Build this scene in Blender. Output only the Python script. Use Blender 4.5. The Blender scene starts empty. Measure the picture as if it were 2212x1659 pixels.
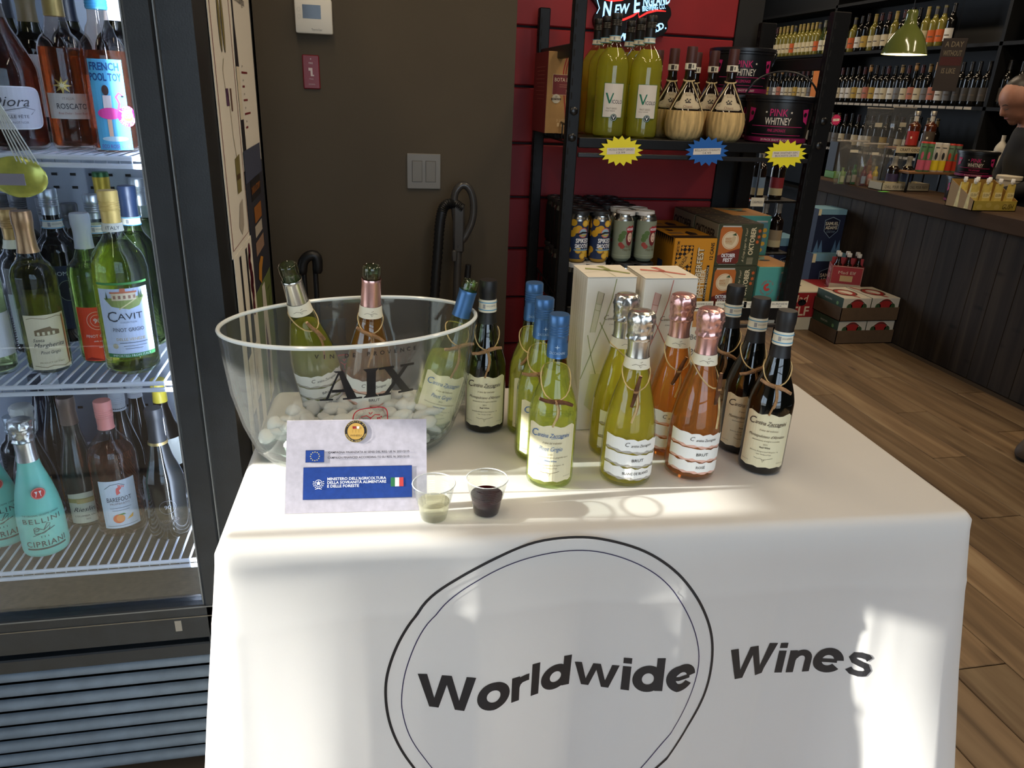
import bpy, bmesh, math, random
from mathutils import Vector, Matrix, noise, geometry
random.seed(7)
PI = math.pi
D = bpy.data
COL = bpy.context.scene.collection
SC = bpy.context.scene

# ------------------------------------------------------------------ camera, light, exposure
CAM = Vector((0, 0, 1.42))
FPX, CX, CY = 1583.0, 1106.0, 829.5
PIT, ROL, YAW = math.radians(21.69), math.radians(2.55), math.radians(12.0)
def cam_axes():
    fw = Vector((0, math.cos(PIT), -math.sin(PIT))); up = Vector((0, math.sin(PIT), math.cos(PIT))); rt = Vector((1, 0, 0))
    c, s = math.cos(ROL), math.sin(ROL)
    r2 = rt * c + up * s; u2 = up * c - rt * s
    M = Matrix.Rotation(-YAW, 3, 'Z')
    return M @ r2, M @ u2, M @ fw
RT, UP, FW = cam_axes()
cd = D.cameras.new('camera'); cam = D.objects.new('camera', cd); COL.objects.link(cam)
cd.sensor_fit = 'HORIZONTAL'; cd.sensor_width = 36; cd.lens = 36 * FPX / 2212; cd.clip_start = .02; cd.clip_end = 60
cam.matrix_world = Matrix(((RT.x, UP.x, -FW.x, CAM.x), (RT.y, UP.y, -FW.y, CAM.y), (RT.z, UP.z, -FW.z, CAM.z), (0, 0, 0, 1)))
SC.camera = cam
vs = SC.view_settings; vs.view_transform = 'Standard'; vs.look = 'None'; vs.gamma = 1; vs.use_curve_mapping = False; vs.exposure = 0.28
SC.display_settings.display_device = 'sRGB'
cy = SC.cycles
cy.max_bounces = 14; cy.transparent_max_bounces = 40; cy.transmission_bounces = 12; cy.glossy_bounces = 5; cy.diffuse_bounces = 4
cy.sample_clamp_indirect = 6; cy.caustics_reflective = False; cy.caustics_refractive = True; cy.blur_glossy = .4

W = D.worlds.new('sky'); SC.world = W; W.use_nodes = True
bg = W.node_tree.nodes['Background']; bg.inputs[0].default_value = (.70, .83, 1.0, 1); bg.inputs[1].default_value = 4.2

def lamp(name, kind, loc, energy, col=(1, 1, 1), rot=(0, 0, 0), size=None, size_y=None, **kw):
    l = D.lights.new(name, kind); l.energy = energy; l.color = col
    if kind == 'AREA':
        l.shape = 'RECTANGLE'; l.size = size; l.size_y = size_y or size
    o = D.objects.new(name, l); COL.objects.link(o); o.location = loc; o.rotation_euler = rot
    for k, v in kw.items(): setattr(l, k, v)
    return o
SUN_EL = math.radians(13.5)
sd = Vector((math.cos(SUN_EL), -.055, -math.sin(SUN_EL))).normalized()
sun = lamp('sun', 'SUN', (-4, 1, 3), 19, (1, .94, .84)); sun.data.angle = math.radians(.6)
sun.rotation_euler = sd.to_track_quat('-Z', 'Y').to_euler()
for (nm, loc, rot, sx, sy) in (('portal_front', (.55, -1.68, 1.35), (PI / 2, 0, 0), 2.1, 2.3), ('portal_left', (-2.38, .3, 1.3), (PI / 2, 0, -PI / 2), 2.9, 2.4)):
    p = lamp(nm, 'AREA', loc, 1, rot=rot, size=sx, size_y=sy); p.data.cycles.is_portal = True
for (x, y) in ((-.6, .35), (.9, .35), (-.2, 1.75), (1.3, 1.75), (2.7, 1.2), (2.9, 3.4), (3.9, 3.0), (3.7, 5.4), (3.7, 7.4)):
    lamp('ceiling_tube_light', 'AREA', (x, y, 2.86), 8.5 if y < 2.5 else 11.5, (1, .80, .56), (0, 0, PI / 2), 1.2, .12)

# ------------------------------------------------------------------ pixel -> room helpers
def ray(x, y): return RT * ((x - CX) / FPX) - UP * ((y - CY) / FPX) + FW
def atz(x, y, z): d = ray(x, y); return CAM + d * ((z - CAM.z) / d.z)
def aty(x, y, Y): d = ray(x, y); return CAM + d * ((Y - CAM.y) / d.y)
def atx(x, y, X): d = ray(x, y); return CAM + d * ((X - CAM.x) / d.x)
def proj(P):
    v = Vector(P) - CAM; w = v.dot(FW); return CX + FPX * v.dot(RT) / w, CY - FPX * v.dot(UP) / w
def xat(px, Y, z):                      # X of the point with this Y, z seen in column px
    n = RT * FPX - FW * (px - CX)
    return -(n.y * (Y - CAM.y) + n.z * (z - CAM.z)) / n.x
def zat(P, py):                         # height on the vertical through P seen in row py
    n = UP * FPX + FW * (py - CY)
    return CAM.z - (n.x * (P[0] - CAM.x) + n.y * (P[1] - CAM.y)) / n.z
def face_cam(P, d=0): return math.atan2(-P[0], P[1]) + d

# ------------------------------------------------------------------ materials
def lin(r, g, b):
    f = lambda c: (c / 255 / 12.92) if c <= 10 else ((c / 255 + .055) / 1.055) ** 2.4
    return (f(r), f(g), f(b), 1)
_M = {}
def newmat(name):
    m = D.materials.new(name); m.use_nodes = True; nt = m.node_tree
    return m, nt, nt.nodes, nt.links, nt.nodes['Principled BSDF'], nt.nodes['Material Output']
def P(col, rough=.5, metal=0, spec=.5, var=0, scale=30, bump=0, bscale=None, coat=0, stretch=None, emit=0):
    key = ('P', col, rough, metal, spec, var, scale, bump, bscale, coat, stretch, emit)
    if key in _M: return _M[key]
    m, nt, N, L, b, o = newmat('paint')
    c = lin(*col); b.inputs['Base Color'].default_value = c
    b.inputs['Roughness'].default_value = rough; b.inputs['Metallic'].default_value = metal; b.inputs['Specular IOR Level'].default_value = spec
    b.inputs['Coat Weight'].default_value = coat
    if emit:
        b.inputs['Emission Color'].default_value = c; b.inputs['Emission Strength'].default_value = emit
    if var or bump:
        tc = N.new('ShaderNodeTexCoord'); mp = N.new('ShaderNodeMapping'); L.new(tc.outputs['Object'], mp.inputs[0])
        if stretch: mp.inputs['Scale'].default_value = stretch
        nz = N.new('ShaderNodeTexNoise'); nz.inputs['Scale'].default_value = scale; nz.inputs['Detail'].default_value = 5
        L.new(mp.outputs[0], nz.inputs['Vector'])
        if var:
            r = N.new('ShaderNodeValToRGB'); L.new(nz.outputs['Fac'], r.inputs[0])
            r.color_ramp.elements[0].position = .3; r.color_ramp.elements[1].position = .7
            r.color_ramp.elements[0].color = tuple(x * (1 - var) for x in c[:3]) + (1,)
            r.color_ramp.elements[1].color = tuple(min(1, x * (1 + var)) for x in c[:3]) + (1,)
            L.new(r.outputs[0], b.inputs['Base Color'])
        if bump:
            n2 = N.new('ShaderNodeTexNoise'); n2.inputs['Scale'].default_value = bscale or scale * 3; n2.inputs['Detail'].default_value = 4
            L.new(mp.outputs[0], n2.inputs['Vector'])
            bp = N.new('ShaderNodeBump'); bp.inputs['Strength'].default_value = bump; bp.inputs['Distance'].default_value = .004
            L.new(n2.outputs['Fac'], bp.inputs['Height']); L.new(bp.outputs[0], b.inputs['Normal'])
    _M[key] = m; return m
def ink(r, g, b): return P((r, g, b), .55, 0, .3)
def shell(col, refl=1.0, rough=.03, hazy=0):                   # thin clear wall: see-through, mirror-like at glancing angles
    key = ('S', col, refl, rough, hazy)
    if key in _M: return _M[key]
    m, nt, N, L, b, o = newmat('clear_wall'); N.remove(b)
    t = N.new('ShaderNodeBsdfTransparent'); t.inputs[0].default_value = lin(*col)
    g = N.new('ShaderNodeBsdfGlossy'); g.inputs['Roughness'].default_value = rough
    lw = N.new('ShaderNodeLayerWeight'); lw.inputs[0].default_value = .5
    pw = N.new('ShaderNodeMath'); pw.operation = 'POWER'; pw.inputs[1].default_value = 4; L.new(lw.outputs['Facing'], pw.inputs[0])
    ma = N.new('ShaderNodeMath'); ma.operation = 'MULTIPLY_ADD'; ma.inputs[1].default_value = .8 * refl; ma.inputs[2].default_value = .045 * refl; L.new(pw.outputs[0], ma.inputs[0])
    mx = N.new('ShaderNodeMixShader'); L.new(ma.outputs[0], mx.inputs[0]); L.new(t.outputs[0], mx.inputs[1]); L.new(g.outputs[0], mx.inputs[2])
    out = mx
    if hazy:
        d = N.new('ShaderNodeBsdfDiffuse'); d.inputs[0].default_value = (.8, .82, .84, 1)
        m2 = N.new('ShaderNodeMixShader'); m2.inputs[0].default_value = hazy; L.new(mx.outputs[0], m2.inputs[1]); L.new(d.outputs[0], m2.inputs[2]); out = m2
    L.new(out.outputs[0], o.inputs[0]); _M[key] = m; return m
def wine(col, ior=1.34, thru=.3, glow=0):                                     # refracting liquid, part of the light goes straight through
    key = ('W', col, ior, thru, glow)
    if key in _M: return _M[key]
    m, nt, N, L, b, o = newmat('wine'); N.remove(b)
    r = N.new('ShaderNodeBsdfRefraction'); r.inputs['Color'].default_value = lin(*col); r.inputs['IOR'].default_value = ior; r.inputs['Roughness'].default_value = 0
    t = N.new('ShaderNodeBsdfTransparent'); t.inputs[0].default_value = lin(*col)
    mx = N.new('ShaderNodeMixShader'); mx.inputs[0].default_value = thru; L.new(r.outputs[0], mx.inputs[1]); L.new(t.outputs[0], mx.inputs[2])
    out = mx
    if glow:
        tr = N.new('ShaderNodeBsdfTranslucent'); tr.inputs[0].default_value = lin(*col)
        df = N.new('ShaderNodeBsdfDiffuse'); df.inputs[0].default_value = lin(*col); m3 = N.new('ShaderNodeMixShader'); m3.inputs[0].default_value = .45; L.new(tr.outputs[0], m3.inputs[1]); L.new(df.outputs[0], m3.inputs[2])
        m2 = N.new('ShaderNodeMixShader'); m2.inputs[0].default_value = glow; L.new(mx.outputs[0], m2.inputs[1]); L.new(m3.outputs[0], m2.inputs[2]); out = m2
    L.new(out.outputs[0], o.inputs[0]); _M[key] = m; return m
def cloth_mat():
    m, nt, N, L, b, o = newmat('white_cloth')
    b.inputs['Base Color'].default_value = (.80, .79, .78, 1); b.inputs['Roughness'].default_value = .75; b.inputs['Specular IOR Level'].default_value = .2
    t = N.new('ShaderNodeBsdfTranslucent'); t.inputs[0].default_value = (.92, .91, .90, 1)
    tc = N.new('ShaderNodeTexCoord'); n2 = N.new('ShaderNodeTexNoise'); n2.inputs['Scale'].default_value = 900; n2.inputs['Detail'].default_value = 2
    L.new(tc.outputs['Object'], n2.inputs['Vector'])
    bp = N.new('ShaderNodeBump'); bp.inputs['Strength'].default_value = .12; bp.inputs['Distance'].default_value = .001; L.new(n2.outputs['Fac'], bp.inputs['Height']); L.new(bp.outputs[0], b.inputs['Normal'])
    mx = N.new('ShaderNodeMixShader'); mx.inputs[0].default_value = .50; L.new(b.outputs[0], mx.inputs[1]); L.new(t.outputs[0], mx.inputs[2]); L.new(mx.outputs[0], o.inputs[0])
    return m
def wood_mat(name, c1, c2, c3, scale=(14, 1.1, 14), rnd=.35, rough=.45, bump=.15):
    m, nt, N, L, b, o = newmat(name)
    tc = N.new('ShaderNodeTexCoord'); oi = N.new('ShaderNodeObjectInfo')
    ad = N.new('ShaderNodeVectorMath'); ad.operation = 'ADD'; mu = N.new('ShaderNodeVectorMath'); mu.operation = 'SCALE'; mu.inputs['Scale'].default_value = 37
    cx = N.new('ShaderNodeCombineXYZ')
    for i in range(3): L.new(oi.outputs['Random'], cx.inputs[i])
    L.new(cx.outputs[0], mu.inputs[0]); L.new(tc.outputs['Object'], ad.inputs[0]); L.new(mu.outputs[0], ad.inputs[1])
    mp = N.new('ShaderNodeMapping'); mp.inputs['Scale'].default_value = scale; L.new(ad.outputs[0], mp.inputs[0])
    n1 = N.new('ShaderNodeTexNoise'); n1.inputs['Scale'].default_value = 1; n1.inputs['Detail'].default_value = 7; n1.inputs['Distortion'].default_value = .7; L.new(mp.outputs[0], n1.inputs['Vector'])
    r = N.new('ShaderNodeValToRGB'); L.new(n1.outputs['Fac'], r.inputs[0]); e = r.color_ramp.elements
    e[0].position = .28; e[0].color = lin(*c1); e[1].position = .72; e[1].color = lin(*c3); k = e.new(.5); k.color = lin(*c2)
    hs = N.new('ShaderNodeHueSaturation'); L.new(r.outputs[0], hs.inputs['Color'])
    ml = N.new('ShaderNodeMath'); ml.operation = 'MULTIPLY_ADD'; ml.inputs[1].default_value = rnd * 2; ml.inputs[2].default_value = 1 - rnd; L.new(oi.outputs['Random'], ml.inputs[0]); L.new(ml.outputs[0], hs.inputs['Value'])
    # knots
    m2 = N.new('ShaderNodeMapping'); m2.inputs['Scale'].default_value = (9, 3.2, 9); L.new(ad.outputs[0], m2.inputs[0])
    vo = N.new('ShaderNodeTexVoronoi'); vo.inputs['Scale'].default_value = 1; L.new(m2.outputs[0], vo.inputs['Vector'])
    rr = N.new('ShaderNodeValToRGB'); L.new(vo.outputs['Distance'], rr.inputs[0]); rr.color_ramp.elements[0].color = (.28, .22, .18, 1); rr.color_ramp.elements[1].position = .16; rr.color_ramp.elements[1].color = (1, 1, 1, 1); rr.color_ramp.elements[0].position = .04
    mm = N.new('ShaderNodeMixRGB'); mm.blend_type = 'MULTIPLY'; mm.inputs[0].default_value = .8; L.new(hs.outputs[0], mm.inputs[1]); L.new(rr.outputs[0], mm.inputs[2])
    L.new(mm.outputs[0], b.inputs['Base Color']); b.inputs['Roughness'].default_value = rough; b.inputs['Specular IOR Level'].default_value = .3
    bp = N.new('ShaderNodeBump'); bp.inputs['Strength'].default_value = bump; bp.inputs['Distance'].default_value = .003; L.new(n1.outputs['Fac'], bp.inputs['Height']); L.new(bp.outputs[0], b.inputs['Normal'])
    return m
BLACK = P((15, 15, 16), .42, 0, .25); BLACKM = P((14, 14, 15), .3, .0, .5, bump=.1, bscale=200)
WHITE = P((235, 233, 228), .5); PAPER = P((232, 226, 205), .7, 0, .2); CREAM = P((226, 216, 180), .7, 0, .2)
K = (22, 22, 24)

# ------------------------------------------------------------------ mesh builder
class MB:
    def __init__(s, o=None): s.v = []; s.f = []; s.m = []; s.mats = []; s.o = o
    def mi(s, mat):
        if mat not in s.mats: s.mats.append(mat)
        return s.mats.index(mat)
    def add(s, vs, fs, mat, M=None):
        b = len(s.v); k = s.mi(mat)
        s.v += [tuple(M @ Vector(p)) if M else tuple(p) for p in vs]
        s.f += [[i + b for i in f] for f in fs]; s.m += [k] * len(fs); return s
    def box(s, x0, x1, y0, y1, z0, z1, mat, M=None):
        v = [(x, y, z) for x in (x0, x1) for y in (y0, y1) for z in (z0, z1)]
        return s.add(v, [(0, 1, 3, 2), (4, 6, 7, 5), (0, 4, 5, 1), (2, 3, 7, 6), (0, 2, 6, 4), (1, 5, 7, 3)], mat, M)
    def rbox(s, x0, x1, y0, y1, z0, z1, mat, b=.004, M=None, seg=1):
        bm = bmesh.new(); bmesh.ops.create_cube(bm, size=1)
        for v in bm.verts: v.co = Vector(((x0 + x1) / 2 + v.co.x * (x1 - x0), (y0 + y1) / 2 + v.co.y * (y1 - y0), (z0 + z1) / 2 + v.co.z * (z1 - z0)))
        bmesh.ops.bevel(bm, geom=bm.edges[:], offset=b, segments=seg, affect='EDGES', profile=.5)
        s.bm(bm, mat, M); return s
    def bm(s, bm, mat, M=None):
        bm.verts.index_update(); s.add([v.co.copy() for v in bm.verts], [[v.index for v in f.verts] for f in bm.faces], mat, M); bm.free(); return s
    def lathe(s, pr, n, mat, M=None, rad=None, sx=1, sy=1):
        vs = []; fs = []; rows = []
        for j, (r, z) in enumerate(pr):
            if r < 1e-6: vs.append((0, 0, z)); rows.append([len(vs) - 1])
            else:
                row = []
                for i in range(n):
                    a = 2 * PI * i / n; rr = r + (rad(a, z, j) if rad else 0)
                    vs.append((rr * math.cos(a) * sx, rr * math.sin(a) * sy, z)); row.append(len(vs) - 1)
                rows.append(row)
        for A, B in zip(rows, rows[1:]):
            for i in range(n):
                a0, a1 = A[i % len(A)], A[(i + 1) % len(A)]; b0, b1 = B[i % len(B)], B[(i + 1) % len(B)]
                f = [a0, a1, b1, b0]; f = [x for k, x in enumerate(f) if x not in f[:k]]
                if len(f) > 2: fs.append(f)
        return s.add(vs, fs, mat, M)
    def tube(s, pts, r, n, mat, closed=False, M=None, flat=1):
        pts = [Vector(p) for p in pts]; L = len(pts); vs = []; fs = []; up = Vector((.13, .31, .94))
        for i, p in enumerate(pts):
            a = pts[(i - 1) % L] if closed or i else p; b = pts[(i + 1) % L] if closed or i < L - 1 else p
            t = (b - a).normalized(); u = t.cross(up)
            if u.length < 1e-3: u = t.cross(Vector((1, 0, 0)))
            u.normalize(); w = t.cross(u); up = w if False else up
            rr = r[i] if isinstance(r, (list, tuple)) else r
            for k in range(n):
                q = 2 * PI * k / n; vs.append(p + u * (math.cos(q) * rr) + w * (math.sin(q) * rr * flat))
        for i in range(L if closed else L - 1):
            for k in range(n):
                i2 = (i + 1) % L; fs.append((i * n + k, i * n + (k + 1) % n, i2 * n + (k + 1) % n, i2 * n + k))
        if not closed: fs += [tuple(range(n))[::-1], tuple((L - 1) * n + k for k in range(n))]
        return s.add(vs, fs, mat, M)
    def prism(s, poly, h, mat, M=None):
        n = len(poly); vs = [(x, y, 0) for x, y in poly] + [(x, y, h) for x, y in poly]
        tri = geometry.tessellate_polygon([[Vector((x, y, 0)) for x, y in poly]])
        fs = [tuple(t) for t in tri] + [tuple(i + n for i in t)[::-1] for t in tri] + [(i, (i + 1) % n, (i + 1) % n + n, i + n) for i in range(n)]
        s.add(vs, fs, mat, M); return s
    def mesh(s, name, smooth=False, ang=38, fix=True):
        me = D.meshes.new(name); me.from_pydata(s.v if s.o is None else [(x - s.o[0], y - s.o[1], z - s.o[2]) for x, y, z in s.v], [], s.f)
        for m in s.mats: me.materials.append(m)
        me.polygons.foreach_set('material_index', s.m)
        if fix:
            b = bmesh.new(); b.from_mesh(me); bmesh.ops.recalc_face_normals(b, faces=b.faces[:]); b.to_mesh(me); b.free()
        if smooth:
            me.polygons.foreach_set('use_smooth', [True] * len(me.polygons)); me.set_sharp_from_angle(angle=math.radians(ang))
        me.update(); return me
    def build(s, name, parent=None, smooth=False, ang=38, kind=None, loc=None, rot=None, fix=True):
        o = D.objects.new(name, s.mesh(name, smooth, ang, fix)); COL.objects.link(o)
        if parent: o.parent = parent
        if kind: o['kind'] = kind
        if loc is not None: o.location = loc
        if rot is not None: o.rotation_euler = rot
        return o
def tag(o, label, cat, group=None):
    o['label'] = label; o['category'] = cat
    if group: o['group'] = group
    return o
def thing(name, label, cat, loc=(0, 0, 0), rz=0, group=None, rot=None):
    o = D.objects.new(name, None); COL.objects.link(o); o.location = loc; o.rotation_euler = rot or (0, 0, rz); o.empty_display_size = .05
    return tag(o, label, cat, group)
def dup(r, loc, rz=0, label=None, group=None, rot=None):
    def cp(o, par):
        c = o.copy(); COL.objects.link(c); c.parent = par
        for ch in o.children: cp(ch, c)
        return c
    n = cp(r, None); n.location = loc; n.rotation_euler = rot or (0, 0, rz)
    if label: n['label'] = label
    if group: n['group'] = group
    return n
def struct(mb, name, **kw): return mb.build(name, kind='structure', **kw)

# ------------------------------------------------------------------ flat print (labels, lettering, emblems)
_T = {}
def text_mesh(s, bold=0.0, shear=0.0, sp=1.0):
    k = (s, bold, shear, sp)
    if k in _T: return _T[k]
    cu = D.curves.new('lettering', 'FONT'); cu.body = s; cu.size = 1; cu.resolution_u = 2; cu.offset = bold; cu.shear = shear; cu.space_character = sp
    ob = D.objects.new('lettering', cu); me = D.meshes.new_from_object(ob)
    vs = [(v.co.x, v.co.y) for v in me.vertices]; fs = [tuple(p.vertices) for p in me.polygons]
    D.objects.remove(ob); D.meshes.remove(me); D.curves.remove(cu)
    _T[k] = (vs, fs); return _T[k]
CAP = max(y for x, y in text_mesh('H')[0])
class Art:
    def __init__(s): s.p = []
    def raw(s, vs, fs, mat, lay): s.p.append((vs, fs, mat, lay)); return s
    def poly(s, pts, mat, lay=1):
        t = geometry.tessellate_polygon([[Vector((x, y, 0)) for x, y in pts]]); return s.raw(list(pts), [tuple(i) for i in t], mat, lay)
    def rect(s, u0, v0, u1, v1, mat, lay=1): return s.raw([(u0, v0), (u1, v0), (u1, v1), (u0, v1)], [(0, 1, 2, 3)], mat, lay)
    def ell(s, cx, cy, rx, ry, mat, lay=1, n=28): return s.raw([(cx + rx * math.cos(2 * PI * i / n), cy + ry * math.sin(2 * PI * i / n)) for i in range(n)], [tuple(range(n))], mat, lay)
    def ring(s, cx, cy, rx, ry, w, mat, lay=2, n=32):
        v = [(cx + rx * math.cos(2 * PI * i / n), cy + ry * math.sin(2 * PI * i / n)) for i in range(n)] + [(cx + (rx - w) * math.cos(2 * PI * i / n), cy + (ry - w) * math.sin(2 * PI * i / n)) for i in range(n)]
        return s.raw(v, [(i, (i + 1) % n, (i + 1) % n + n, i + n) for i in range(n)], mat, lay)
    def line(s, pts, w, mat, lay=2, closed=False):
        n = len(pts); L = []; R = []
        for i in range(n):
            a = Vector(pts[(i - 1) % n] if closed or i else pts[i]); b = Vector(pts[(i + 1) % n] if closed or i < n - 1 else pts[i])
            t = b - a; t = t.normalized() if t.length > 1e-9 else Vector((1, 0)); ww = w[i] if isinstance(w, (list, tuple)) else w
            L.append((pts[i][0] - t.y * ww / 2, pts[i][1] + t.x * ww / 2)); R.append((pts[i][0] + t.y * ww / 2, pts[i][1] - t.x * ww / 2))
        m = n if closed else n - 1
        return s.raw(L + R, [(i, (i + 1) % n, (i + 1) % n + n, i + n) for i in range(m)], mat, lay)
    def frame(s, u0, v0, u1, v1, w, mat, lay=2): return s.line([(u0, v0), (u1, v0), (u1, v1), (u0, v1)], w, mat, lay, True)
    def star(s, cx, cy, r, mat, lay=2, n=5, k=.45, a0=PI / 2):
        return s.poly([(cx + (r if i % 2 == 0 else r * k) * math.cos(a0 + PI * i / n), cy + (r if i % 2 == 0 else r * k) * math.sin(a0 + PI * i / n)) for i in range(2 * n)], mat, lay)
    def text(s, t, cx, cy, h, mat, lay=3, bold=0.0, shear=0.0, w=None, align='C', rot=0, sp=1.0, curve=0):
        vs, fs = text_mesh(t, bold, shear, sp)
        if not vs: return s
        x0 = min(v[0] for v in vs); x1 = max(v[0] for v in vs); ky = h / CAP; kx = ky if w is None else w / (x1 - x0)
        ox = {'C': (x0 + x1) / 2, 'L': x0, 'R': x1}[align]; c, sn = math.cos(rot), math.sin(rot); out = []
        for x, y in vs:
            a = (x - ox) * kx; b = y * ky - h / 2 + curve * ((x - ox) * kx) ** 2
            out.append((cx + a * c - b * sn, cy + a * sn + b * c))
        return s.raw(out, fs, mat, lay)
    def circtext(s, t, cx, cy, r, h, mat, a0, da, lay=3, flip=False, bold=0):
        n = len(t)
        for i, ch in enumerate(t):
            if ch == ' ': continue
            a = a0 + da * i / max(1, n - 1)
            s.text(ch, cx + r * math.cos(a), cy + r * math.sin(a), h, mat, lay, bold=bold, rot=a + (PI / 2 if flip else -PI / 2))
        return s
    def emit(s, mb, mapf, du=None, off=.00035):
        for vs, fs, mat, lay in s.p:
            us = [v[0] for v in vs]
            if du and max(us) - min(us) > du * 1.05:
                bm = bmesh.new(); bv = [bm.verts.new((x, y, 0)) for x, y in vs]
                for f in fs:
                    try: bm.faces.new([bv[i] for i in f])
                    except ValueError: pass
                k0 = math.ceil(min(us) / du); k1 = math.floor(max(us) / du)
                for k in range(k0, k1 + 1):
                    bmesh.ops.bisect_plane(bm, geom=bm.verts[:] + bm.edges[:] + bm.faces[:], plane_co=(k * du, 0, 0), plane_no=(1, 0, 0), dist=1e-7)
                bm.verts.index_update(); vs = [(v.co.x, v.co.y) for v in bm.verts]; fs = [[v.index for v in f.verts] for f in bm.faces]; bm.free()
            mb.add([mapf(x, y, off * lay) for x, y in vs], fs, mat)
        return mb
def on_cyl(R): return lambda u, v, h: ((R + h) * math.sin(u / R), -(R + h) * math.cos(u / R), v)
def on_y(x0, y, z0): return lambda u, v, h: (x0 + u, y - h, z0 + v)            # faces -Y
def on_xneg(x, y0, z0): return lambda u, v, h: (x - h, y0 - u, z0 + v)        # faces -X, u runs towards -Y
def on_xpos(x, y0, z0): return lambda u, v, h: (x + h, y0 + u, z0 + v)        # faces +X, u runs towards +Y
def on_top(x0, y0, z): return lambda u, v, h: (x0 + u, y0 + v, z + h)
def decal(name, parent, art, mapf, du=None, label=None, o=None):
    mb = MB(o); art.emit(mb, mapf, du); o = mb.build(name, parent, fix=False)
    if label: o['label'] = label
    return o

# ================================================================== the room
floor = struct(MB().box(-2.4, 4.75, -1.7, 9.5, -.06, -.004, P((60, 48, 36), .7)), 'floor')
WOOD = wood_mat('floor_wood', (96, 76, 54), (128, 103, 75), (154, 130, 98), (16, 1.3, 16), .3)
pl = MB().rbox(-.088, .088, -.6, .6, -.004, 0, WOOD, .0025).mesh('plank')
for i in range(20):
    x = -.15 + i * .178; y = -1.6 + (i * .47) % 1.2
    while y < 7.6:
        o = D.objects.new('plank', pl); COL.objects.link(o); o.parent = floor; o.location = (x, y, 0); y += 1.203
ceil_m = P((34, 32, 30), .9); dark_wall = P((26, 25, 25), .8)
struct(MB().box(-2.4, 4.75, -1.7, 9.5, 2.95, 3.0, ceil_m), 'ceiling')
brown = P((76, 67, 53), .75, 0, .3, var=.05, scale=3, bump=.08, bscale=350)
struct(MB().box(-1.45, .515, 2.60, 2.93, 0, 2.95, brown), 'wall_back')
RED = P((142, 26, 31), .55, 0, .4, var=.12, scale=6, bump=.05, bscale=200)
wr = struct(MB().box(.515, 1.37, 2.79, 2.93, 0, 2.95, P((30, 6, 8), .7)), 'wall_red')
z = .083
while z < 2.9:
    MB().rbox(.517, 1.368, 2.772, 2.80, z + .004, min(z + .19, 2.94), RED, .004).build('panel', wr); z += .194
struct(MB().box(1.37, 1.47, 2.77, 2.95, 0, 2.95, dark_wall), 'trim_1')
struct(MB().box(4.75, 4.85, -1.7, 9.5, 0, 2.95, dark_wall), 'wall_right')
struct(MB().box(1.47, 4.75, 9.5, 9.6, 0, 2.95, dark_wall), 'wall_far')
pale = P((120, 114, 104), .8)
struct(MB().box(-2.5, -2.4, -1.7, 1.75, 0, .2, pale).box(-2.5, -2.4, -1.7, 1.75, 2.5, 2.95, pale).box(-2.5, -2.4, 1.75, 9.5, 0, 2.95, pale).box(-2.5, -2.4, 1.10, 1.75, 1.54, 2.5, pale).box(-2.5, -2.4, -1.7, -1.2, .2, 2.5, pale), 'wall_left')  # unseen wall; the low piece over one pane is shaped to trim sunlight
struct(MB().box(-2.4, -.5, -1.8, -1.7, 0, 2.95, dark_wall).box(1.6, 4.75, -1.8, -1.7, 0, 2.95, dark_wall).box(-.5, 1.6, -1.8, -1.7, 0, .2, dark_wall).box(-.5, 1.6, -1.8, -1.7, 2.5, 2.95, dark_wall), 'wall_front')
alu = P((40, 40, 42), .4, .6)
w1 = struct(MB().box(-2.47, -2.42, 1.10, 1.112, .2, 2.5, alu).box(-2.47, -2.42, -1.2, 1.75, .2, .25, alu).box(-2.47, -2.42, -1.2, 1.75, 2.46, 2.5, alu).box(-2.47, -2.42, -.1, -.06, .2, 2.5, alu), 'window_1')
MB().box(-2.455, -2.45, -1.2, 1.75, .2, 2.5, shell((250, 252, 252), .6)).build('pane', w1)
w2 = struct(MB().box(-.5, 1.6, -1.77, -1.73, .2, .26, alu).box(-.5, 1.6, -1.77, -1.73, 2.44, 2.5, alu).box(.5, .56, -1.77, -1.73, .2, 2.5, alu).box(-.5, 1.6, -1.77, -1.73, 1.1, 1.15, alu), 'window_2')
MB().box(-.5, 1.6, -1.755, -1.75, .2, 2.5, shell((250, 252, 252), .6)).build('pane', w2)
tag(MB().box(-2.41, -2.4, -1.2, 1.10, 1.40, 2.5, P((190, 186, 176), .8)).build('roller_blind'), 'pale unseen panel added at the side shop window to cut off sun', 'blind')  # unseen panel added to keep direct sun off the table's front right
struct(MB().box(-30, 30, -30, -1.81, -.1, -.05, P((150, 146, 138), .9)).box(-30, -2.51, -1.81, 30, -.1, -.05, P((150, 146, 138), .9)), 'ground')
mat_m = P((150, 140, 120), .9, 0, .1, var=.35, scale=60, bump=.6, bscale=160, stretch=(1, 2.5, 1))
tag(MB().rbox(-1.75, -.42, .15, 1.08, .0, .012, mat_m, .004).build('doormat'), 'beige woven mat lying on the floor before the drinks cooler', 'mat')

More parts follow.
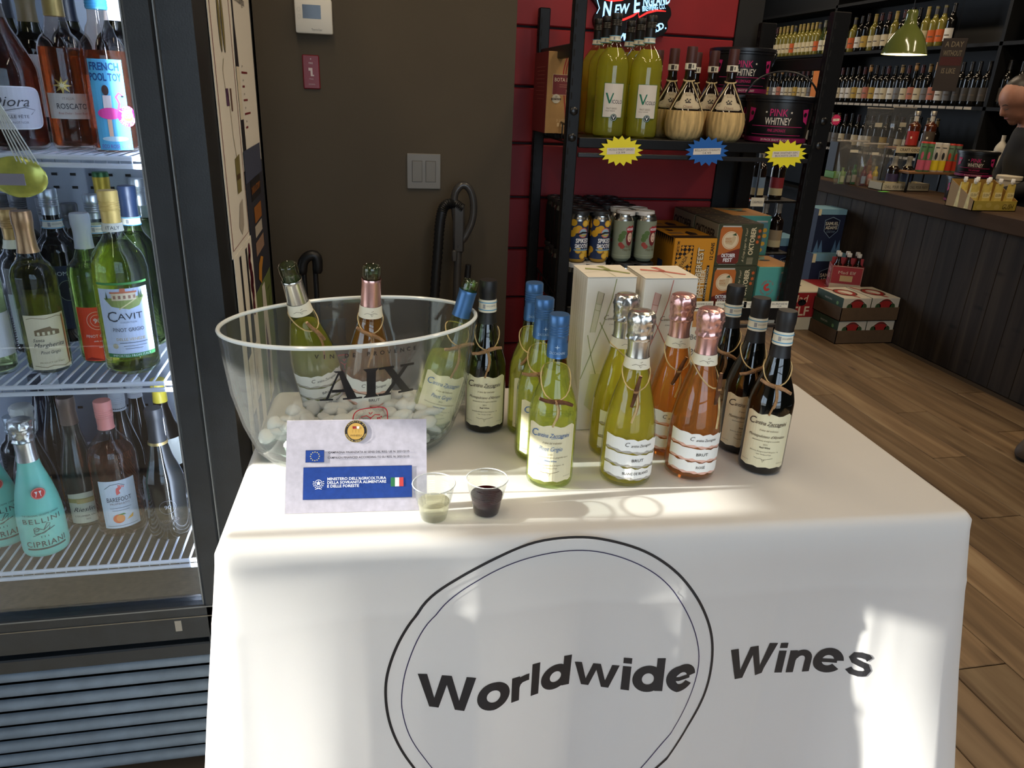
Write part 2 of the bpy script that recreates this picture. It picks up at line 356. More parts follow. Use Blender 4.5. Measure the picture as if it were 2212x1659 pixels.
# ================================================================== beverage cooler (left)
FX, FY = -.236, 1.28
O = (-.82, 1.65, 0)
cooler = thing('beverage_cooler', 'tall black glass-door drinks cooler full of wine beside the table', 'refrigerator', O)
cblk = P((23, 27, 31), .42, 0, .5, var=.25, scale=25, bump=.06, bscale=400); grey_in = P((150, 158, 172), .5); cdark = P((17, 19, 22), .5)
m = MB(O); X0, X1, YB = -1.41, FX, 2.0
m.box(X1 - .05, X1, FY, YB, 0.04, 2.1, cblk).box(X0, X0 + .05, FY, YB, .04, 2.1, cblk).box(X0, X1, YB - .04, YB, .04, 2.1, cblk).box(X0, X1, FY, YB, 1.98, 2.1, cblk).box(X0 + .05, X1 - .05, FY + .03, YB, .04, .40, cblk)
m.build('cabinet', cooler)
gin2 = P((66, 70, 78), .5); m = MB(O).box(X1 - .075, X1 - .052, FY + .05, YB - .05, .40, 1.98, gin2).box(X0 + .052, X0 + .075, FY + .05, YB - .05, .40, 1.98, gin2).box(X0 + .05, X1 - .05, FY + .05, YB - .045, .40, .415, cdark); m.build('liner', cooler)
back = MB(O).box(X0 + .05, X1 - .05, YB - .05, YB - .042, .4, 1.98, grey_in).build('back_panel', cooler)
m = MB(O)
for zz in (.6, .78, .98, 1.165, 1.195, 1.45):
    for k in range(26): m.box(X0 + .1 + k * .04, X0 + .112 + k * .04, YB - .052, YB - .0495, zz, zz + .006, BLACK)
m.build('slot', back, kind='stuff')
# door: frame bars, gasket, pane
dm = MB(O); D0, D1 = X0 + .05, -.289
dm.rbox(D1 - .042, D1, FY - .012, FY + .03, .36, 1.98, cblk, .004).rbox(D0, D0 + .042, FY - .012, FY + .03, .36, 1.98, cblk, .004).rbox(D0, D1, FY - .012, FY + .03, .375, .455, cblk, .004).rbox(D0, D1, FY - .012, FY + .03, 1.92, 1.98, cblk, .004)
door = dm.build('door', cooler)
MB(O).box(D1 - .0445, D1 - .0425, FY - .008, FY + .0, .45, 1.93, P((120, 122, 124), .4, .6)).box(D1 + .0005, D1 + .0025, FY - .01, FY + .0, .37, 1.98, P((120, 124, 126), .4, .6)).box(D0, D1, FY - .0135, FY - .012, .452, .4545, P((110, 112, 112), .4, .6)).box(D0, D1, FY - .0135, FY - .012, .43, .432, P((110, 105, 95), .4, .6)).build('door_trim', door)
MB(O).box(D0 + .04, D1 - .04, FY + .004, FY + .008, .45, 1.93, shell((243, 247, 250), 2.0, .015)).build('glass_pane', door)
MB(O).box(D1 - .10, D1 - .088, FY - .0135, FY - .012, .40, .425, P((150, 150, 150), .3, .8)).build('hinge_cap', door)
# kick panel and louvre slats
grl = MB(O).box(X0, X1, FY + .03, FY + .04, .02, .36, cdark).rbox(X0, X1, FY - .004, FY + .03, .325, .358, cblk, .003).build('grille', cooler)
gsl = P((84, 94, 104), .55, 0, .4, var=.15, scale=20)
for k in range(8):
    zz = .045 + k * .036
    sm = MB(O); pr = []
    for j in range(7):
        a = PI * j / 6; pr.append((-math.sin(a) * .014, -.013 * math.cos(a)))
    n = len(pr); vs = [(x, FY + .012 + p[0], zz + .013 + p[1]) for x in (X0 + .03, X1 - .004) for p in pr]
    sm.add(vs, [(i, i + 1, i + 1 + n, i + n) for i in range(n - 1)] + [tuple(range(n)), tuple(range(n, 2 * n))], gsl); sm.build('slat', grl, smooth=True)
# shelves of white wire
ww = P((222, 226, 236), .35, 0, .5)
SH = (.512, .90, 1.297)
for zt in SH:
    sh = MB(O)
    for dz in (.0, -.0125): sh.tube([(D0 + .03, 1.35, zt - .004 + dz), (D1 - .05, 1.35, zt - .004 + dz)], .0042, 8, ww)
    sh.box(D0 + .03, D1 - .05, 1.3465, 1.352, zt - .019, zt - .0165, ww)
    for yy in (1.62, 1.93): sh.tube([(D0 + .03, yy, zt - .006), (D1 - .05, yy, zt - .006)], .004, 6, ww)
    so = sh.build('shelf', cooler, smooth=True)
    wr_ = MB(O)
    for k in range(54):
        x = D1 - .06 - k * .0192
        if x < D0 + .04: break
        wr_.tube([(x, 1.352, zt - .017), (x, 1.352, zt - .003), (x, 1.93, zt - .003)], .0022, 5, ww)
    wr_.build('shelf_wire', so, kind='stuff', smooth=True)
led = P((215, 230, 255), .4, emit=14)
for xx, sg in ((D1 - .052, 1), (D0 + .06, -1)):
    lo = MB(O).box(xx - .004, xx + .004, FY + .034, FY + .04, .45, 1.93, WHITE).build('light_strip', cooler)
    ml = MB(O)
    for k in range(74): ml.box(xx - .003, xx + .003, FY + .04, FY + .042, .46 + k * .02, .465 + k * .02, led)
    ml.build('light_diode', lo, kind='stuff')
    lamp('cooler_strip_light', 'AREA', (xx - .012 * sg, FY + .05, 1.2), 34, (.80, .88, 1.0), (PI / 2, 0, -.7 * sg), .02, 1.45).data.spread = 2.6

# ---- sheets pasted on the cooler's side
PS = (230, 224, 210)
def sheet(name, label, y0, y1, z0, z1, lay, art, base, rot=0):
    o = MB((FX, y0, z0)).box(FX + .0006 + lay * .0008, FX + .0012 + lay * .0008, y0, y1, z0, z1, base).build(name, loc=(FX, y0, z0)); tag(o, label, 'poster', 'posters on the side of the cooler')
    decal('print', o, art, on_xpos(FX + .0013 + lay * .0008, y0, z0), o=(FX, y0, z0)); return o
pap = P(PS, .8, 0, .2); mar = ink(120, 24, 40); olive = ink(126, 116, 70); blk = ink(30, 28, 34); grn = ink(78, 98, 44)
a = Art(); h0 = .62
a.frame(.018, .012, .225, .80, .004, mar)
for (u, v) in ((.07, .70), (.095, .71), (.12, .69), (.145, .70)): a.ell(u, v, .006, .045, olive if u > .1 else ink(210, 205, 190), 2, 10).ring(u, v, .007, .046, .0015, blk, 3, 12)
a.text('Bulles', .1, .775, .012, blk)
for v in (.50, .545): a.rect(.105, v, .122, v + .035, ink(104, 50, 84), 2)
a.text('DOSAGE', .16, .52, .008, blk).text('FROID', .16, .555, .008, blk)
for u in (.1, .135): a.ell(u, .40, .013, .05, olive, 2, 14).ring(u, .40, .014, .051, .002, blk, 3, 16)
a.line([(.11, .34), (.09, .32), (.1, .29), (.13, .27), (.14, .2), (.16, .16)], .003, olive)
a.rect(.1, .26, .13, .29, ink(90, 60, 90), 2).rect(.15, .25, .165, .29, ink(110, 80, 66), 2)
a.poly([(.13, .10), (.18, .10), (.19, .17), (.13, .165)], olive, 2).rect(.135, .125, .18, .135, ink(80, 60, 40), 3)
a.poly([(.11, .04), (.14, .08), (.18, .085), (.17, .035), (.14, .02)], ink(176, 166, 152), 2)
a.text('METHODE', .1, .46, .008, blk)
sheet('poster', 'cream sparkling-wine making poster edged in red on the cooler side', 1.395, 1.63, 1.115, 1.95, 1, a, pap)
a = Art(); a.rect(.02, .40, .2, .405, mar, 2).text('Cabernet Sauvignon', .13, .33, .016, blk, bold=.01, w=.17)
bt = [(0, .02), (.022, .02), (.022, .2), (.016, .25), (.009, .28), (.009, .37), (0, .37)]
a.poly([(x + .04, y) for x, y in bt] + [(.04 - x, y) for x, y in bt[::-1]], blk, 2).rect(.018, .1, .062, .2, ink(226, 216, 192), 3)
for k in range(5): a.rect(.09, .08 + k * .027, .12 + .028 * ((k * 2) % 3), .084 + k * .027, ink(120, 40, 44), 2).text('nose', .105, .095 + k * .027, .005, blk)
for k in range(8): a.rect(.06 + k * .018, .56, .066 + k * .018, .66, ink(40 + k * 10, 30, 30) if k > 3 else ink(176, 150, 90), 2)
for k in range(7): a.text('pinot', .07 + k * .02, .535, .005, blk, rot=PI / 2).text('tannin', .09 + k * .018, .46, .004, blk)
a.poly([(.03, .52), (.045, .60), (.04, .66), (.02, .62)], grn, 2).text('progresso', .12, .035, .008, blk)
sheet('poster', 'cream grape-variety poster with a black bottle drawn on it on the cooler side', 1.632, 1.935, 1.245, 1.95, 0, a, pap)
a = Art(); org = ink(150, 92, 40)
a.rect(.06, .19, .22, .235, ink(30, 28, 30), 2).text('DARK & STORMY', .14, .212, .014, org, bold=.02, w=.145)
a.rect(.08, .14, .2, .175, org, 2).rect(.07, .11, .19, .135, ink(186, 176, 160), 2).rect(.06, .07, .2, .1, ink(150, 120, 100), 2)
a.poly([(.06, .02), (.1, .0), (.12, .03), (.16, .05), (.12, .06), (.08, .05)], ink(190, 130, 50), 3)
a.rect(.0, .235, .27, .3, ink(70, 76, 96), 1)
sheet('poster', 'dark blue night-scene poster with orange boards on the cooler side', 1.64, 1.925, .985, 1.243, 2, a, P((38, 40, 52), .6))
a = Art()
a.poly([(.06, .0), (.15, .0), (.17, .12), (.14, .28), (.09, .28)], ink(210, 206, 196), 2).poly([(.08, .06), (.11, .03), (.13, .12), (.1, .2)], ink(86, 60, 90), 3)
a.poly([(.07, .0), (.1, .0), (.1, .1)], ink(160, 150, 40), 3)
for k in range(4): a.line([(.03, .03 + k * .05), (.055, .05 + k * .05)], .002, blk).line([(.19, .03 + k * .06), (.23, .05 + k * .06)], .002, blk)
a.text('pinot noir', .21, .25, .008, blk)
sheet('poster', 'green poster with a grape sketch low on the cooler side', 1.64, 1.905, .70, .985, 3, a, P((96, 112, 58), .7))
a = Art()
for k, u in enumerate((.07, .15)):
    a.poly([(x * 1.1 + u, y * 1.12) for x, y in bt] + [(u - x * 1.1, y * 1.12) for x, y in bt[::-1]], blk, 2).rect(u - .024, .09, u + .024, .21, ink(222, 214, 196), 3).line([(u - .01, .12), (u, .16), (u + .008, .13)], .003, blk, 4)
for (u, v) in ((.18, .38), (.19, .36), (.2, .34), (.185, .33), (.195, .31), (.19, .28), (.19, .40)): a.ell(u, v, .014, .018, ink(92, 22, 40), 3, 10)
sheet('poster', 'cream poster with two black bottles and grapes low on the cooler side', 1.405, 1.64, .69, 1.115, 2, a, pap)

# ================================================================== folding table and its cloth
TZ = .795; TA = math.radians(-2.5); T0 = Vector((-.222, .938, 0)); TU = Vector((math.cos(TA), math.sin(TA), 0)); TV = Vector((-math.sin(TA), math.cos(TA), 0))
TW, TD = 1.215, .605
def tw(u, v, z): return T0 + TU * u + TV * v + Vector((0, 0, z))
ft = thing('folding_table', 'folding table hidden under the white promotional cloth', 'table', tw(TW / 2, TD / 2, 0), TA)
ppl = P((205, 203, 196), .5)
MB().rbox(-TW / 2 + .004, TW / 2 - .004, -TD / 2 + .004, TD / 2 - .004, TZ - .052, TZ - .002, ppl, .006).build('table_top', ft)
gm = P((90, 92, 95), .4, .7)
for sx in (-1, 1):
    for sy in (-1, 1): MB().tube([(sx * .48, sy * .22, TZ - .05), (sx * .50, sy * .25, 0.001)], .0127, 10, gm).build('leg', ft, smooth=True)
    MB().tube([(sx * .488, -.23, .45), (sx * .488, .23, .45)], .01, 8, gm).build('leg_brace', ft, smooth=True)
CLOTH = cloth_mat()
def cloth_off(side, u, d, ln):          # outward bulge of the hanging cloth; u runs along that side
    e0, e1 = u, ln - u
    f = max(0, d - .02)
    o = .004 + .02 * f
    tri = lambda t: abs((t % 1) * 2 - 1) * 2 - 1
    if side == 'front':
        o += .019 * min(1, f / .28) * tri((u - .02) / .34) + .005 * min(1, f / .3) * tri(u / .23 + .3) + .0028 * math.exp(-((f - .105) / .010) ** 2)
        o += f * (.13 * math.exp(-e0 / .085) + .16 * math.exp(-e1 / .12))
        k = math.exp(-((e1 - .06) / .17) ** 2) if e1 > .06 else 1
        o += f * .075 * k * math.sin((e1 + .02 * f) / (.045 + .035 * f) + 1.2)
        o += f * .03 * math.exp(-((e0 - .05) / .1) ** 2) * math.sin(e0 / .03)
    elif side == 'right':
        o += f * (.13 * math.exp(-e0 / .1) + .1 * math.exp(-e1 / .1)) + f * .035 * math.sin(u / .05)
    elif side == 'left':
        w = 1 / (1 + math.exp((ln - u - .32) / -.02)) if False else (1 if ln - u < .27 else 0)
        o = .004 + f * (.13 * math.exp(-(ln - u) / .085)) * w + .004 * f * math.sin(u / .03)
        if ln - u > .3: o = .004
    else: o += f * .03 * math.sin(u / .06)
    return o
def perimeter():
    r = .018; P_ = []
    cs = {'front': ((r, 0), (1, 0), TW - 2 * r, (0, -1), 150), 'right': ((TW, r), (0, 1), TD - 2 * r, (1, 0), 50), 'back': ((TW - r, TD), (-1, 0), TW - 2 * r, (0, 1), 40), 'left': ((0, TD - r), (0, -1), TD - 2 * r, (-1, 0), 60)}
    order = ('front', 'right', 'back', 'left'); cen = {'front': (TW - r, r), 'right': (TW - r, TD - r), 'back': (r, TD - r), 'left': (r, r)}
    for i, sname in enumerate(order):
        (x, y), (dx, dy), L, nrm, n = cs[sname]
        for k in range(n + 1): P_.append(((x + dx * L * k / n, y + dy * L * k / n), nrm, sname, L * k / n, L, None))
        nx = order[(i + 1) % 4]; c = cen[sname]; a0 = math.atan2(nrm[1], nrm[0])
        for k in range(1, 8):
            a = a0 + PI / 2 * k / 8; P_.append(((c[0] + r * math.cos(a), c[1] + r * math.sin(a)), (math.cos(a), math.sin(a)), (sname, nx), k / 8, (L, cs[nx][2]), None))
    return P_
PER = perimeter()
def off_at(p, d):
    _, nrm, sn, u, L, _ = p
    if isinstance(sn, tuple): return cloth_off(sn[0], L[0], d, L[0]) * (1 - u) + cloth_off(sn[1], 0, d, L[1]) * u
    return cloth_off(sn, u, d, L)
DR = [0, .004, .012, .03, .05, .075, .105, .117, .125, .133, .145, .18, .22, .26, .30, .34, .38, .42, .46, .50, .54, .58, .62, .66, .70, .74, .77]
vs = []; fs = []
rows = []
for (ins, dz) in ((.014, 0), (.007, .0015), (.002, .006)):
    rows.append([(p[0][0] - p[1][0] * ins, p[0][1] - p[1][1] * ins, TZ + .0012 - dz) for p in PER])
for d in DR[2:]:
    rows.append([(p[0][0] + p[1][0] * (off_at(p, d)), p[0][1] + p[1][1] * off_at(p, d), TZ - d) for p in PER])
nP = len(PER)
for rr in rows: vs += [tw(x, y, z) for x, y, z in rr]
for j in range(len(rows) - 1):
    for i in range(nP): fs.append((j * nP + i, j * nP + (i + 1) % nP, (j + 1) * nP + (i + 1) % nP, (j + 1) * nP + i))
fs.append(tuple(range(nP)))
cloth = MB(T0).add(vs, fs, CLOTH).build('tablecloth', smooth=True, ang=60, loc=T0)
tag(cloth, 'white promotional tablecloth with black lettering draped over the folding table', 'tablecloth')
# print on the front: two rings and the words, placed on the hanging front face
def fr(px, py):                          # pixel -> (u, d) on the hanging front
    d = ray(px, py); n = TV; t = (T0 - TV * .012 - CAM).dot(n) / d.dot(n); q = CAM + d * t - T0
    return q.dot(TU), -(TZ - (CAM.z + d.z * t))
def on_front(u, v, h):
    d = -v; o = cloth_off('front', u - .018, d, TW - .036) + h + .0006
    p = tw(u, -o, TZ - d); return (p.x, p.y, p.z)
outer = [(1246, 1166), (1318, 1173), (1397, 1197), (1457, 1234), (1497, 1278), (1525, 1330), (1538, 1381), (1536, 1437), (1521, 1493), (1493, 1544), (1453, 1596), (1391, 1659), (1310, 1735), (1215, 1800), (1110, 1810), (990, 1745), (935, 1702), (892, 1659), (861, 1616), (841, 1568), (833, 1516), (837, 1465), (857, 1405), (888, 1350), (932, 1294), (996, 1250), (1075, 1210), (1159, 1177)]
inner = [(1246, 1195), (1320, 1203), (1395, 1230), (1447, 1268), (1483, 1322), (1503, 1375), (1508, 1425), (1495, 1477), (1467, 1531), (1420, 1592), (1366, 1659), (1290, 1730), (1200, 1775), (1110, 1775), (1010, 1722), (936, 1659), (890, 1604), (870, 1548), (869, 1500), (880, 1445), (908, 1377), (952, 1318), (1004, 1274), (1078, 1234), (1160, 1207)]
def cat(pts, k=5):
    n = len(pts); out = []
    for i in range(n):
        p0, p1, p2, p3 = (Vector(pts[(i + j - 1) % n]) for j in range(4))
        for q in range(k):
            t = q / k; out.append(tuple(.5 * ((2 * p1) + (p2 - p0) * t + (2 * p0 - 5 * p1 + 4 * p2 - p3) * t * t + (3 * p1 - p0 - 3 * p2 + p3) * t ** 3)))
    return out
a = Art(); ik = P((18, 18, 22), .6)
o1 = cat([fr(*p) for p in outer]); wv = [.0052 if y > -.2 else .0044 for x, y in o1]
a.line(o1, .0046, ik, 1, True).line(cat([fr(*p) for p in inner]), .0018, P((34, 30, 70), .6), 1, True)
ring_o = decal('printed_ring', cloth, a, on_front, .012, o=T0)
def arc(cx, cy, rx, ry, a0, a1, n=20): return [(cx + rx * math.cos(math.radians(a0 + (a1 - a0) * k / n)), cy + ry * math.sin(math.radians(a0 + (a1 - a0) * k / n))) for k in range(n + 1)]
def grotesque(word):
    """polygons of a heavy sans in units of cap height; returns list of (pts, closed stroke width or None) and total width"""
    out = []; x = 0; S = .235
    Wp = [(0, 1), (.22, 1), (.385, .29), (.56, 1), (.79, 1), (.965, .29), (1.13, 1), (1.35, 1), (1.085, 0), (.865, 0), (.675, .72), (.485, 0), (.265, 0)]
    for ch in word:
        st = lambda x0, y0, x1, y1: out.append(('p', [(x + x0, y0), (x + x1, y0), (x + x1, y1), (x + x0, y1)]))
        ln = lambda pts, w=S, cl=False: out.append(('c' if cl else 'l', [(x + a_, b_) for a_, b_ in pts], w))
        if ch == 'W': out.append(('p', [(x + a_, b_) for a_, b_ in Wp])); wd = 1.36
        elif ch == 'w': out.append(('p', [(x + a_ * .79, b_ * .74) for a_, b_ in Wp])); wd = 1.08
        elif ch == 'o': ln(arc(.385, .37, .285, .29, 0, 360, 36)[:-1], S, True); wd = .77
        elif ch == 'd': ln(arc(.36, .37, .265, .29, 0, 360, 36)[:-1], S, True); st(.545, 0, .745, 1); wd = .80
        elif ch == 'l': st(.03, 0, .23, 1); wd = .27
        elif ch == 'i': st(.03, 0, .23, .74); st(.03, .83, .23, 1); wd = .27
        elif ch == 'r': st(.03, 0, .23, .74); ln([(.13, .40), (.17, .53), (.26, .615), (.40, .645), (.47, .645)], .2); wd = .47
        elif ch == 'n': st(.03, 0, .23, .74); ln([(.13, .40), (.17, .54)] + arc(.375, .43, .205, .225, 150, 0, 12) + [(.58, .3), (.58, 0)], .195); wd = .72
        elif ch == 'e': ln(arc(.365, .37, .275, .29, 2, 322, 34), S); st(.14, .305, .60, .425); wd = .74
        elif ch == 's': ln([(.565, .545), (.50, .625), (.36, .655), (.22, .635), (.165, .545), (.22, .45), (.36, .395), (.50, .345), (.555, .225), (.49, .125), (.35, .085), (.20, .105), (.115, .20)], .175); wd = .68
        x += wd + .035
    return out, x - .035
def big_word(word, p0, p1, capm):
    a = Art(); u0, v0 = fr(*p0); u1, v1 = fr(*p1); gl, wt_ = grotesque(word); kx = (u1 - u0) / wt_; sl = (v1 - v0) / (u1 - u0)
    for g in gl:
        f = lambda q: (u0 + q[0] * kx, v0 + q[0] * kx * sl + q[1] * capm)
        if g[0] == 'p': a.poly([f(q) for q in g[1]], ik, 1)
        else:
            b_ = Art(); b_.line(g[1], g[2], ik, 1, g[0] == 'c')
            for vs_, fs_, m_, l_ in b_.p: a.raw([f(q) for q in vs_], fs_, m_, l_)
    decal('lettering', cloth, a, on_front, .012, o=T0)
big_word('Worldwide', (903, 1530), (1493, 1474), .066); big_word('Wines', (1568, 1472), (1864, 1443), .066)

# ================================================================== bottles
def smooth_prof(pr, k=4):
    out = [pr[0]]
    for i in range(len(pr) - 1):
        p0 = Vector(pr[max(0, i - 1)]); p1 = Vector(pr[i]); p2 = Vector(pr[i + 1]); p3 = Vector(pr[min(len(pr) - 1, i + 2)])
        if (p2 - p1).length < .012: out.append(tuple(p2)); continue
        for q in range(1, k + 1):
            t = q / k; w = .5 * ((2 * p1) + (p2 - p0) * t + (2 * p0 - 5 * p1 + 4 * p2 - p3) * t * t + (3 * p1 - p0 - 3 * p2 + p3) * t ** 3)
            out.append((max(.001, w.x), min(max(w.y, p1.y), p2.y)))
    return out
def profile(kind, H, R, nr=.0145):
    b = [(R * .86, 0), (R * .96, .003), (R, .010)]
    top = [(nr, H - .022), (nr + .0012, H - .018), (nr + .0012, H - .004), (nr, H - .001), (nr - .002, H)]
    mid = {'bordeaux': [(R, .3 * H), (R, .575 * H), (R * .97, .625 * H), (R * .82, .675 * H), (R * .57, .715 * H), (nr + .003, .755 * H), (nr + .0005, .80 * H)],
           'burgundy': [(R, .22 * H), (R, .42 * H), (R * .95, .48 * H), (R * .80, .55 * H), (R * .62, .62 * H), (nr + .006, .69 * H), (nr + .002, .755 * H), (nr + .0005, .82 * H)],
           'sparkling': [(R, .16 * H), (R * .99, .27 * H), (R * .93, .37 * H), (R * .81, .47 * H), (R * .65, .565 * H), (R * .49, .65 * H), (nr + .003, .735 * H), (nr + .001, .82 * H)],
           'flute': [(R, .2 * H), (R, .36 * H), (R * .92, .45 * H), (R * .74, .56 * H), (nr + .006, .67 * H), (nr + .002, .76 * H)],
           'magnum': [(R, .3 * H), (R, .55 * H), (R * .98, .60 * H), (R * .88, .66 * H), (R * .62, .715 * H), (nr + .006, .755 * H), (nr + .001, .80 * H)]}[kind]
    return smooth_prof(b + mid + top)
def rad_of(pr):
    def f(z):
        for (r0, z0), (r1, z1) in zip(pr, pr[1:]):
            if z0 <= z <= z1: return r0 + (r1 - r0) * ((z - z0) / (z1 - z0) if z1 > z0 else 0)
        return pr[-1][0]
    return f
RAF = P((196, 172, 124), .8, 0, .2, var=.25, scale=60); RAF2 = P((158, 122, 84), .8, 0, .2, var=.25, scale=60)
BARK = P((98, 66, 46), .85, 0, .2, var=.4, scale=120, bump=.4); BARKL = P((150, 116, 84), .85, 0, .2, var=.3, scale=120, bump=.3); CUTW = P((206, 166, 128), .8)
def add_twig(t, rf, H, ang=0.0, stick=0.2, zk=.575, lz=.70, dark=True, down=.40, flat=True):
    """raffia loop round the neck, a cut vine twig knotted to it, and the loose end hanging down"""
    g = thing_part('vine_twig', t)
    zK, zL = zk * H, lz * H; M = Matrix.Rotation(ang, 4, 'Z')
    pts = []
    for i in range(24):
        q = 2 * PI * i / 24; k = .5 - .5 * math.cos(q + PI) if False else (math.cos(q) * .5 + .5); z = zL + (zK - zL) * k ** 2.2; r = rf(z) + .002
        pts.append((r * math.sin(q), -r * math.cos(q), z))
    mb = MB().tube(pts, .0012, 5, RAF, True, M)
    zE = down * H; st = []
    for i in range(9):
        z = zK + (zE - zK) * i / 8; r = rf(z) + .0022; st.append((.004 * math.sin(i * .5), -r, z))
    mb.tube(st, .0019, 5, RAF if dark else RAF2, False, M).tube([(x + .0022, y + .0004, z) for x, y, z in st[:7]], .0012, 5, RAF2, False, M)
    rk = rf(zK) + .0045
    mb.build('raffia', t, smooth=True)
    c, s = math.cos(stick), math.sin(stick); L = .028
    sp = [(k * L * c, -rk - .001 - .0012 * (1 - abs(k)), zK + k * L * s + .002 * math.sin(k * 3)) for k in (-1, -.6, -.2, .2, .6, 1)]
    w = MB().tube(sp, [.0028, .0031, .0037, .0040, .0032, .0028], 8, BARK if dark else BARKL, False, M)
    w.tube([sp[0], (sp[0][0] - .0004 * c, sp[0][1], sp[0][2] - .0004 * s)], .0026, 8, CUTW, False, M).tube([sp[5], (sp[5][0] + .0004 * c, sp[5][1], sp[5][2] + .0004 * s)], .0026, 8, CUTW, False, M)
    w.tube([(-.0035 * s, -rk - .003, zK - .0035 * c), (0, -rk - .006, zK), (.0035 * s, -rk - .003, zK + .0035 * c)], .0022, 6, RAF2, False, M)
    w.build('twig', t, smooth=True)
def thing_part(n, t): return t
def bottle(name, label, loc, rz=0, kind='bordeaux', H=.30, R=.038, glass=None, liquid=None, lvl=.72, cap=None, lab=None, group=None, n=28, band=None, nr=.0145, rot=None, twig=None, opened=False, cat='bottle', foilband=None, back=None):
    t = thing(name, label, cat, loc, rz, group, rot); pr = profile(kind, H, R, nr); rf = rad_of(pr)
    MB().lathe([(0, .004)] + pr if not opened else [(0, .004)] + pr + [(nr - .0035, H - .001), (nr - .0035, H - .02)], n, glass).build('glass', t, smooth=True, ang=50)
    if liquid:
        ip = [(max(.0005, r - .0022), z) for r, z in pr if .004 < z < lvl * H]; rl = rf(lvl * H) - .0022
        MB().lathe([(0, .006)] + [(ip[0][0] * .9, .006)] + ip + [(rl, lvl * H), (0, lvl * H)], n, liquid).build('wine', t, smooth=True, ang=50)
    if cap:
        kd, cm, z0 = cap[:3]; z1 = cap[3] if len(cap) > 3 else H; zz = z0 * H; top = z1 >= H - 1e-6; e = .0009
        if kd == 'screw':
            cp = [(rf(zz) + e, zz), (nr + e, zz + .005), (nr + .0014, H - .036)]
            for k in range(5): cp += [(nr + .0014, H - .034 + k * .0042), (nr + .0024, H - .032 + k * .0042)]
            cp += [(nr + .0022, H - .011), (nr + .0022, H - .001), (nr + .001, H + .0012), (0, H + .0012)]
            MB().lathe(cp, 24, cm).build('screw_cap', t, smooth=True, ang=50)
        elif kd == 'long':
            cp = [(rf(zz) + e, zz)] + [(rf(zz + k * (H - .024 - zz) / 6) + e, zz + k * (H - .024 - zz) / 6) for k in range(1, 6)] + [(nr + e + .0006, H - .024), (nr + .0024, H - .02), (nr + .0024, H - .003), (nr + .001, H + .001), (0, H + .001)]
            MB().lathe(cp, 24, cm).build('capsule', t, smooth=True, ang=50)
        elif kd == 'sleeve':                  # foil left on an opened neck
            ze = z1 * H; cp = [(rf(zz) + e, zz), (rf(zz + .012) + e, zz + .012), (nr + .0018, ze - .006), (nr + .0024, ze - .001), (nr + .0018, ze)]
            MB().lathe(cp, 26, cm, rad=lambda a, z, j: .0007 * math.sin(a * 9) if j > 2 else 0).build('foil', t, smooth=True, ang=50)
        elif kd == 'foil':                    # crumpled foil hood over wire and cork, smooth below
            zh = .845 * H; random.seed(len(label))
            MB().lathe([(rf(zz) + e, zz), (rf(zz + .02) + e, zz + .02), (nr + .0035, zh - .006), (nr + .004, zh)], 28, cm).build('foil', t, smooth=True, ang=60)
            hp = [(nr + .0040, zh - .002), (nr + .0058, zh + .001), (nr + .0052, zh + .007), (nr + .0056, zh + .014), (nr + .0062, zh + .02), (nr + .0072, zh + .027), (nr + .0078, H - .016), (nr + .0076, H - .009), (nr + .0055, H - .003), (nr + .001, H), (0, H + .001)]
            MB().lathe([(r_ , z_) for (r0_, z0_), (r1_, z1_) in zip(hp, hp[1:]) for (r_, z_) in ((r0_, z0_), ((r0_ + r1_) / 2, (z0_ + z1_) / 2))] + [hp[-1]], 40, cm, rad=lambda a, z, j: (.0016 * noise.noise(Vector((math.cos(a) * 3, math.sin(a) * 3, z * 150))) + .0017 * noise.noise(Vector((math.cos(a) * 7.5, math.sin(a) * 7.5, z * 170)))) if j < 18 else 0).build('foil_hood', t, smooth=True, ang=34)
    if foilband:
        z0, z1, bm_, art = foilband; z0 *= H; z1 *= H
        MB().lathe([(rf(z0) + .0019, z0), (rf((z0 + z1) / 2) + .0019, (z0 + z1) / 2), (rf(z1) + .0019, z1)], 28, bm_).build('neck_band', t, smooth=True)
        if art:
            rr = max(rf(z0), rf(z1)) + .0021; mb = MB(); f = on_cyl(rr); art.emit(mb, lambda u, v, h: f(u, v + (z0 + z1) / 2, h), rr * .2, .0004); mb.build('band_print', t, fix=False)
    if lab:
        mb = MB(); lab.emit(mb, on_cyl(R + .0004), R * .13); mb.build('label', t, fix=False)
    if back:
        mb = MB(); back.emit(mb, on_cyl(-(R + .0004)), R * .13); mb.build('back_label', t, fix=False)
    if twig: add_twig(t, rf, H, **twig)
    return t
# --- glass and wine
G_CLEAR = shell((244, 248, 240)); G_GREEN = shell((238, 247, 216)); G_OLIVE = shell((120, 116, 60)); G_OPEN = shell((226, 238, 222), 1.6); G_PINKISH = shell((248, 238, 230))
G_DARK = P((10, 11, 8), .06, 0, .6, coat=.3); G_NAVY = P((14, 20, 44), .07, 0, .6, coat=.3)
W_STRAW = wine((255, 253, 184), thru=.42, glow=.25); W_GOLD = wine((255, 246, 132), thru=.42, glow=.28); W_ROSE = wine((255, 196, 128), thru=.40, glow=.24); W_PEACH = wine((240, 192, 160), thru=.3, glow=.10)
W_OR = wine((216, 152, 108), thru=.35, glow=.08); W_PALE = wine((226, 232, 196), thru=.3); W_DARKROSE = wine((166, 106, 84), thru=.35, glow=.05)
BLUE_CAP = P((66, 108, 156), .35, .45, .5); SILVER = P((222, 221, 217), .24, .92); SILV2 = P((176, 184, 190), .35, .9); ROSEF = P((232, 182, 178), .27, .85); BLKCAP = P((22, 22, 24), .5); GOLDC = P((188, 160, 104), .35, .8); YELC = P((222, 186, 104), .4, .3)
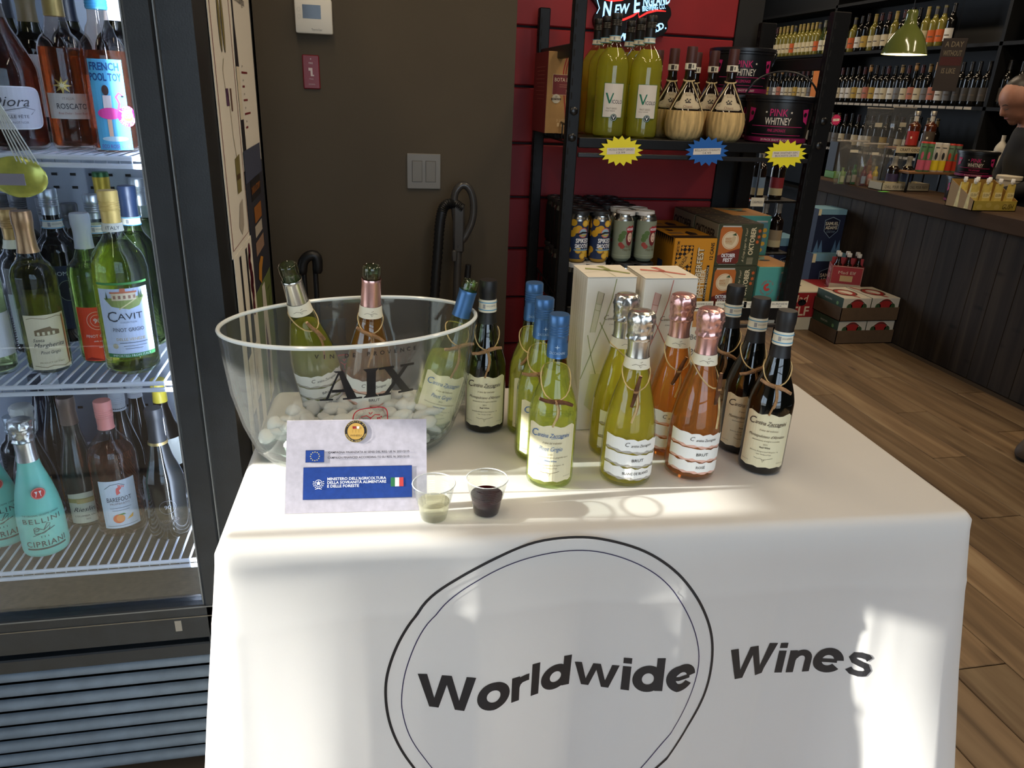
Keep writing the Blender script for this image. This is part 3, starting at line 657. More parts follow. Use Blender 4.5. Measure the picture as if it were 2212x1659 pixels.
def zacc_label(kind):
    a = Art(); R = .041; c = {'red': (ink(60, 44, 40), ink(60, 40, 36)), 'white': (ink(60, 104, 158), ink(60, 104, 158))}[kind]
    w = .044; edge = [(-w, .018)] + [(-w + .088 * k / 12, .0165 + .0012 * math.sin(k * 2.1)) for k in range(1, 12)] + [(w, .018), (w, .116)] + [(w - .088 * k / 12, .119 + .0022 * math.sin(k * 1.3)) for k in range(1, 12)] + [(-w, .118)]
    a.poly(edge, CREAM, 0)
    a.text('C', -.029, .104, .013, c[0], shear=.3).text('antina Zaccagnini', .004, .1025, .0075, c[0], shear=.35, w=.056, sp=.92)
    a.line([(.000, .0965), (.006, .0975), (.022, .0975)], .0006, c[0])
    a.text('il vino dal tralcetto', .002, .089, .0036, ink(100, 86, 66), shear=.4, w=.032)
    a.text("Montepulciano d'Abruzzo" if kind == 'red' else 'Pinot Grigio', 0, .0775 if kind == 'red' else .078, .0052 if kind == 'red' else .0078, c[1], shear=.35, w=.064 if kind == 'red' else .04)
    g = ink(96, 84, 66)
    a.text('denominazione di origine controllata' if kind == 'red' else 'colline pescaresi indicazione geografica tipica', 0, .069 if kind == 'red' else .0625, .0026, g, shear=.4, w=.048 if kind == 'red' else .062)
    a.text('2021' if kind == 'red' else '2023', 0, .062 if kind == 'red' else .068, .0028, g)
    a.text('Red Wine' if kind == 'red' else 'White Wine', 0, .056, .003, ink(50, 44, 44) if kind == 'red' else c[0], bold=.02)
    a.text('Bottled by Zaccagnini S.p.A. Bolognano - PE', 0, .048, .0022, g, shear=.4, w=.05).text('Italia  Product of Italy', 0, .0425, .0022, g, shear=.4, w=.026)
    a.line([(-.016, .035), (-.01, .033), (-.005, .034), (0, .032), (.006, .0335), (.011, .0345), (.017, .036)], .0006, g).line([(-.002, .032), (.0, .027), (.002, .032)], .0006, g)
    a.text('Net Cont. 750 ml', -.032, .026, .0018, g, w=.014).text('12.5% Alc. by Vol.', .032, .026, .0018, g, w=.014)
    return a
def spark_label(kind):
    a = Art(); w = .052; wp = P((238, 236, 230), .6, 0, .2); g = ink(70, 66, 62); sh = ink(176, 170, 160) if kind == 'blanc' else ink(222, 176, 158)
    def strip(z0, z1, sl, m, lay):
        n = 16; up = [(-w + 2 * w * k / n, z1 + sl * (k / n - .5) + .0011 * math.sin(k * 1.9 + z0 * 900) + .0008 * math.sin(k * 4.1)) for k in range(n + 1)]
        dn = [(w - 2 * w * k / n, z0 + sl * (.5 - k / n) + .0011 * math.sin(k * 2.3 + z0 * 700) + .0007 * math.sin(k * 5)) for k in range(n + 1)]
        a.poly(up + dn, m, lay)
    for (z0, z1) in ((.070, .092), (.044, .064), (.020, .038)):
        strip(z0 - .004, z1 - .004, -.006, sh, 0); strip(z0, z1, -.006, wp, 1)
    a.text('C', -.010, .083, .0075, g, 3, shear=.3).text('antina Zaccagnini', .015, .081, .0048, g, 3, shear=.35, w=.038, sp=.92)
    a.text('BRUT', .010, .0535, .0052, g, 3, bold=.01, w=.021)
    a.text('BLANC DE BLANCS' if kind == 'blanc' else 'ROSÉ', .010, .0285, .0046, g, 3, bold=.01, w=.048 if kind == 'blanc' else .016)
    return a
def vine_band():
    a = Art(); g = ink(80, 74, 68)
    a.line([(-.012, -.002), (-.006, .001), (0, -.001), (.006, .001), (.012, -.001)], .0006, g).line([(0, -.001), (.002, -.005), (.004, -.002)], .0006, g).ell(.002, .004, .0007, .0007, g, 2, 8).ell(.004, .005, .0007, .0007, g, 2, 8)
    return a
def strip_band():
    a = Art(); g = ink(70, 74, 80); a.rect(-.009, -.004, -.004, .004, ink(150, 150, 150), 1).text('DOCG 0270279225', .007, .001, .003, g, 2, w=.018).rect(-.05, .0062, .05, .0078, ink(70, 150, 190), 1).rect(-.05, -.0078, .05, -.0062, ink(70, 150, 190), 1); return a
L_RED, L_WHITE, L_BL, L_RO, A_VB, A_SB = zacc_label('red'), zacc_label('white'), spark_label('blanc'), spark_label('rose'), vine_band(), strip_band()
A_CAPT = Art().text('ZACCAGNINI', 0, -.004, .0042, ink(170, 196, 220), 2, w=.026).star(0, .006, .0045, ink(170, 196, 220), 2, 4, .25)
def red_b(label, top, dr=0, tw_=None, Y=None):
    p = atz(*top, TZ + .2985); loc = (p.x, p.y, TZ + .0015)
    if Y: loc = (xat(top[0], Y, TZ + .2985), Y, TZ + .0015)
    return bottle('red_wine_bottle', label, loc, face_cam(loc, dr), 'burgundy', .2975, .0395, G_DARK, cap=('long', BLKCAP, .73), foilband=(.805, .885, PAPER, A_SB), lab=L_RED, group='red wine bottles on the tasting table', twig=tw_)
def pin_b(label, top, dr=0, tw_=None):
    p = atz(*top, TZ + .2985); loc = (p.x, p.y, TZ + .0015)
    return bottle('white_wine_bottle', label, loc, face_cam(loc, dr), 'burgundy', .2975, .0405, G_GREEN, W_STRAW, .70, cap=('screw', BLUE_CAP, .765), foilband=(.775, .85, BLUE_CAP, A_CAPT), lab=L_WHITE, group='white wine bottles on the tasting table', twig=tw_)
def spk_b(kind, label, top, dr=0, tw_=None):
    p = atz(*top, TZ + .304); loc = (p.x, p.y, TZ + .0015)
    return bottle('sparkling_wine_bottle', label, loc, face_cam(loc, dr), 'sparkling', .304, .0455, G_CLEAR, W_GOLD if kind == 'blanc' else W_ROSE, .685, cap=('foil', SILVER if kind == 'blanc' else ROSEF, .72), foilband=(.685, .745, PAPER, A_VB), lab=L_BL if kind == 'blanc' else L_RO, group='sparkling wine bottles on the tasting table', twig=tw_, nr=.0155)
red_b('dark red wine bottle with twig tag standing right beside the clear ice bucket', (1055, 606), 0, dict(ang=.05, stick=.22, dark=False))
pin_b('front-most blue-capped white wine bottle with a dark twig on its neck', (1209, 680), 0, dict(ang=.1, stick=-.2, zk=.545))
pin_b('middle blue-capped white wine bottle, half hidden behind the front one', (1177, 645), .25, dict(ang=-.35, stick=.05, dark=False))
pin_b('rear-most blue-capped white wine bottle of the three, left of the tall gift box', (1155, 612), .3, dict(ang=-.3, stick=.9, dark=False))
spk_b('blanc', 'front silver-foiled sparkling white bottle with three torn label strips', (1388, 672), .22, dict(ang=-.1, stick=1.4, zk=.575))
spk_b('blanc', 'rear silver-foiled sparkling white bottle standing before the green-ribbon gift box', (1355, 636), .5, dict(ang=.9, stick=1.2, zk=.58))
spk_b('rose', 'front pink-foiled sparkling rosé bottle with three torn label strips', (1538, 667), .22, dict(ang=.75, stick=1.5, zk=.56, down=.33))
spk_b('rose', 'rear pink-foiled sparkling rosé bottle standing before the pink-ribbon gift box', (1478, 636), .1, dict(ang=.15, stick=1.2, zk=.56))
red_b('front-most dark red wine bottle at the right end of the table', (1702, 672), .1, dict(ang=0, stick=-.35, dark=False))
red_b('middle dark red wine bottle of the right-hand row of three', (1646, 657), .2, dict(ang=.1, stick=.3, dark=False), 1.172)
red_b('rear-most dark red wine bottle of the right-hand row, beside the pink-ribbon box', (1591, 627), .25, dict(ang=-.3, stick=-.4, dark=False), 1.262)

# ================================================================== ice bucket, ice, bottles in it
BC = Vector((-.020, 1.258)); BH = .243
BP = [(0, .150, .088), (.03, .168, .102), (.10, .182, .112), (.30, .200, .124), (.55, .214, .134), (.80, .220, .142), (1.0, .2245, .146)]
def bab(t):
    for (t0, a0, b0), (t1, a1, b1) in zip(BP, BP[1:]):
        if t <= t1 + 1e-9: k = (t - t0) / (t1 - t0); return a0 + (a1 - a0) * k, b0 + (b1 - b0) * k
    return BP[-1][1:]
BB = math.radians(14); CB, SB = math.cos(BB), math.sin(BB)
def brot(dx, dy, z): return (BC.x + dx * CB - dy * SB, BC.y + dx * SB + dy * CB, z)
def bpt(t, th, o=0):
    a, b = bab(t); return brot((a + o) * math.cos(th), (b + o) * math.sin(th), TZ + .0015 + t * BH)
def bsurf(back):
    def f(u, v, h):
        t = min(1, max(0, v / BH)); a, b = bab(t); q = max(0, 1 - (u / a) ** 2); s = -1 if not back else 1
        return brot(u if not back else -u, s * (b * math.sqrt(q) + h), TZ + .0015 + t * BH)
    return f
BO = (BC.x, BC.y, TZ)
ACR = shell((250, 252, 250), .9, .02, .032)
bucket = thing('ice_bucket', 'clear oval acrylic ice bucket with black lettering holding three bottles', 'ice bucket', BO)
nT = 72; ts = [0, .015, .03, .06, .10, .18, .30, .42, .55, .68, .80, .90, .97, 1.0]
vs = []; fs = []
for o_, t_list in ((0, ts), (-.0045, [.06, .10, .18, .30, .55, .80, 1.0])):
    b0 = len(vs)
    for t in t_list: vs += [bpt(t, 2 * PI * i / nT, o_) for i in range(nT)]
    for j in range(len(t_list) - 1):
        for i in range(nT): fs.append((b0 + j * nT + i, b0 + j * nT + (i + 1) % nT, b0 + (j + 1) * nT + (i + 1) % nT, b0 + (j + 1) * nT + i))
    fs.append(tuple(range(b0, b0 + nT)))
MB(BO).add(vs, fs, ACR).build('bucket_wall', bucket, smooth=True, fix=False)
MB(BO).tube([bpt(1.0, 2 * PI * i / 96, -.002) for i in range(96)], .0036, 8, P((226, 232, 230), .12, 0, .6), True).build('rim', bucket, smooth=True)
def serif_A(a, x, y, w, h, m):
    t = w * .2
    a.poly([(x + w * .12, y), (x + w * .47, y + h), (x + w * .53, y + h), (x + w * .42, y + h * .72), (x + w * .19, y)], m, 2)
    a.poly([(x + w * .45, y + h), (x + w * .57, y + h), (x + w * .93, y), (x + w * .68, y)], m, 2).poly([(x + w * .28, y + h * .27), (x + w * .72, y + h * .27), (x + w * .70, y + h * .37), (x + w * .31, y + h * .37)], m, 2)
    a.rect(x, y, x + w * .32, y + h * .06, m, 2).rect(x + w * .56, y, x + w * 1.05, y + h * .06, m, 2).poly([(x + w * .34, y + h), (x + w * .40, y + h * .94), (x + w * .60, y + h * .94), (x + w * .57, y + h)], m, 2)
def aix(sc=.87):
    a = Art(); m = P((14, 14, 16), .4); h = .060 * sc; y = .134
    serif_A(a, -.078 * sc, y, .072 * sc, h, m)
    x = .006 * sc; a.rect(x, y, x + .017 * sc, y + h, m, 2).poly([(x - .006, y), (x + .023 * sc, y), (x + .017 * sc, y + .006), (x, y + .006)], m, 2).poly([(x - .006, y + h), (x + .023 * sc, y + h), (x + .017 * sc, y + h - .006), (x, y + h - .006)], m, 2)
    x = .032 * sc; w = .062 * sc
    a.poly([(x + .004, y + h), (x + .02 * sc, y + h), (x + w, y), (x + w - .017 * sc, y)], m, 2).poly([(x + w - .004, y + h), (x + w - .012, y + h), (x + .004, y), (x + .012, y)], m, 2)
    a.rect(x - .003, y + h - .004, x + .026 * sc, y + h, m, 2).rect(x + w - .02, y + h - .004, x + w + .004, y + h, m, 2).rect(x - .003, y, x + .018, y + .004, m, 2).rect(x + w - .023, y, x + w + .004, y + .004, m, 2)
    for k, ch in enumerate('VIN DE PROVENCE'): a.text(ch, -.070 + k * .0112, .212, .0066, m, 2, bold=.012)
    r = ink(206, 40, 62); cx_, cy_ = .012, .088
    rr = [(cx_ + .029 * (abs(math.cos(q)) ** .55) * (1 if math.cos(q) > 0 else -1), cy_ + .026 * (abs(math.sin(q)) ** .55) * (1 if math.sin(q) > 0 else -1)) for q in [2 * PI * i / 40 for i in range(40)]]
    a.line(rr, .0018, r, 2, True)
    for (x, y2) in [(cx_ + .85 * (x - cx_), cy_ + .85 * (y2 - cy_)) for x, y2 in rr[::1]]: a.ell(x, y2, .0005, .0005, r, 2, 6)
    for k in range(9): q = PI * (k + .5) / 9 + PI; a.line([(cx_ + .004 * math.cos(q), cy_ - .002 + .003 * math.sin(q)), (cx_ + .021 * math.cos(q), cy_ - .002 + .018 * math.sin(q))], .0009, r, 2)
    a.line([(cx_, cy_ - .002), (cx_, cy_ + .008)], .0016, r, 2)
    for s in (-1, 1):
        a.line([(cx_, cy_ + .006), (cx_ + s * .007, cy_ + .012), (cx_ + s * .016, cy_ + .010)], .0016, r, 2)
        for (u, v) in ((.012, .004), (.015, .004), (.0135, .001), (.018, .006), (.0165, .001)): a.ell(cx_ + s * u, cy_ + v, .0015, .0015, r, 2, 8)
        a.poly([(cx_, cy_ + .012), (cx_ + s * .004, cy_ + .018), (cx_ + s * .001, cy_ + .017)], r, 2)
    a.p = [([(x - .021, y + .018) for x, y in v], f, m_, l) for v, f, m_, l in a.p]
    return a
for bk in (False, True):
    mb = MB(BO); aix().emit(mb, bsurf(bk), .02, .0004); mb.build('printed_lettering', bucket, fix=False)
# meltwater and ice lumps
wat = [bpt(.07, 2 * PI * i / 48, -.008) for i in range(48)] + [bpt(.14, 2 * PI * i / 48, -.008) for i in range(48)]
for i in range(48, 96): wat[i] = (wat[i][0], wat[i][1], TZ + .036)
o = MB(BO).add(wat, [tuple(range(48))[::-1], tuple(range(48, 96))] + [(i, (i + 1) % 48, (i + 1) % 48 + 48, i + 48) for i in range(48)], wine((232, 242, 240), 1.33, .35)).build('meltwater', smooth=True, loc=BO)
tag(o, 'shallow melted ice water in the bottom of the clear ice bucket', 'water')
def ice_mat():
    m, nt, N, L, b, o = newmat('ice')
    b.inputs['Base Color'].default_value = (.93, .95, .95, 1); b.inputs['Roughness'].default_value = .12; b.inputs['IOR'].default_value = 1.31; b.inputs['Transmission Weight'].default_value = .7
    t = N.new('ShaderNodeBsdfTranslucent'); t.inputs[0].default_value = (.95, .96, .96, 1)
    mx = N.new('ShaderNodeMixShader'); mx.inputs[0].default_value = .42; L.new(b.outputs[0], mx.inputs[1]); L.new(t.outputs[0], mx.inputs[2])
    df = N.new('ShaderNodeBsdfDiffuse'); df.inputs[0].default_value = (.93, .95, .95, 1); m2 = N.new('ShaderNodeMixShader'); m2.inputs[0].default_value = .35; L.new(mx.outputs[0], m2.inputs[1]); L.new(df.outputs[0], m2.inputs[2]); L.new(m2.outputs[0], o.inputs[0]); return m
ICE = ice_mat()
def ice_mesh(seed):
    random.seed(seed); bm = bmesh.new(); bmesh.ops.create_icosphere(bm, subdivisions=2, radius=1)
    for v in bm.verts:
        n = 1 + .12 * noise.noise(v.co * 1.7 + Vector((seed, 0, 0))); v.co = Vector((v.co.x * .019 * n, v.co.y * .0135 * n, (v.co.z if v.co.z > 0 else v.co.z * .55) * .0095 * n))
    return MB().bm(bm, ICE).mesh('ice_cube', True, 80)
ims = [ice_mesh(s) for s in range(4)]
random.seed(5); n_ice = 0
for layer, zz in enumerate((.019, .030, .041, .050, .057, .063)):
    for k in range(50):
        th = random.uniform(0, 2 * PI); rr = math.sqrt(random.random()); a_, b_ = bab(zz / BH)
        x, y, _ = brot((a_ - .022) * rr * math.cos(th), (b_ - .021) * rr * math.sin(th), 0)
        if layer >= 4 and (x < -.20 + .13 * (layer - 4)): continue
        o = D.objects.new('ice_cube', ims[k % 4]); COL.objects.link(o); o.location = (x, y, TZ + zz + random.uniform(-.004, .004)); o.rotation_euler = (random.uniform(-.5, .5), random.uniform(-.5, .5), random.uniform(0, 6.28))
        tag(o, 'smooth lump of ice piled in the clear acrylic bucket', 'ice cube', 'ice lumps in the clear bucket'); n_ice += 1
def tilted(B, tpx, L, spin=0):
    B = Vector(B); d = ray(*tpx); oc = CAM - B; a = d.dot(d); b = 2 * oc.dot(d); c = oc.dot(oc) - L * L; disc = max(0, b * b - 4 * a * c)
    best = min(((-b + s * math.sqrt(disc)) / (2 * a) for s in (-1, 1)), key=lambda t: abs((CAM + d * t - B).x) + abs((CAM + d * t - B).y))
    ax = (CAM + d * best - B).normalized()
    q = Vector((0, 0, 1)).rotation_difference(ax) @ Matrix.Rotation(face_cam(B, spin), 3, 'Z').to_quaternion()
    return q.to_euler()
B1 = atz(706, 868, .838); bottle('open_sparkling_bottle', 'opened silver-foiled sparkling white bottle leaning left in the ice bucket', B1, kind='sparkling', H=.302, R=.0455, glass=G_OPEN, liquid=W_GOLD, lvl=.60, cap=('sleeve', SILVER, .725, .90), foilband=(.685, .755, PAPER, A_VB), lab=L_BL, rot=tilted(B1, (620, 570), .302, .05), opened=True, nr=.0155, group='opened bottles in the ice bucket', twig=dict(ang=.55, stick=-1.1, zk=.585, dark=False))
B2 = atz(795, 893, .822); bottle('open_sparkling_bottle', 'opened pink-foiled sparkling rosé bottle upright in the middle of the ice bucket', B2, kind='sparkling', H=.302, R=.0455, glass=G_OPEN, liquid=W_ROSE, lvl=.665, cap=('sleeve', ROSEF, .725, .92), foilband=(.685, .755, PAPER, A_VB), lab=L_RO, rot=tilted(B2, (803, 573), .302, 0), opened=True, nr=.0155, group='opened bottles in the ice bucket', twig=dict(ang=0, stick=-.5, zk=.60, dark=False))
B3 = atz(926, 918, .812); bottle('open_white_wine_bottle', 'opened blue-sleeved white wine bottle leaning on the right rim of the ice bucket', B3, kind='burgundy', H=.2975, R=.0405, glass=G_GREEN, liquid=W_STRAW, lvl=.50, cap=('sleeve', BLUE_CAP, .765, .935), lab=L_WHITE, rot=tilted(B3, (1018, 605), .2975, .1), opened=True, group='opened bottles in the ice bucket', twig=dict(ang=.2, stick=.35, zk=.60, dark=False))

# ================================================================== tent card, cups, gift boxes, spare cups
cBL, cBR = Vector((-.1331, 1.029, TZ + .0016)), Vector((.0862, 1.0135, TZ + .0016)); cTL, cTR = Vector((-.123, 1.066, .9385)), Vector((.0885, 1.050, .939))
card_m = P((196, 190, 200), .8, 0, .2, var=.10, scale=90)
card = thing('tent_card', 'mauve marbled folded card with a blue ministry banner in front of the ice bucket', 'sign', (cBL + cBR) / 2); CO = tuple((cBL + cBR) / 2)
def on_card(u, v, h):
    l = cBL.lerp(cTL, v); r = cBR.lerp(cTR, v); n = (cBR - cBL).cross(cTL - cBL).normalized()
    if n.y > 0: n = -n
    return tuple(l.lerp(r, u) + n * h)
back_off = Vector((.003, .052, 0))
m = MB(CO)
for A_, B_, C_, D_ in ((cBL, cBR, cTR, cTL), (cTL, cTR, cTR.lerp(cBR, 1) + back_off, cTL.lerp(cBL, 1) + back_off)):
    n = (B_ - A_).cross(D_ - A_).normalized() * .0005
    m.add([A_ - n, B_ - n, C_ - n, D_ - n, A_ + n, B_ + n, C_ + n, D_ + n], [(0, 1, 2, 3), (7, 6, 5, 4), (0, 1, 5, 4), (1, 2, 6, 5), (2, 3, 7, 6), (3, 0, 4, 7)], card_m)
m.build('folded_sheet', card)
def cardart(fn, name):                                  # art drawn in metres (0..219 x 0..150 mm) and laid on the sheet
    a = Art(); fn(a); mb = MB(CO); a.emit(mb, lambda u, v, h: on_card(u / .2196, v / .1475, h + .0007), None, .0003); return mb.build(name, card, fix=False)
BLU = P((26, 62, 140), .6, 0, .3, var=.12, scale=120); WH = ink(236, 236, 240); DK = ink(44, 42, 52)
def c1(a): a.rect(.030, .0815, .0585, .1005, BLU, 1).frame(.030, .0815, .0585, .1005, .0006, ink(40, 50, 80)); [a.star(.0443 + .0068 * math.sin(k * PI / 6), .091 + .0068 * math.cos(k * PI / 6), .0012, ink(236, 220, 120), 2) for k in range(12)]
cardart(c1, 'printed_flag')
def c2(a): a.text('CAMPAGNA FINANZIATA AI SENSI DEL REG. UE N. 2021/2115', .065, .0965, .0031, DK, 2, bold=.012, w=.127, align='L').text('CAMPAIGN FINANCED ACCORDING TO EU REG. N. 2021/2115', .064, .0882, .0031, DK, 2, bold=.012, w=.128, align='L')
cardart(c2, 'lettering')
def c3(a):
    a.rect(.027, .022, .196, .0735, BLU, 1).frame(.027, .022, .196, .0735, .0006, ink(60, 70, 110))
    for k, t in enumerate(("MINISTERO DELL'AGRICOLTURA", 'DELLA SOVRANITÀ ALIMENTARE', 'E DELLE FORESTE')): a.text(t, .064, .0545 - k * .0058, .0042, WH, 3, bold=.025, w=(.0915, .0915, .049)[k], align='L')
    x, y = .0505, .048; a.star(x, y, .0045, WH, 3).ring(x, y, .0058, .0058, .0008, WH, 3, 20)
    for k in range(10): q = PI * .9 + 1.2 * PI * k / 9; a.ell(x + .0078 * math.cos(q), y + .0078 * math.sin(q), .0012, .0008, WH, 3, 6)
    a.line([(x - .005, y - .0095), (x, y - .008), (x + .005, y - .0095)], .001, WH, 3)
    for k, c in enumerate(((48, 118, 72), (226, 226, 226), (206, 70, 66))): a.rect(.1625 + k * .0067, .040, .1692 + k * .0067, .0545, ink(*c), 2)
cardart(c3, 'printed_banner')
def c4(a):
    x, y = .1075, .1295; a.ell(x, y, .0178, .0178, ink(40, 34, 32), 1, 36).ring(x, y, .0178, .0178, .0006, GOLDC, 2, 36).ell(x, y, .0132, .0132, P((206, 160, 70), .4, .2), 2, 36)
    a.circtext('IMPORTED BY', x, y, .0155, .0022, ink(220, 190, 120), PI * .82, -PI * .64).circtext('EDDYSTONE PA - WINESUR - BOSTON', x, y, .0155, .0022, ink(220, 190, 120), PI * 1.1, PI * .8, flip=True)
    a.poly([(x - .0055, y + .008), (x - .001, y + .008), (x - .0015, y + .004), (x - .005, y + .004)], ink(150, 24, 30), 3).poly([(x + .001, y + .008), (x + .0055, y + .008), (x + .005, y + .004), (x + .0015, y + .004)], ink(240, 230, 220), 3).rect(x - .001, y + .004, x + .001, y + .008, ink(150, 24, 30), 3)
    for k in range(3): a.line([(x - .005 + k * .005, y + .003), (x - .005 + k * .005, y - .002)], .0005, ink(150, 110, 50), 3)
    a.text('WINESU', x, y - .0065, .0028, ink(70, 50, 30), 3, w=.018)
cardart(c4, 'printed_seal')
CUPM = shell((240, 243, 242), 1.3, .04, .03)
def cup(label, b, liq, lv):
    p = atz(b[0], b[1], TZ + .0015); t = thing('tasting_cup', label, 'cup', (p.x, p.y, TZ + .0015), 0, 'plastic tasting cups')
    pr = [(0, .0012), (.0195, .0012), (.0205, .003), (.0222, .012), (.0245, .026)]
    for k in range(7): z = .028 + k * .0035; r = .0252 + .0055 * (k / 7); pr += [(r, z), (r + .0009, z + .0014), (r + .0003, z + .0026)]
    pr += [(.0312, .056), (.0318, .0595), (.0332, .0602), (.0336, .0612), (.0328, .062), (.0316, .0612)]
    MB().lathe(pr, 40, CUPM).build('cup_wall', t, smooth=True, ang=60)
    MB().lathe([(.0325, .0605), (.0336, .0612), (.0325, .062), (.0318, .0612), (.0325, .0605)], 40, P((232, 236, 236), .15)).build('rolled_rim', t, smooth=True)
    rt = .0245 + (lv - .026) * .17
    MB().lathe([(0, .002), (.0192, .002), (.0215, .012), (min(.0238, rt), min(.026, lv - .002)), (rt - .0006, lv), (0, lv)], 36, liq).build('wine', t, smooth=True, ang=50)
cup('clear ribbed plastic cup of sparkling white wine beside the mauve card', (937, 1118), wine((252, 249, 232), 1.34, .4, .12), .030)
cup('clear ribbed plastic cup of red wine, right of the white one', (1050, 1106), wine((104, 10, 30), 1.34, .08, .12), .034)
g = thing('cup_stack', 'stack of clear plastic cups standing behind the ice bucket and red bottle', 'cup', (.205, 1.40, TZ + .0015))
m = MB()
for k in range(16): m.lathe([(.024 + .0, .004 + k * .0085), (.031, .052 + k * .0085), (.0332, .053 + k * .0085), (.0332, .0545 + k * .0085)], 28, CUPM)
m.build('nested_cups', g, smooth=True, kind='stuff')
def gift(label, x0, x1, y0, y1, ribbon, soft, group='gift boxes on the table'):
    lo = (x0, y0, TZ + .0015); h = .311; t = thing('gift_box', label, 'box', lo, 0, group)
    bx = P((226, 220, 206), .55, 0, .3, var=.03, scale=20)
    MB().rbox(0, x1 - x0, 0, y1 - y0, 0, h, bx, .0015).build('carton', t)
    MB().rbox(-.0004, x1 - x0 + .0004, -.0008, y1 - y0 + .0004, h + .0008, h + .0016, bx, .0003).build('lid_flap', t)
    w, dpt = x1 - x0, y1 - y0; rb = ink(*ribbon); sf = ink(*soft); g1 = ink(120, 112, 100)
    a = Art()
    a.poly([(.012, .205), (.022, .205), (.033, .282), (.021, .286)], sf, 1).line([(.012, .205), (.022, .284), (.034, .281), (.022, .205)], .0008, rb, 2).line([(.019, .262), (.031, .259)], .0008, rb, 2).line([(.017, .25), (.029, .247)], .0008, rb, 2).poly([(.02, .263), (.031, .260), (.035, .281), (.022, .286)], ink(min(255, soft[0] - 14), soft[1] - 18, soft[2] - 16), 2)
    a.line([(.056, .309), (.05, .27), (.038, .225), (.02, .17), (.0, .11)], .0016, rb, 2).line([(.03, .225), (.05, .19), (.07, .155), (.085, .13)], .0016, rb, 2).line([(.008, .2), (.02, .15), (.03, .12)], .0016, rb, 2)
    a.text('C', .042, .2345, .009, g1, 3, shear=.3).text('antina Zaccagnini', .066, .2325, .0055, g1, 3, shear=.35, w=.042, sp=.92).text('il vino dal tralcetto', .064, .221, .003, g1, 3, shear=.4, w=.03)
    a.poly([(.02, .12), (.075, .12), (.085, .06), (.05, .02), (.012, .055)], ink(soft[0], soft[1] + 4, soft[2] - 6), 1).frame(.018, .06, .07, .125, .0008, sf, 2)
    decal('print', t, a, on_y(0, 0, 0))
    a = Art()
    for k in range(5): a.line([(-.01 - .016 * k, .309), (-.02 - .013 * k, .2), (-.014 - .016 * k, .12)], .0009, ink(soft[0] - 30, soft[1] - 30, soft[2] - 30), 2)
    a.poly([(-.01, .08), (-.03, .12), (-.05, .19), (-.04, .1)], sf, 1)
    decal('side_print', t, a, lambda u, v, h: (-h, -u, v))
    a = Art()
    a.poly([(.012, .062), (.052, .05), (.05, .06), (.016, .075)], rb, 1).poly([(.05, .05), (.088, .022), (.093, .03), (.06, .058)], rb, 1).poly([(.042, .088), (.055, .055), (.062, .06), (.056, .09)], rb, 1).poly([(.047, .05), (.06, .046), (.06, .06), (.048, .06)], ink(ribbon[0] - 30, ribbon[1] - 30, ribbon[2] - 30), 2).line([(.05, .05), (.054, .0)], .0012, rb, 2).line([(.05, .052), (.0, .03)], .0008, rb, 2)
    decal('top_print', t, a, on_top(0, 0, h + .0017))
gift('tall cream gift box printed with an olive-green ribbon, left of the pair', .406, .502, 1.276, 1.376, (150, 156, 104), (206, 202, 176))
gift('tall cream gift box printed with a coral-pink ribbon, right of the pair', .514, .620, 1.264, 1.368, (196, 118, 104), (222, 190, 178))

# ================================================================== things on the brown wall and behind the table
t = thing('thermostat', 'white square thermostat with a dark screen on the brown wall', 'thermostat', (-.125, 2.60, 1.61))
tm = P((214, 208, 194), .5); MB().rbox(-.056, .056, -.026, -.001, -.048, .05, tm, .006, seg=2).build('housing', t, smooth=True)
MB().box(-.032, .022, -.0265, -.0258, -.006, .032, P((14, 14, 14), .15)).build('screen', t)
decal('lettering', t, Art().text('ThermoClear', .008, -.036, .006, ink(110, 104, 96), 1, w=.032).ring(-.043, .018, .005, .006, .0006, ink(180, 176, 166), 1).ring(-.043, -.002, .005, .006, .0006, ink(180, 176, 166), 1), on_y(0, -.0265, 0))
t = thing('alarm_plate', 'dark red wall plate with white marks under the thermostat', 'wall plate', (-.142, 2.60, 1.453))
MB().rbox(-.026, .026, -.006, -.001, -.05, .05, P((116, 20, 30), .4), .003).build('plate', t)
a = Art(); wr1 = ink(196, 180, 176); a.text('FIRE', 0, .026, .005, wr1).poly([(-.008, .012), (.004, .012), (.004, -.008), (.008, -.008), (.008, -.012), (-.002, -.012), (-.002, .004), (-.008, .004)], wr1, 2).text('PULL', 0, -.02, .004, wr1).text('DOWN', 0, -.036, .004, wr1).star(0, .038, .003, wr1, 2)
decal('print', t, a, on_y(0, -.0062, 0))
t = thing('light_switch', 'grey double rocker switch plate on the brown wall', 'light switch', (.212, 2.60, 1.157))
sgm = P((112, 108, 100), .45); MB().rbox(-.057, .057, -.007, -.001, -.058, .058, sgm, .002).build('plate', t)
for x in (-.023, .023):
    MB().rbox(x - .0165, x + .0165, -.010, -.006, -.034, .034, sgm, .001, Matrix.Rotation(.05, 4, 'X')).box(x - .0175, x + .0175, -.0073, -.0068, -.035, .035, P((60, 58, 54), .6)).build('rocker', t)
vac = thing('vacuum_cleaner', 'dark upright vacuum cleaner with looped handle and ribbed hose against the wall', 'vacuum cleaner', (.34, 2.5, 0)); VO = (.34, 2.5, 0)
vm = P((58, 56, 54), .3, 0, .5, var=.1); vb = P((18, 18, 19), .45)
pp = lambda x, y, Y=2.5: tuple(aty(x, y, Y))
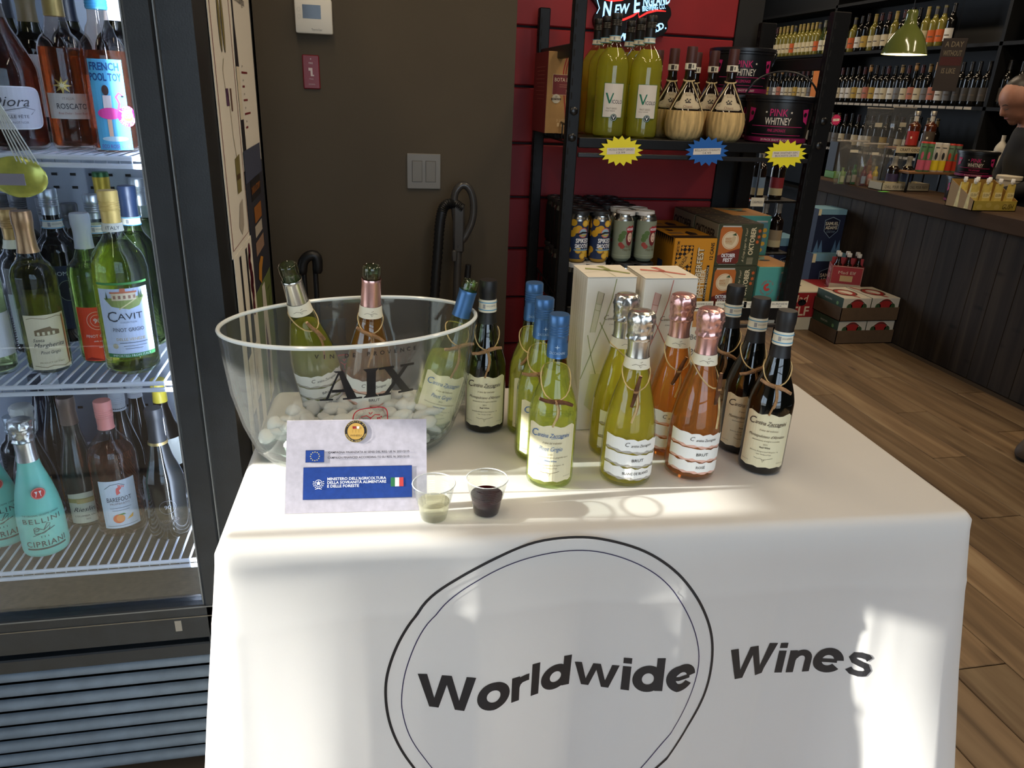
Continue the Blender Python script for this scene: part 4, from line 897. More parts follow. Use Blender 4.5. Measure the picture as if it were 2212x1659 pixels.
def cat3(pts, k=5, closed=False):
    n = len(pts); out = []
    for i in range(n if closed else n - 1):
        p0, p1, p2, p3 = (Vector(pts[(i + j - 1) % n] if closed else pts[max(0, min(n - 1, i + j - 1))]) for j in range(4))
        for q in range(k): t_ = q / k; out.append(.5 * ((2 * p1) + (p2 - p0) * t_ + (2 * p0 - 5 * p1 + 4 * p2 - p3) * t_ * t_ + (3 * p1 - p0 - 3 * p2 + p3) * t_ ** 3))
    if not closed: out.append(Vector(pts[-1]))
    return out
MB(VO).tube(cat3([pp(994, 520), pp(988, 490), pp(982, 450), pp(983, 418), pp(998, 400), pp(1014, 408), pp(1023, 438), pp(1020, 476), pp(1006, 508)], 4, True), .0125, 10, vm, True).rbox(*sum(([pp(978, 500)[0], pp(1002, 500)[0]], [2.485, 2.515], [pp(990, 545)[2], pp(990, 440)[2]]), []), vm, .006).build('handle', vac, smooth=True)
hose = cat3([pp(998, 452), pp(980, 440), pp(960, 446), pp(951, 478), pp(946, 540), pp(940, 620), pp(934, 720), pp(925, 860)], 14)
MB(VO).tube(hose, [.0185 if i % 2 else .0155 for i in range(len(hose))], 12, vb).build('hose', vac, smooth=True, ang=80)
MB(VO).tube([pp(990, 520), pp(986, 640), pp(975, 860)], .0135, 12, vm).tube([pp(989, 528), pp(988.4, 534)], .0155, 12, vb).build('wand', vac, smooth=True)
MB(VO).rbox(*(pp(975, 545)[0], pp(985, 545)[0]), 2.475, 2.49, pp(980, 562)[2], pp(980, 538)[2], vm, .003).tube([pp(1012, 572), pp(1006, 640), pp(1000, 720)], [.010, .014, .014], 10, vb).build('crevice_tool', vac, smooth=True)
MB(VO).rbox(.22, .42, 2.40, 2.58, .0, .10, vb, .03, seg=2).rbox(.24, .38, 2.43, 2.57, .09, .48, vm, .04, seg=2).build('body', vac, smooth=True)
ct = thing('cart_handle', 'dark folded hand-cart handle standing behind the ice bucket', 'hand cart', (-.17, 2.45, 0)); CO2 = (-.17, 2.45, 0)
q = lambda x, y: tuple(aty(x, y, 2.45))
MB(CO2).tube(cat3([q(652, 592), q(655, 566), q(668, 553), q(684, 556), q(686, 590)], 4), [.012] + [.017] * 15 + [.012], 10, vb).build('grip', ct, smooth=True)
for x in (656, 681): MB(CO2).tube([q(x, 580), (q(x, 580)[0] + .0, 2.45, .02)], .0085, 10, vb).build('pole', ct, smooth=True)
MB(CO2).rbox(-.28, -.08, 2.38, 2.50, 0, .03, vb, .006).build('base_plate', ct)

# ================================================================== wines in the cooler
def fridge_x(px, Y, z): return xat(px, Y, z)
def in_cooler(label, px, Y, shelf, ytop, kind='bordeaux', R=.037, name='wine_bottle', dr=0, **kw):
    z = SH[shelf] + .0005; x = fridge_x(px, Y, z); H = zat((x, Y), ytop) - z
    return bottle(name, label, (x, Y, z), face_cam((x, Y), dr), kind, H, R, group=kw.pop('group', ('wine bottles on the lower cooler shelf', 'wine bottles on the middle cooler shelf', 'wine bottles on the top cooler shelf')[shelf]), **kw)
def lab(w, z0, z1, base, fn=None, arch=0):
    a = Art()
    if arch: a.poly([(-w, z0), (w, z0)] + [(w - 2 * w * k / 10, z1 - arch + arch * math.sin(PI * k / 10)) for k in range(11)], ink(*base), 0)
    else: a.rect(-w, z0, w, z1, ink(*base), 0)
    if fn: fn(a)
    return a
gk = ink(60, 60, 66); wt = ink(238, 240, 242)
def f_diora(a):
    pts = [(.05 * (abs(math.cos(q)) ** .35) * (1 if math.cos(q) > 0 else -1), .066 + .032 * (abs(math.sin(q)) ** .35) * (1 if math.sin(q) > 0 else -1)) for q in [2 * PI * i / 36 for i in range(36)]]
    a.poly(pts, ink(206, 206, 214), 1).line(pts, .0018, wt, 2, True)
    a.text('Diora', .0, .076, .015, gk, 3, shear=.35, w=.056).line([(-.03, .066), (-.01, .062), (.02, .067), (.036, .063), (.028, .056)], .0008, gk, 3).text('LA BELLE FÊTE', 0, .053, .0045, gk, 3, w=.048).text('ROSÉ OF PINOT NOIR', 0, .044, .0035, ink(110, 110, 116), 3, w=.044)
def f_ros(a):
    go = P((176, 150, 80), .35, .6); a.text('ROSCATO', .004, .070, .0085, gk, 2, bold=.005, w=.046).text('ITALIA', .0, .082, .004, ink(150, 140, 130), 2).text('Rosé Dolce - Sweet Rosé', .004, .059, .0035, ink(150, 90, 80), 2, shear=.3, w=.044).star(-.006, .102, .014, go, 3, 8, .4).star(-.006, .102, .006, ink(226, 214, 180), 4, 8, .4)
def f_pool(a):
    b = ink(24, 70, 120); a.text('FRENCH', -.002, .134, .011, b, 2, bold=.03, w=.044).text('POOL TOY', -.002, .118, .011, b, 2, bold=.03, w=.048)
    sk = ink(226, 180, 150); pk = ink(226, 70, 150)
    a.poly([(-.008, .026), (-.002, .026), (-.001, .08), (-.008, .08)], sk, 2).poly([(-.011, .06), (.001, .06), (.002, .09), (-.010, .09)], ink(240, 220, 216), 3).ell(-.005, .098, .005, .008, ink(60, 40, 36), 3).ell(-.003, .062, .018, .009, pk, 4).line([(.01, .066), (.013, .078), (.009, .088), (.014, .094), (.019, .09)], .0035, pk, 4).ell(.019, .089, .0025, .0015, ink(20, 20, 20), 5, 8).ell(.0, .022, .02, .004, ink(196, 220, 230), 2)
    a.text('ECO ROSÉ WINE', 0, .010, .006, ink(110, 70, 150), 2, w=.044)
    a.ell(.024, .058, .0165, .0165, ink(206, 30, 130), 5, 30).ell(.024, .058, .0105, .0105, ink(222, 236, 220), 6, 26).ell(.024, .056, .008, .006, ink(120, 190, 60), 7, 20).text('CO²', .024, .0575, .005, wt, 8, bold=.02).circtext('LOWER', .024, .058, .0135, .0042, wt, PI * .78, -PI * .5, 6, bold=.03).circtext('THAN GLASS', .024, .058, .0135, .0042, wt, PI * 1.15, PI * .75, 6, flip=True, bold=.03)
in_cooler('big dark rosé bottle with a round-cornered white script label, left of top cooler shelf', 40, 1.43, 2, -80, 'burgundy', .049, glass=G_PINKISH, liquid=W_DARKROSE, lvl=.72, cap=('long', P((180, 180, 184), .4), .80), lab=Art() if False else (lambda a: (f_diora(a), a)[1])(Art()))
in_cooler('dim bottle with a narrow white label tucked between two rosés on the top shelf', 108, 1.60, 2, -30, 'bordeaux', .036, glass=G_OLIVE, liquid=W_DARKROSE, cap=('long', P((118, 100, 66), .5), .78), lab=lab(.03, .045, .15, (200, 198, 196), lambda a: a.text('Ang', -.012, .11, .011, gk, 2, shear=.4)))
in_cooler('orange rosé bottle with a gold star over its cream label on the top cooler shelf', 166, 1.46, 2, -42, 'bordeaux', .0345, glass=G_PINKISH, liquid=W_OR, lvl=.62, cap=('long', P((150, 126, 70), .4, .5), .80), lab=lab(.035, .050, .090, (196, 190, 184), f_ros))
pb = in_cooler('orange rosé bottle with a bright blue flamingo label on the top cooler shelf', 254, 1.435, 2, -34, 'magnum', .037, glass=G_PINKISH, liquid=W_OR, lvl=.62, cap=('screw', P((70, 160, 210), .4), .86), lab=lab(.027, .004, .145, (92, 176, 214), f_pool))
in_cooler('dim bottle with pale cap behind the blue-labelled rosé at the door edge', 285, 1.58, 2, -40, 'bordeaux', .037, glass=G_OLIVE, liquid=W_DARKROSE, cap=('long', P((190, 190, 196), .4), .77), lab=lab(.03, .03, .12, (206, 206, 210), lambda a: a.text('SUMMER', 0, .05, .006, gk, 2, w=.05)))
in_cooler('dark bottle with navy cap in the second row of the top cooler shelf', 190, 1.69, 2, -40, 'bordeaux', .036, glass=G_OLIVE, liquid=W_DARKROSE, cap=('long', P((20, 26, 40), .4), .76))
in_cooler('dark bottle at the back left of the top cooler shelf', 60, 1.66, 2, -40, 'burgundy', .04, glass=G_OLIVE, liquid=W_DARKROSE, cap=('long', P((60, 60, 66), .4), .78))
# middle shelf
def f_sm(a):
    a.text('Margherita', 0, .056, .008, gk, 2, shear=.35, w=.05).text('Santa', -.016, .0655, .006, gk, 2, shear=.35).text('Pinot Grigio', 0, .042, .006, gk, 2, shear=.35, w=.032)
    b = ink(130, 110, 80); a.poly([(-.02, .074), (.02, .074), (.02, .082), (.008, .086), (.006, .09), (-.006, .088), (-.02, .084)], b, 2); [a.rect(-.016 + k * .008, .075, -.012 + k * .008, .081, CREAM, 3) for k in range(4)]
    a.line([(-.03, .105), (-.02, .108), (0, .105), (.02, .108), (.03, .105)], .001, b).line([(-.03, .016), (-.01, .013), (.0, .016), (.02, .012), (.03, .015)], .001, b).rect(.029, .014, .033, .108, GOLDC, 2).text('PRODUCT OF ITALY', 0, .022, .003, b, 2)
def f_90(a): a.ring(0, .086, .018, .018, .0012, ink(240, 190, 170)).ring(0, .086, .012, .012, .001, ink(240, 190, 170)).text('90', 0, .086, .009, wt, 3, bold=.01).text('PINOT GRIGIO', 0, .056, .0055, wt, 2, w=.046).text('delle venezie', 0, .046, .003, wt, 2, shear=.3).text('italia', 0, .034, .003, wt, 2).poly([(-.034, .008), (-.02, .014), (0, .009), (.02, .014), (.034, .008)], ink(150, 34, 24), 2).ell(.026, .014, .003, .002, ink(110, 170, 70), 3, 10)
def f_cav(a):
    a.rect(-.044, .0, .044, .007, ink(60, 124, 70), 2).text('IMPORTED FROM ITALY', 0, .0035, .004, wt, 3, w=.066)
    a.text('C', -.024, .078, .019, gk, 2).text('AVIT', .006, .078, .0115, gk, 2, w=.042).text('COLLECTION', .002, .067, .003, ink(120, 120, 130), 2).text('PINOT GRIGIO', 0, .053, .0068, gk, 2, w=.052)
    a.text('DELLE VENEZIE', .002, .035, .005, ink(190, 160, 90), 2).line([(-.018, .028), (.03, .028)], .001, gk).line([(-.012, .022), (.028, .022)], .0008, gk).line([(-.01, .017), (.02, .017)], .0008, gk).ell(-.026, .022, .005, .005, ink(200, 190, 160), 2)
    a.poly([(-.034, .112), (.036, .114), (.024, .096), (.006, .091), (-.022, .097)], ink(140, 150, 84), 2).poly([(-.02, .108), (.02, .108), (.02, .122), (-.02, .122)], ink(226, 206, 170), 3).poly([(-.006, .122), (.004, .122), (.003, .130), (-.005, .130)], ink(190, 110, 80), 3).rect(-.022, .121, .022, .124, ink(180, 104, 74), 4)
    for k in range(5): a.rect(-.017 + k * .008, .111, -.013 + k * .008, .117, ink(150, 110, 90), 4)
    for x in (.026, .03, -.028): a.poly([(x - .002, .11), (x + .002, .11), (x, .125)], ink(70, 90, 50), 4)
    a.line([(-.01, .092), (.01, .104), (.02, .11)], .002, ink(220, 206, 150), 3)
in_cooler('pale bottle with white label cut off at the left of the middle cooler shelf', -6, 1.43, 1, 430, 'bordeaux', .037, glass=G_CLEAR, liquid=W_PALE, lvl=.66, cap=('long', GOLDC, .78), lab=lab(.045, .035, .115, (222, 226, 230)))
in_cooler('white wine bottle with copper capsule and ornate cream label on the middle cooler shelf', 112, 1.44, 1, 456, 'bordeaux', .037, glass=G_CLEAR, liquid=wine((214, 206, 140), thru=.4), lvl=.70, cap=('long', P((168, 130, 92), .35, .7), .755), lab=lab(.036, .008, .112, (226, 214, 182), f_sm), dr=.1)
in_cooler('dark bottle with gold cap and white label behind the copper-capped bottle', 78, 1.56, 1, 452, 'bordeaux', .037, glass=G_DARK, cap=('screw', P((176, 140, 84), .4, .5), .80), lab=lab(.03, .02, .12, (206, 214, 214), lambda a: a.ell(.0, .08, .006, .004, ink(150, 30, 40), 2)), foilband=(.74, .80, PAPER, None))
in_cooler('navy-labelled bottle with ringed silver cap at the back of the middle shelf', 160, 1.625, 1, 408, 'bordeaux', .039, glass=shell((60, 96, 96)), cap=('screw', SILV2, .84), lab=lab(.04, .03, .16, (22, 34, 56), lambda a: a.text('DOMA', .0, .145, .008, ink(190, 200, 206), 2).ell(.005, .11, .016, .02, ink(10, 16, 26), 2).ring(.005, .11, .017, .021, .001, ink(120, 140, 120), 3)), foilband=(.755, .81, PAPER, A_SB), liquid=wine((70, 110, 100), thru=.4))
in_cooler('white wine bottle with a vermilion label and white capsule on the middle cooler shelf', 224, 1.49, 1, 461, 'bordeaux', .0375, glass=G_GREEN, liquid=W_PALE, lvl=.66, cap=('long', P((196, 200, 204), .4), .775), lab=lab(.036, .006, .112, (226, 74, 44), f_90))
in_cooler('pale bottle with ringed silver cap behind the vermilion label', 246, 1.66, 1, 421, 'bordeaux', .037, glass=G_CLEAR, liquid=W_PALE, cap=('screw', SILV2, .84), foilband=(.74, .80, PAPER, A_SB))
in_cooler('large white wine bottle with yellow cap and pale villa label at the door edge', 291, 1.43, 1, 412, 'magnum', .0475, glass=G_CLEAR, liquid=wine((226, 224, 150), thru=.35), lvl=.73, cap=('screw', YELC, .835), foilband=(.79, .835, PAPER, Art().text('ITALY', 0, 0, .006, gk, 2)), lab=(lambda a: (a.rect(-.047, .172, .047, .176, ink(70, 130, 70), 0), a)[1])(lab(.045, .036, .165, (206, 216, 236), lambda a: None)), dr=0)
pz = D.objects['wine_bottle.%03d' % max(int(o.name[-3:]) for o in D.objects if o.name.startswith('wine_bottle.'))]
a = Art(); f_cav(a); a.p = [([(x, y + .036) for x, y in v], f, m_, l) for v, f, m_, l in a.p]; mb = MB(); a.emit(mb, on_cyl(.0479), .006); mb.build('label_print', pz, fix=False)
in_cooler('green bottle with dark blue cap behind the yellow-capped one', 322, 1.58, 1, 402, 'bordeaux', .038, glass=G_GREEN, liquid=W_PALE, cap=('long', P((30, 44, 70), .4), .82), foilband=(.77, .82, PAPER, A_SB))
in_cooler('pale bottle with thin silver cap at the back right of the middle shelf', 336, 1.78, 1, 386, 'bordeaux', .036, glass=G_CLEAR, liquid=W_PALE, cap=('screw', SILV2, .82))
in_cooler('green and gold foiled sparkling bottle at the back of the middle cooler shelf', 262, 1.86, 1, 372, 'sparkling', .040, glass=G_DARK, cap=('long', P((36, 92, 46), .4, .3), .72), foilband=(.78, .97, P((190, 160, 50), .4, .4), None))
for k, (px, yt, Yk) in enumerate(((30, 430, 1.70), (88, 415, 1.79), (146, 428, 1.725), (50, 420, 1.885), (190, 440, 1.80))):
    in_cooler('dim grey-capped rear bottle at the back of the middle cooler shelf, %s from the left' % ('first', 'third', 'fourth', 'second', 'fifth')[k], px, Yk, 1, yt, 'bordeaux', .036, glass=G_OLIVE, liquid=W_PALE, cap=('screw', P((90, 92, 96), .4, .4), .80), n=18, group='rear bottles on the middle cooler shelf')
# lower shelf
MINT = P((122, 208, 190), .35, 0, .5); MINTK = ink(38, 62, 64)
def f_bel(a):
    r = ink(206, 66, 60); a.ell(.004, .145, .0125, .0125, r, 2).ring(.004, .145, .0115, .0115, .0007, ink(240, 200, 190), 3).poly([(-.002, .150), (.003, .150), (.001, .143)], wt, 3).poly([(.005, .150), (.010, .150), (.007, .143)], wt, 3).line([(.0005, .144), (-.001, .138)], .001, wt, 3).line([(.0072, .144), (.008, .138)], .001, wt, 3)
    a.text('THE ORIGINAL GIUSEPPE CIPRIANI', 0, .098, .0038, MINTK, 2, w=.066).text('BELLINI', 0, .085, .0105, MINTK, 2, w=.068, sp=1.2).text('CIPRIANI', 0, .033, .012, MINTK, 2, bold=.012, w=.072, sp=1.15)
    a.line([(-.02, .052), (.02, .066)], .0014, MINTK).line([(-.016, .058), (-.016, .066), (-.008, .069), (.0, .064), (.012, .073), (.01, .064), (.0, .057), (-.016, .057)], .0014, MINTK).ring(-.012, .067, .005, .005, .0012, MINTK).line([(.0, .064), (.008, .078), (.013, .074)], .0014, MINTK)
    for k in range(3): a.line([(-.006 + k * .006, .047), (-.006 + k * .006, .051)], .0012, MINTK)
    a.rect(-.036, .020, .036, .0238, MINTK, 2)
for lb, px, Yk, yt in (('mint-green sleeved peach cocktail bottle, whole, in front on the lower cooler shelf', 103, 1.43, 905), ('mint-green sleeved peach cocktail bottle cut off at the left of the lower cooler shelf', 14, 1.475, 922)):
    t = in_cooler(lb, px, Yk, 0, yt, 'sparkling', .042, glass=MINT, cap=('foil', SILVER, .70), lab=(lambda a: (f_bel(a), a)[1])(Art()), name='cocktail_bottle')
in_cooler('sparkling bottle with white foil and orange label behind the mint-green bottles', 95, 1.57, 0, 874, 'sparkling', .043, glass=G_DARK, cap=('foil', P((206, 204, 198), .4, .2), .74), lab=lab(.03, .03, .10, (206, 140, 60)))
in_cooler('small silver-topped bottle behind the left mint-green bottle', 58, 1.68, 0, 900, 'bordeaux', .033, glass=G_DARK, cap=('screw', SILV2, .80))
in_cooler('tall navy bottle at the back left of the lower cooler shelf', 112, 1.85, 0, 812, 'flute', .037, glass=G_NAVY, cap=('screw', P((60, 66, 80), .4), .84))
in_cooler('tall dark bottle with white printed cap at the back of the lower shelf', 150, 1.74, 0, 806, 'flute', .037, glass=G_DARK, cap=('screw', P((200, 206, 210), .4), .82))
in_cooler('slim dark riesling bottle with brown capsule and chateau label on the lower shelf', 192, 1.53, 0, 858, 'flute', .037, glass=P((40, 46, 40), .08, 0, .6), cap=('long', P((112, 94, 84), .4, .4), .80), lab=lab(.034, .012, .085, (214, 212, 190), lambda a: a.rect(-.034, .062, .034, .072, ink(170, 160, 100), 1).rect(-.016, .060, .016, .070, ink(200, 176, 120), 2).text('Riesling', .0, .046, .010, gk, 2, shear=.4, w=.05).text('COLUMBIA VALLEY', 0, .030, .004, gk, 2).text('2022', 0, .022, .003, gk, 2), arch=.004))
def f_bare(a):
    pk = ink(226, 110, 100); a.line([(-.024, .118), (-.012, .127), (.004, .128), (.014, .122)], .001, gk).poly([(-.003, .102), (.004, .106), (.002, .112), (.008, .118), (.003, .122), (-.003, .117), (-.004, .109)], pk, 2); [a.ell(.002 + .003 * k, .1235 - .0012 * k, .0014, .0016, pk, 2, 8) for k in range(4)]
    a.text('BAREFOOT', 0, .092, .010, gk, 2, w=.046).text('FRUITSCATO', 0, .082, .004, ink(150, 120, 110), 2, w=.036).line([(-.02, .072), (.02, .072)], .0007, gk).line([(-.016, .066), (.016, .066)], .0007, gk)
    a.ell(-.006, .047, .011, .0105, ink(222, 110, 60), 3).ell(-.003, .048, .008, .008, ink(236, 150, 80), 4).poly([(.008, .042), (.02, .045), (.022, .054), (.014, .048)], ink(232, 170, 60), 3).poly([(-.008, .057), (.004, .059), (.008, .056), (-.002, .055)], ink(90, 140, 60), 4).line([(-.03, .03), (.03, .03)], .0008, gk)
in_cooler('large peach-pink wine bottle with salmon cap and white fruit label on the lower shelf', 268, 1.49, 0, 866, 'magnum', .0465, glass=G_PINKISH, liquid=W_PEACH, lvl=.64, cap=('screw', P((222, 140, 130), .4), .80), lab=lab(.036, .024, .135, (214, 222, 230), f_bare))
in_cooler('dark bottle with white printed screw cap behind the peach-pink bottle', 285, 1.66, 0, 838, 'flute', .037, glass=G_DARK, cap=('screw', P((206, 210, 216), .4), .80))
in_cooler('dark bottle with tall white cap at the back right of the lower cooler shelf', 318, 1.74, 0, 818, 'flute', .037, glass=G_DARK, cap=('screw', P((196, 200, 206), .4), .82))
in_cooler('olive bottle with mustard-yellow capsule at the back right of the lower shelf', 372, 1.68, 0, 820, 'burgundy', .04, glass=G_OLIVE, liquid=W_PALE, cap=('long', P((176, 160, 50), .4), .80), lab=lab(.03, .06, .13, (190, 194, 190)))
in_cooler('black bottle with dark capsule and ringed emblem at the right of the lower shelf', 370, 1.46, 0, 882, 'burgundy', .040, glass=G_DARK, cap=('long', P((34, 36, 40), .45), .74), lab=(lambda a: (a.ring(0, .08, .016, .016, .0008, ink(110, 110, 114)), a.text('90', 0, .08, .009, ink(170, 172, 176), 2), a.text('PROSECCO', 0, .048, .005, ink(90, 84, 84), 2), a)[3])(Art()), foilband=(.735, .755, GOLDC, None))
# snack bag on strings, just inside the door
sx = xat(38, 1.335, 1.27)
sb = thing('snack_bag', 'shiny yellow snack bag hanging on white strings by the upper cooler shelf', 'bag', (sx, 1.335, 1.262))
bm = bmesh.new(); bmesh.ops.create_uvsphere(bm, u_segments=20, v_segments=12, radius=1)
for v in bm.verts:
    n = noise.noise(v.co * 3) * .25; v.co = Vector((v.co.x * (.042 + .01 * n), v.co.y * .008 * (1 + n), v.co.z * (.032 + .008 * n)))
MB().bm(bm, P((206, 200, 90), .2, .35, .5, var=.2, scale=60)).build('pouch', sb, smooth=True)
MB().rbox(-.03, .012, -.0095, -.0085, -.012, .006, P((150, 140, 150), .5), .0004).build('pouch_label', sb)
m = MB()
for k in range(6): m.tube([(-.012 + k * .001, -.004, .115), (-.006 + k * .004, -.012, .075), (.006 + k * .006, -.010, .025 - .002 * (k % 3))], .0011, 5, P((226, 224, 214), .6))
m.build('string', sb, smooth=True, kind='stuff')

# ================================================================== black shelving rack before the red wall
RY = 2.27
rack = thing('shelving_rack', 'black metal shelving rack before the red panelled wall', 'shelf', (1.05, 2.48, 0)); RO = (1.05, 2.48, 0)
PX = [(.612, .650), (1.432, 1.490)]
for (x0, x1) in PX:
    for (y0, y1) in ((2.255, 2.285), (2.695, 2.725)):
        mb = MB(RO).rbox(x0, x1, y0, y1, 0, 1.69, BLACK, .003)
        post = mb.build('post', rack)
        sl = MB(RO)
        for k in range(40): zz = .12 + k * .039; sl.box(x0 - .0006, x0 + .0005, (y0 + y1) / 2 - .004, (y0 + y1) / 2 + .004, zz, zz + .02, P((4, 4, 4), .9)); sl.box(x0 + .006, x0 + .010, y0 - .0006, y0 + .0004, zz, zz + .02, P((4, 4, 4), .9))
        sl.build('slot', post, kind='stuff')
        if y0 < 2.5:
            for zb in (1.375, 1.30): MB(RO).lathe([(0, 0), (.011, .0), (.012, .003), (.008, .006), (0, .006)], 14, BLACKM, Matrix.Translation(((x0 + x1) / 2, y0, zb)) @ Matrix.Rotation(PI / 2, 4, 'X')).build('bolt', post, smooth=True)
for xs in (.622, 1.44): MB(RO).rbox(xs, xs + .02, 2.285, 2.695, 1.525, 1.562, P((26, 26, 26), .45), .002).build('side_rail', rack)
Z1, Z0 = 1.300, .742
for zt in (Z1, Z0):
    shf = MB(RO).rbox(.652, 1.43, 2.25, 2.262, zt - .028, zt + (.002 if zt == Z1 else .03), BLACK, .002).build('shelf', rack)
    MB(RO).rbox(.652, 1.43, 2.252, 2.260, zt - .056, zt - .042, P((30, 30, 32), .35), .002).build('lower_rail', shf); MB(RO).rbox(.652, 1.43, 2.715, 2.725, zt - .03, zt, BLACK, .002).build('rear_rail', shf)
    MB(RO).rbox(.652, 1.43, 2.262, 2.715, zt - .006, zt, P((20, 20, 21), .4), .002).build('shelf_panel', shf)
    ba = MB(RO)
    for sx in (.66,):
        ba.tube([(sx - .012, 2.29, zt + .018), (sx - .012, 2.69, zt + .06)], .003, 6, BLACK).tube([(sx - .012, 2.29, zt - .02), (sx - .012, 2.69, zt - .02)], .003, 6, BLACK)
        for k in range(9): y = 2.30 + k * .047; ba.tube([(sx - .012, y, zt - .02), (sx - .012, y, zt + .018 + .042 * k / 8)], .0022, 5, BLACK)
    ba.build('side_basket', shf, smooth=True, kind='stuff')
# price strip tags on the lower shelf edge
def px_rect(x0, y0, x1, y1, Y): A_ = aty(x0, (y0 + y1) / 2, Y); B_ = aty(x1, (y0 + y1) / 2, Y); return A_.x, B_.x, aty((x0 + x1) / 2, y1, Y).z, aty((x0 + x1) / 2, y0, Y).z
for k, (x0, x1, tx) in enumerate(((1500, 1540, 'VLADIMIR ISLAND'), (1545, 1612, 'OTHER HALF THE LOAF'), (1606, 1640, 'EAST ROCK OCTOBER'), (1665, 1702, 'SURFSIDE'))):
    a0, b0, c0, d0 = px_rect(x0, 651, x1, 665, 2.245)
    o = MB(((a0 + b0) / 2, 2.246, c0)).box(a0, b0, 2.2435, 2.246, c0, d0, PAPER).build('price_tag', loc=((a0 + b0) / 2, 2.246, c0)); tag(o, 'white shelf-edge price tag reading %s' % ('"' + tx.title() + '"'), 'price tag', 'price tags on the lower rack shelf')
    decal('lettering', o, Art().text(tx, (b0 - a0) / 2, (d0 - c0) * .62, .006, gk, 1, w=(b0 - a0) * .9).text('13.99', (b0 - a0) / 2, (d0 - c0) * .25, .005, gk, 1), on_y(a0, 2.2434, c0), o=((a0 + b0) / 2, 2.246, c0))
x0, x1, z0, z1 = px_rect(1478, 668, 1570, 800, 2.235)
o = MB((x0, 2.237, z0)).box(x0, x1, 2.235, 2.237, z0, z1, PAPER).build('beer_sign', loc=(x0, 2.237, z0)); tag(o, 'white paper beer sale sign hanging under the lower rack shelf', 'sign')
a = Art(); w, h = x1 - x0, z1 - z0; a.poly([(.02, h * .72), (.05, h * .72), (.056, h * .97), (.014, h * .97)], ink(206, 150, 90), 1).text('Beer of the', w * .5, h * .56, .018, ink(90, 90, 92), 2).text('% OFF', w * .52, h * .3, .03, ink(90, 90, 92), 2)
decal('print', o, a, on_y(x0, 2.2349, z0), o=(x0, 2.237, z0))
# --- upper shelf goods
def f_vic(a):
    gr = ink(30, 110, 84); a.frame(-.0315, .060, .0315, .158, .0018, gr, 1)
    a.rect(-.0306, .061, .0306, .157, ink(214, 206, 194), 1).poly([(-.026, .130), (-.020, .130), (-.012, .108), (-.004, .130), (-.0, .130), (-.010, .100), (-.014, .100)], gr, 2).text('ICOLO', .012, .1055, .0105, ink(34, 24, 54), 2, bold=.004, w=.034)
    a.text('PINOT GRIGIO', -.004, .086, .005, ink(120, 104, 84), 2, w=.032).text('DELLE VENEZIE', -.008, .079, .003, ink(120, 104, 84), 2).ell(.004, .060, .0105, .0105, ink(20, 40, 38), 3).ring(.004, .060, .0105, .0105, .001, gr, 4).ring(.004, .060, .0085, .0085, .0007, wt, 4, 20).text('V', .004, .060, .009, wt, 4, bold=.02)
LV = Art(); f_vic(LV)
sx = [xat(1311, 2.345, Z1 + .0), xat(1382, 2.345, Z1)]
vic0 = None; nm = ('front', 'second', 'third')
for r in range(3):
    for c in range(2):
        loc = (sx[c] + .004 * r, 2.345 + r * .101, Z1 + .0005)
        lb = 'large white wine bottle with green-edged white label, %s row, %s column on the rack' % (nm[r], ('left', 'right')[c])
        if vic0 is None: vic0 = bottle('large_wine_bottle', lb, loc, face_cam(loc, .22), 'magnum', zat(loc, 30) - Z1, .049, G_GREEN, wine((246, 234, 130), thru=.42, glow=.38), .735, cap=('screw', P((18, 18, 18), .4), .83), foilband=(.785, .83, PAPER, A_SB), lab=LV, group='large white wine bottles on the rack')
        else: dup(vic0, loc, face_cam(loc, .22), lb)
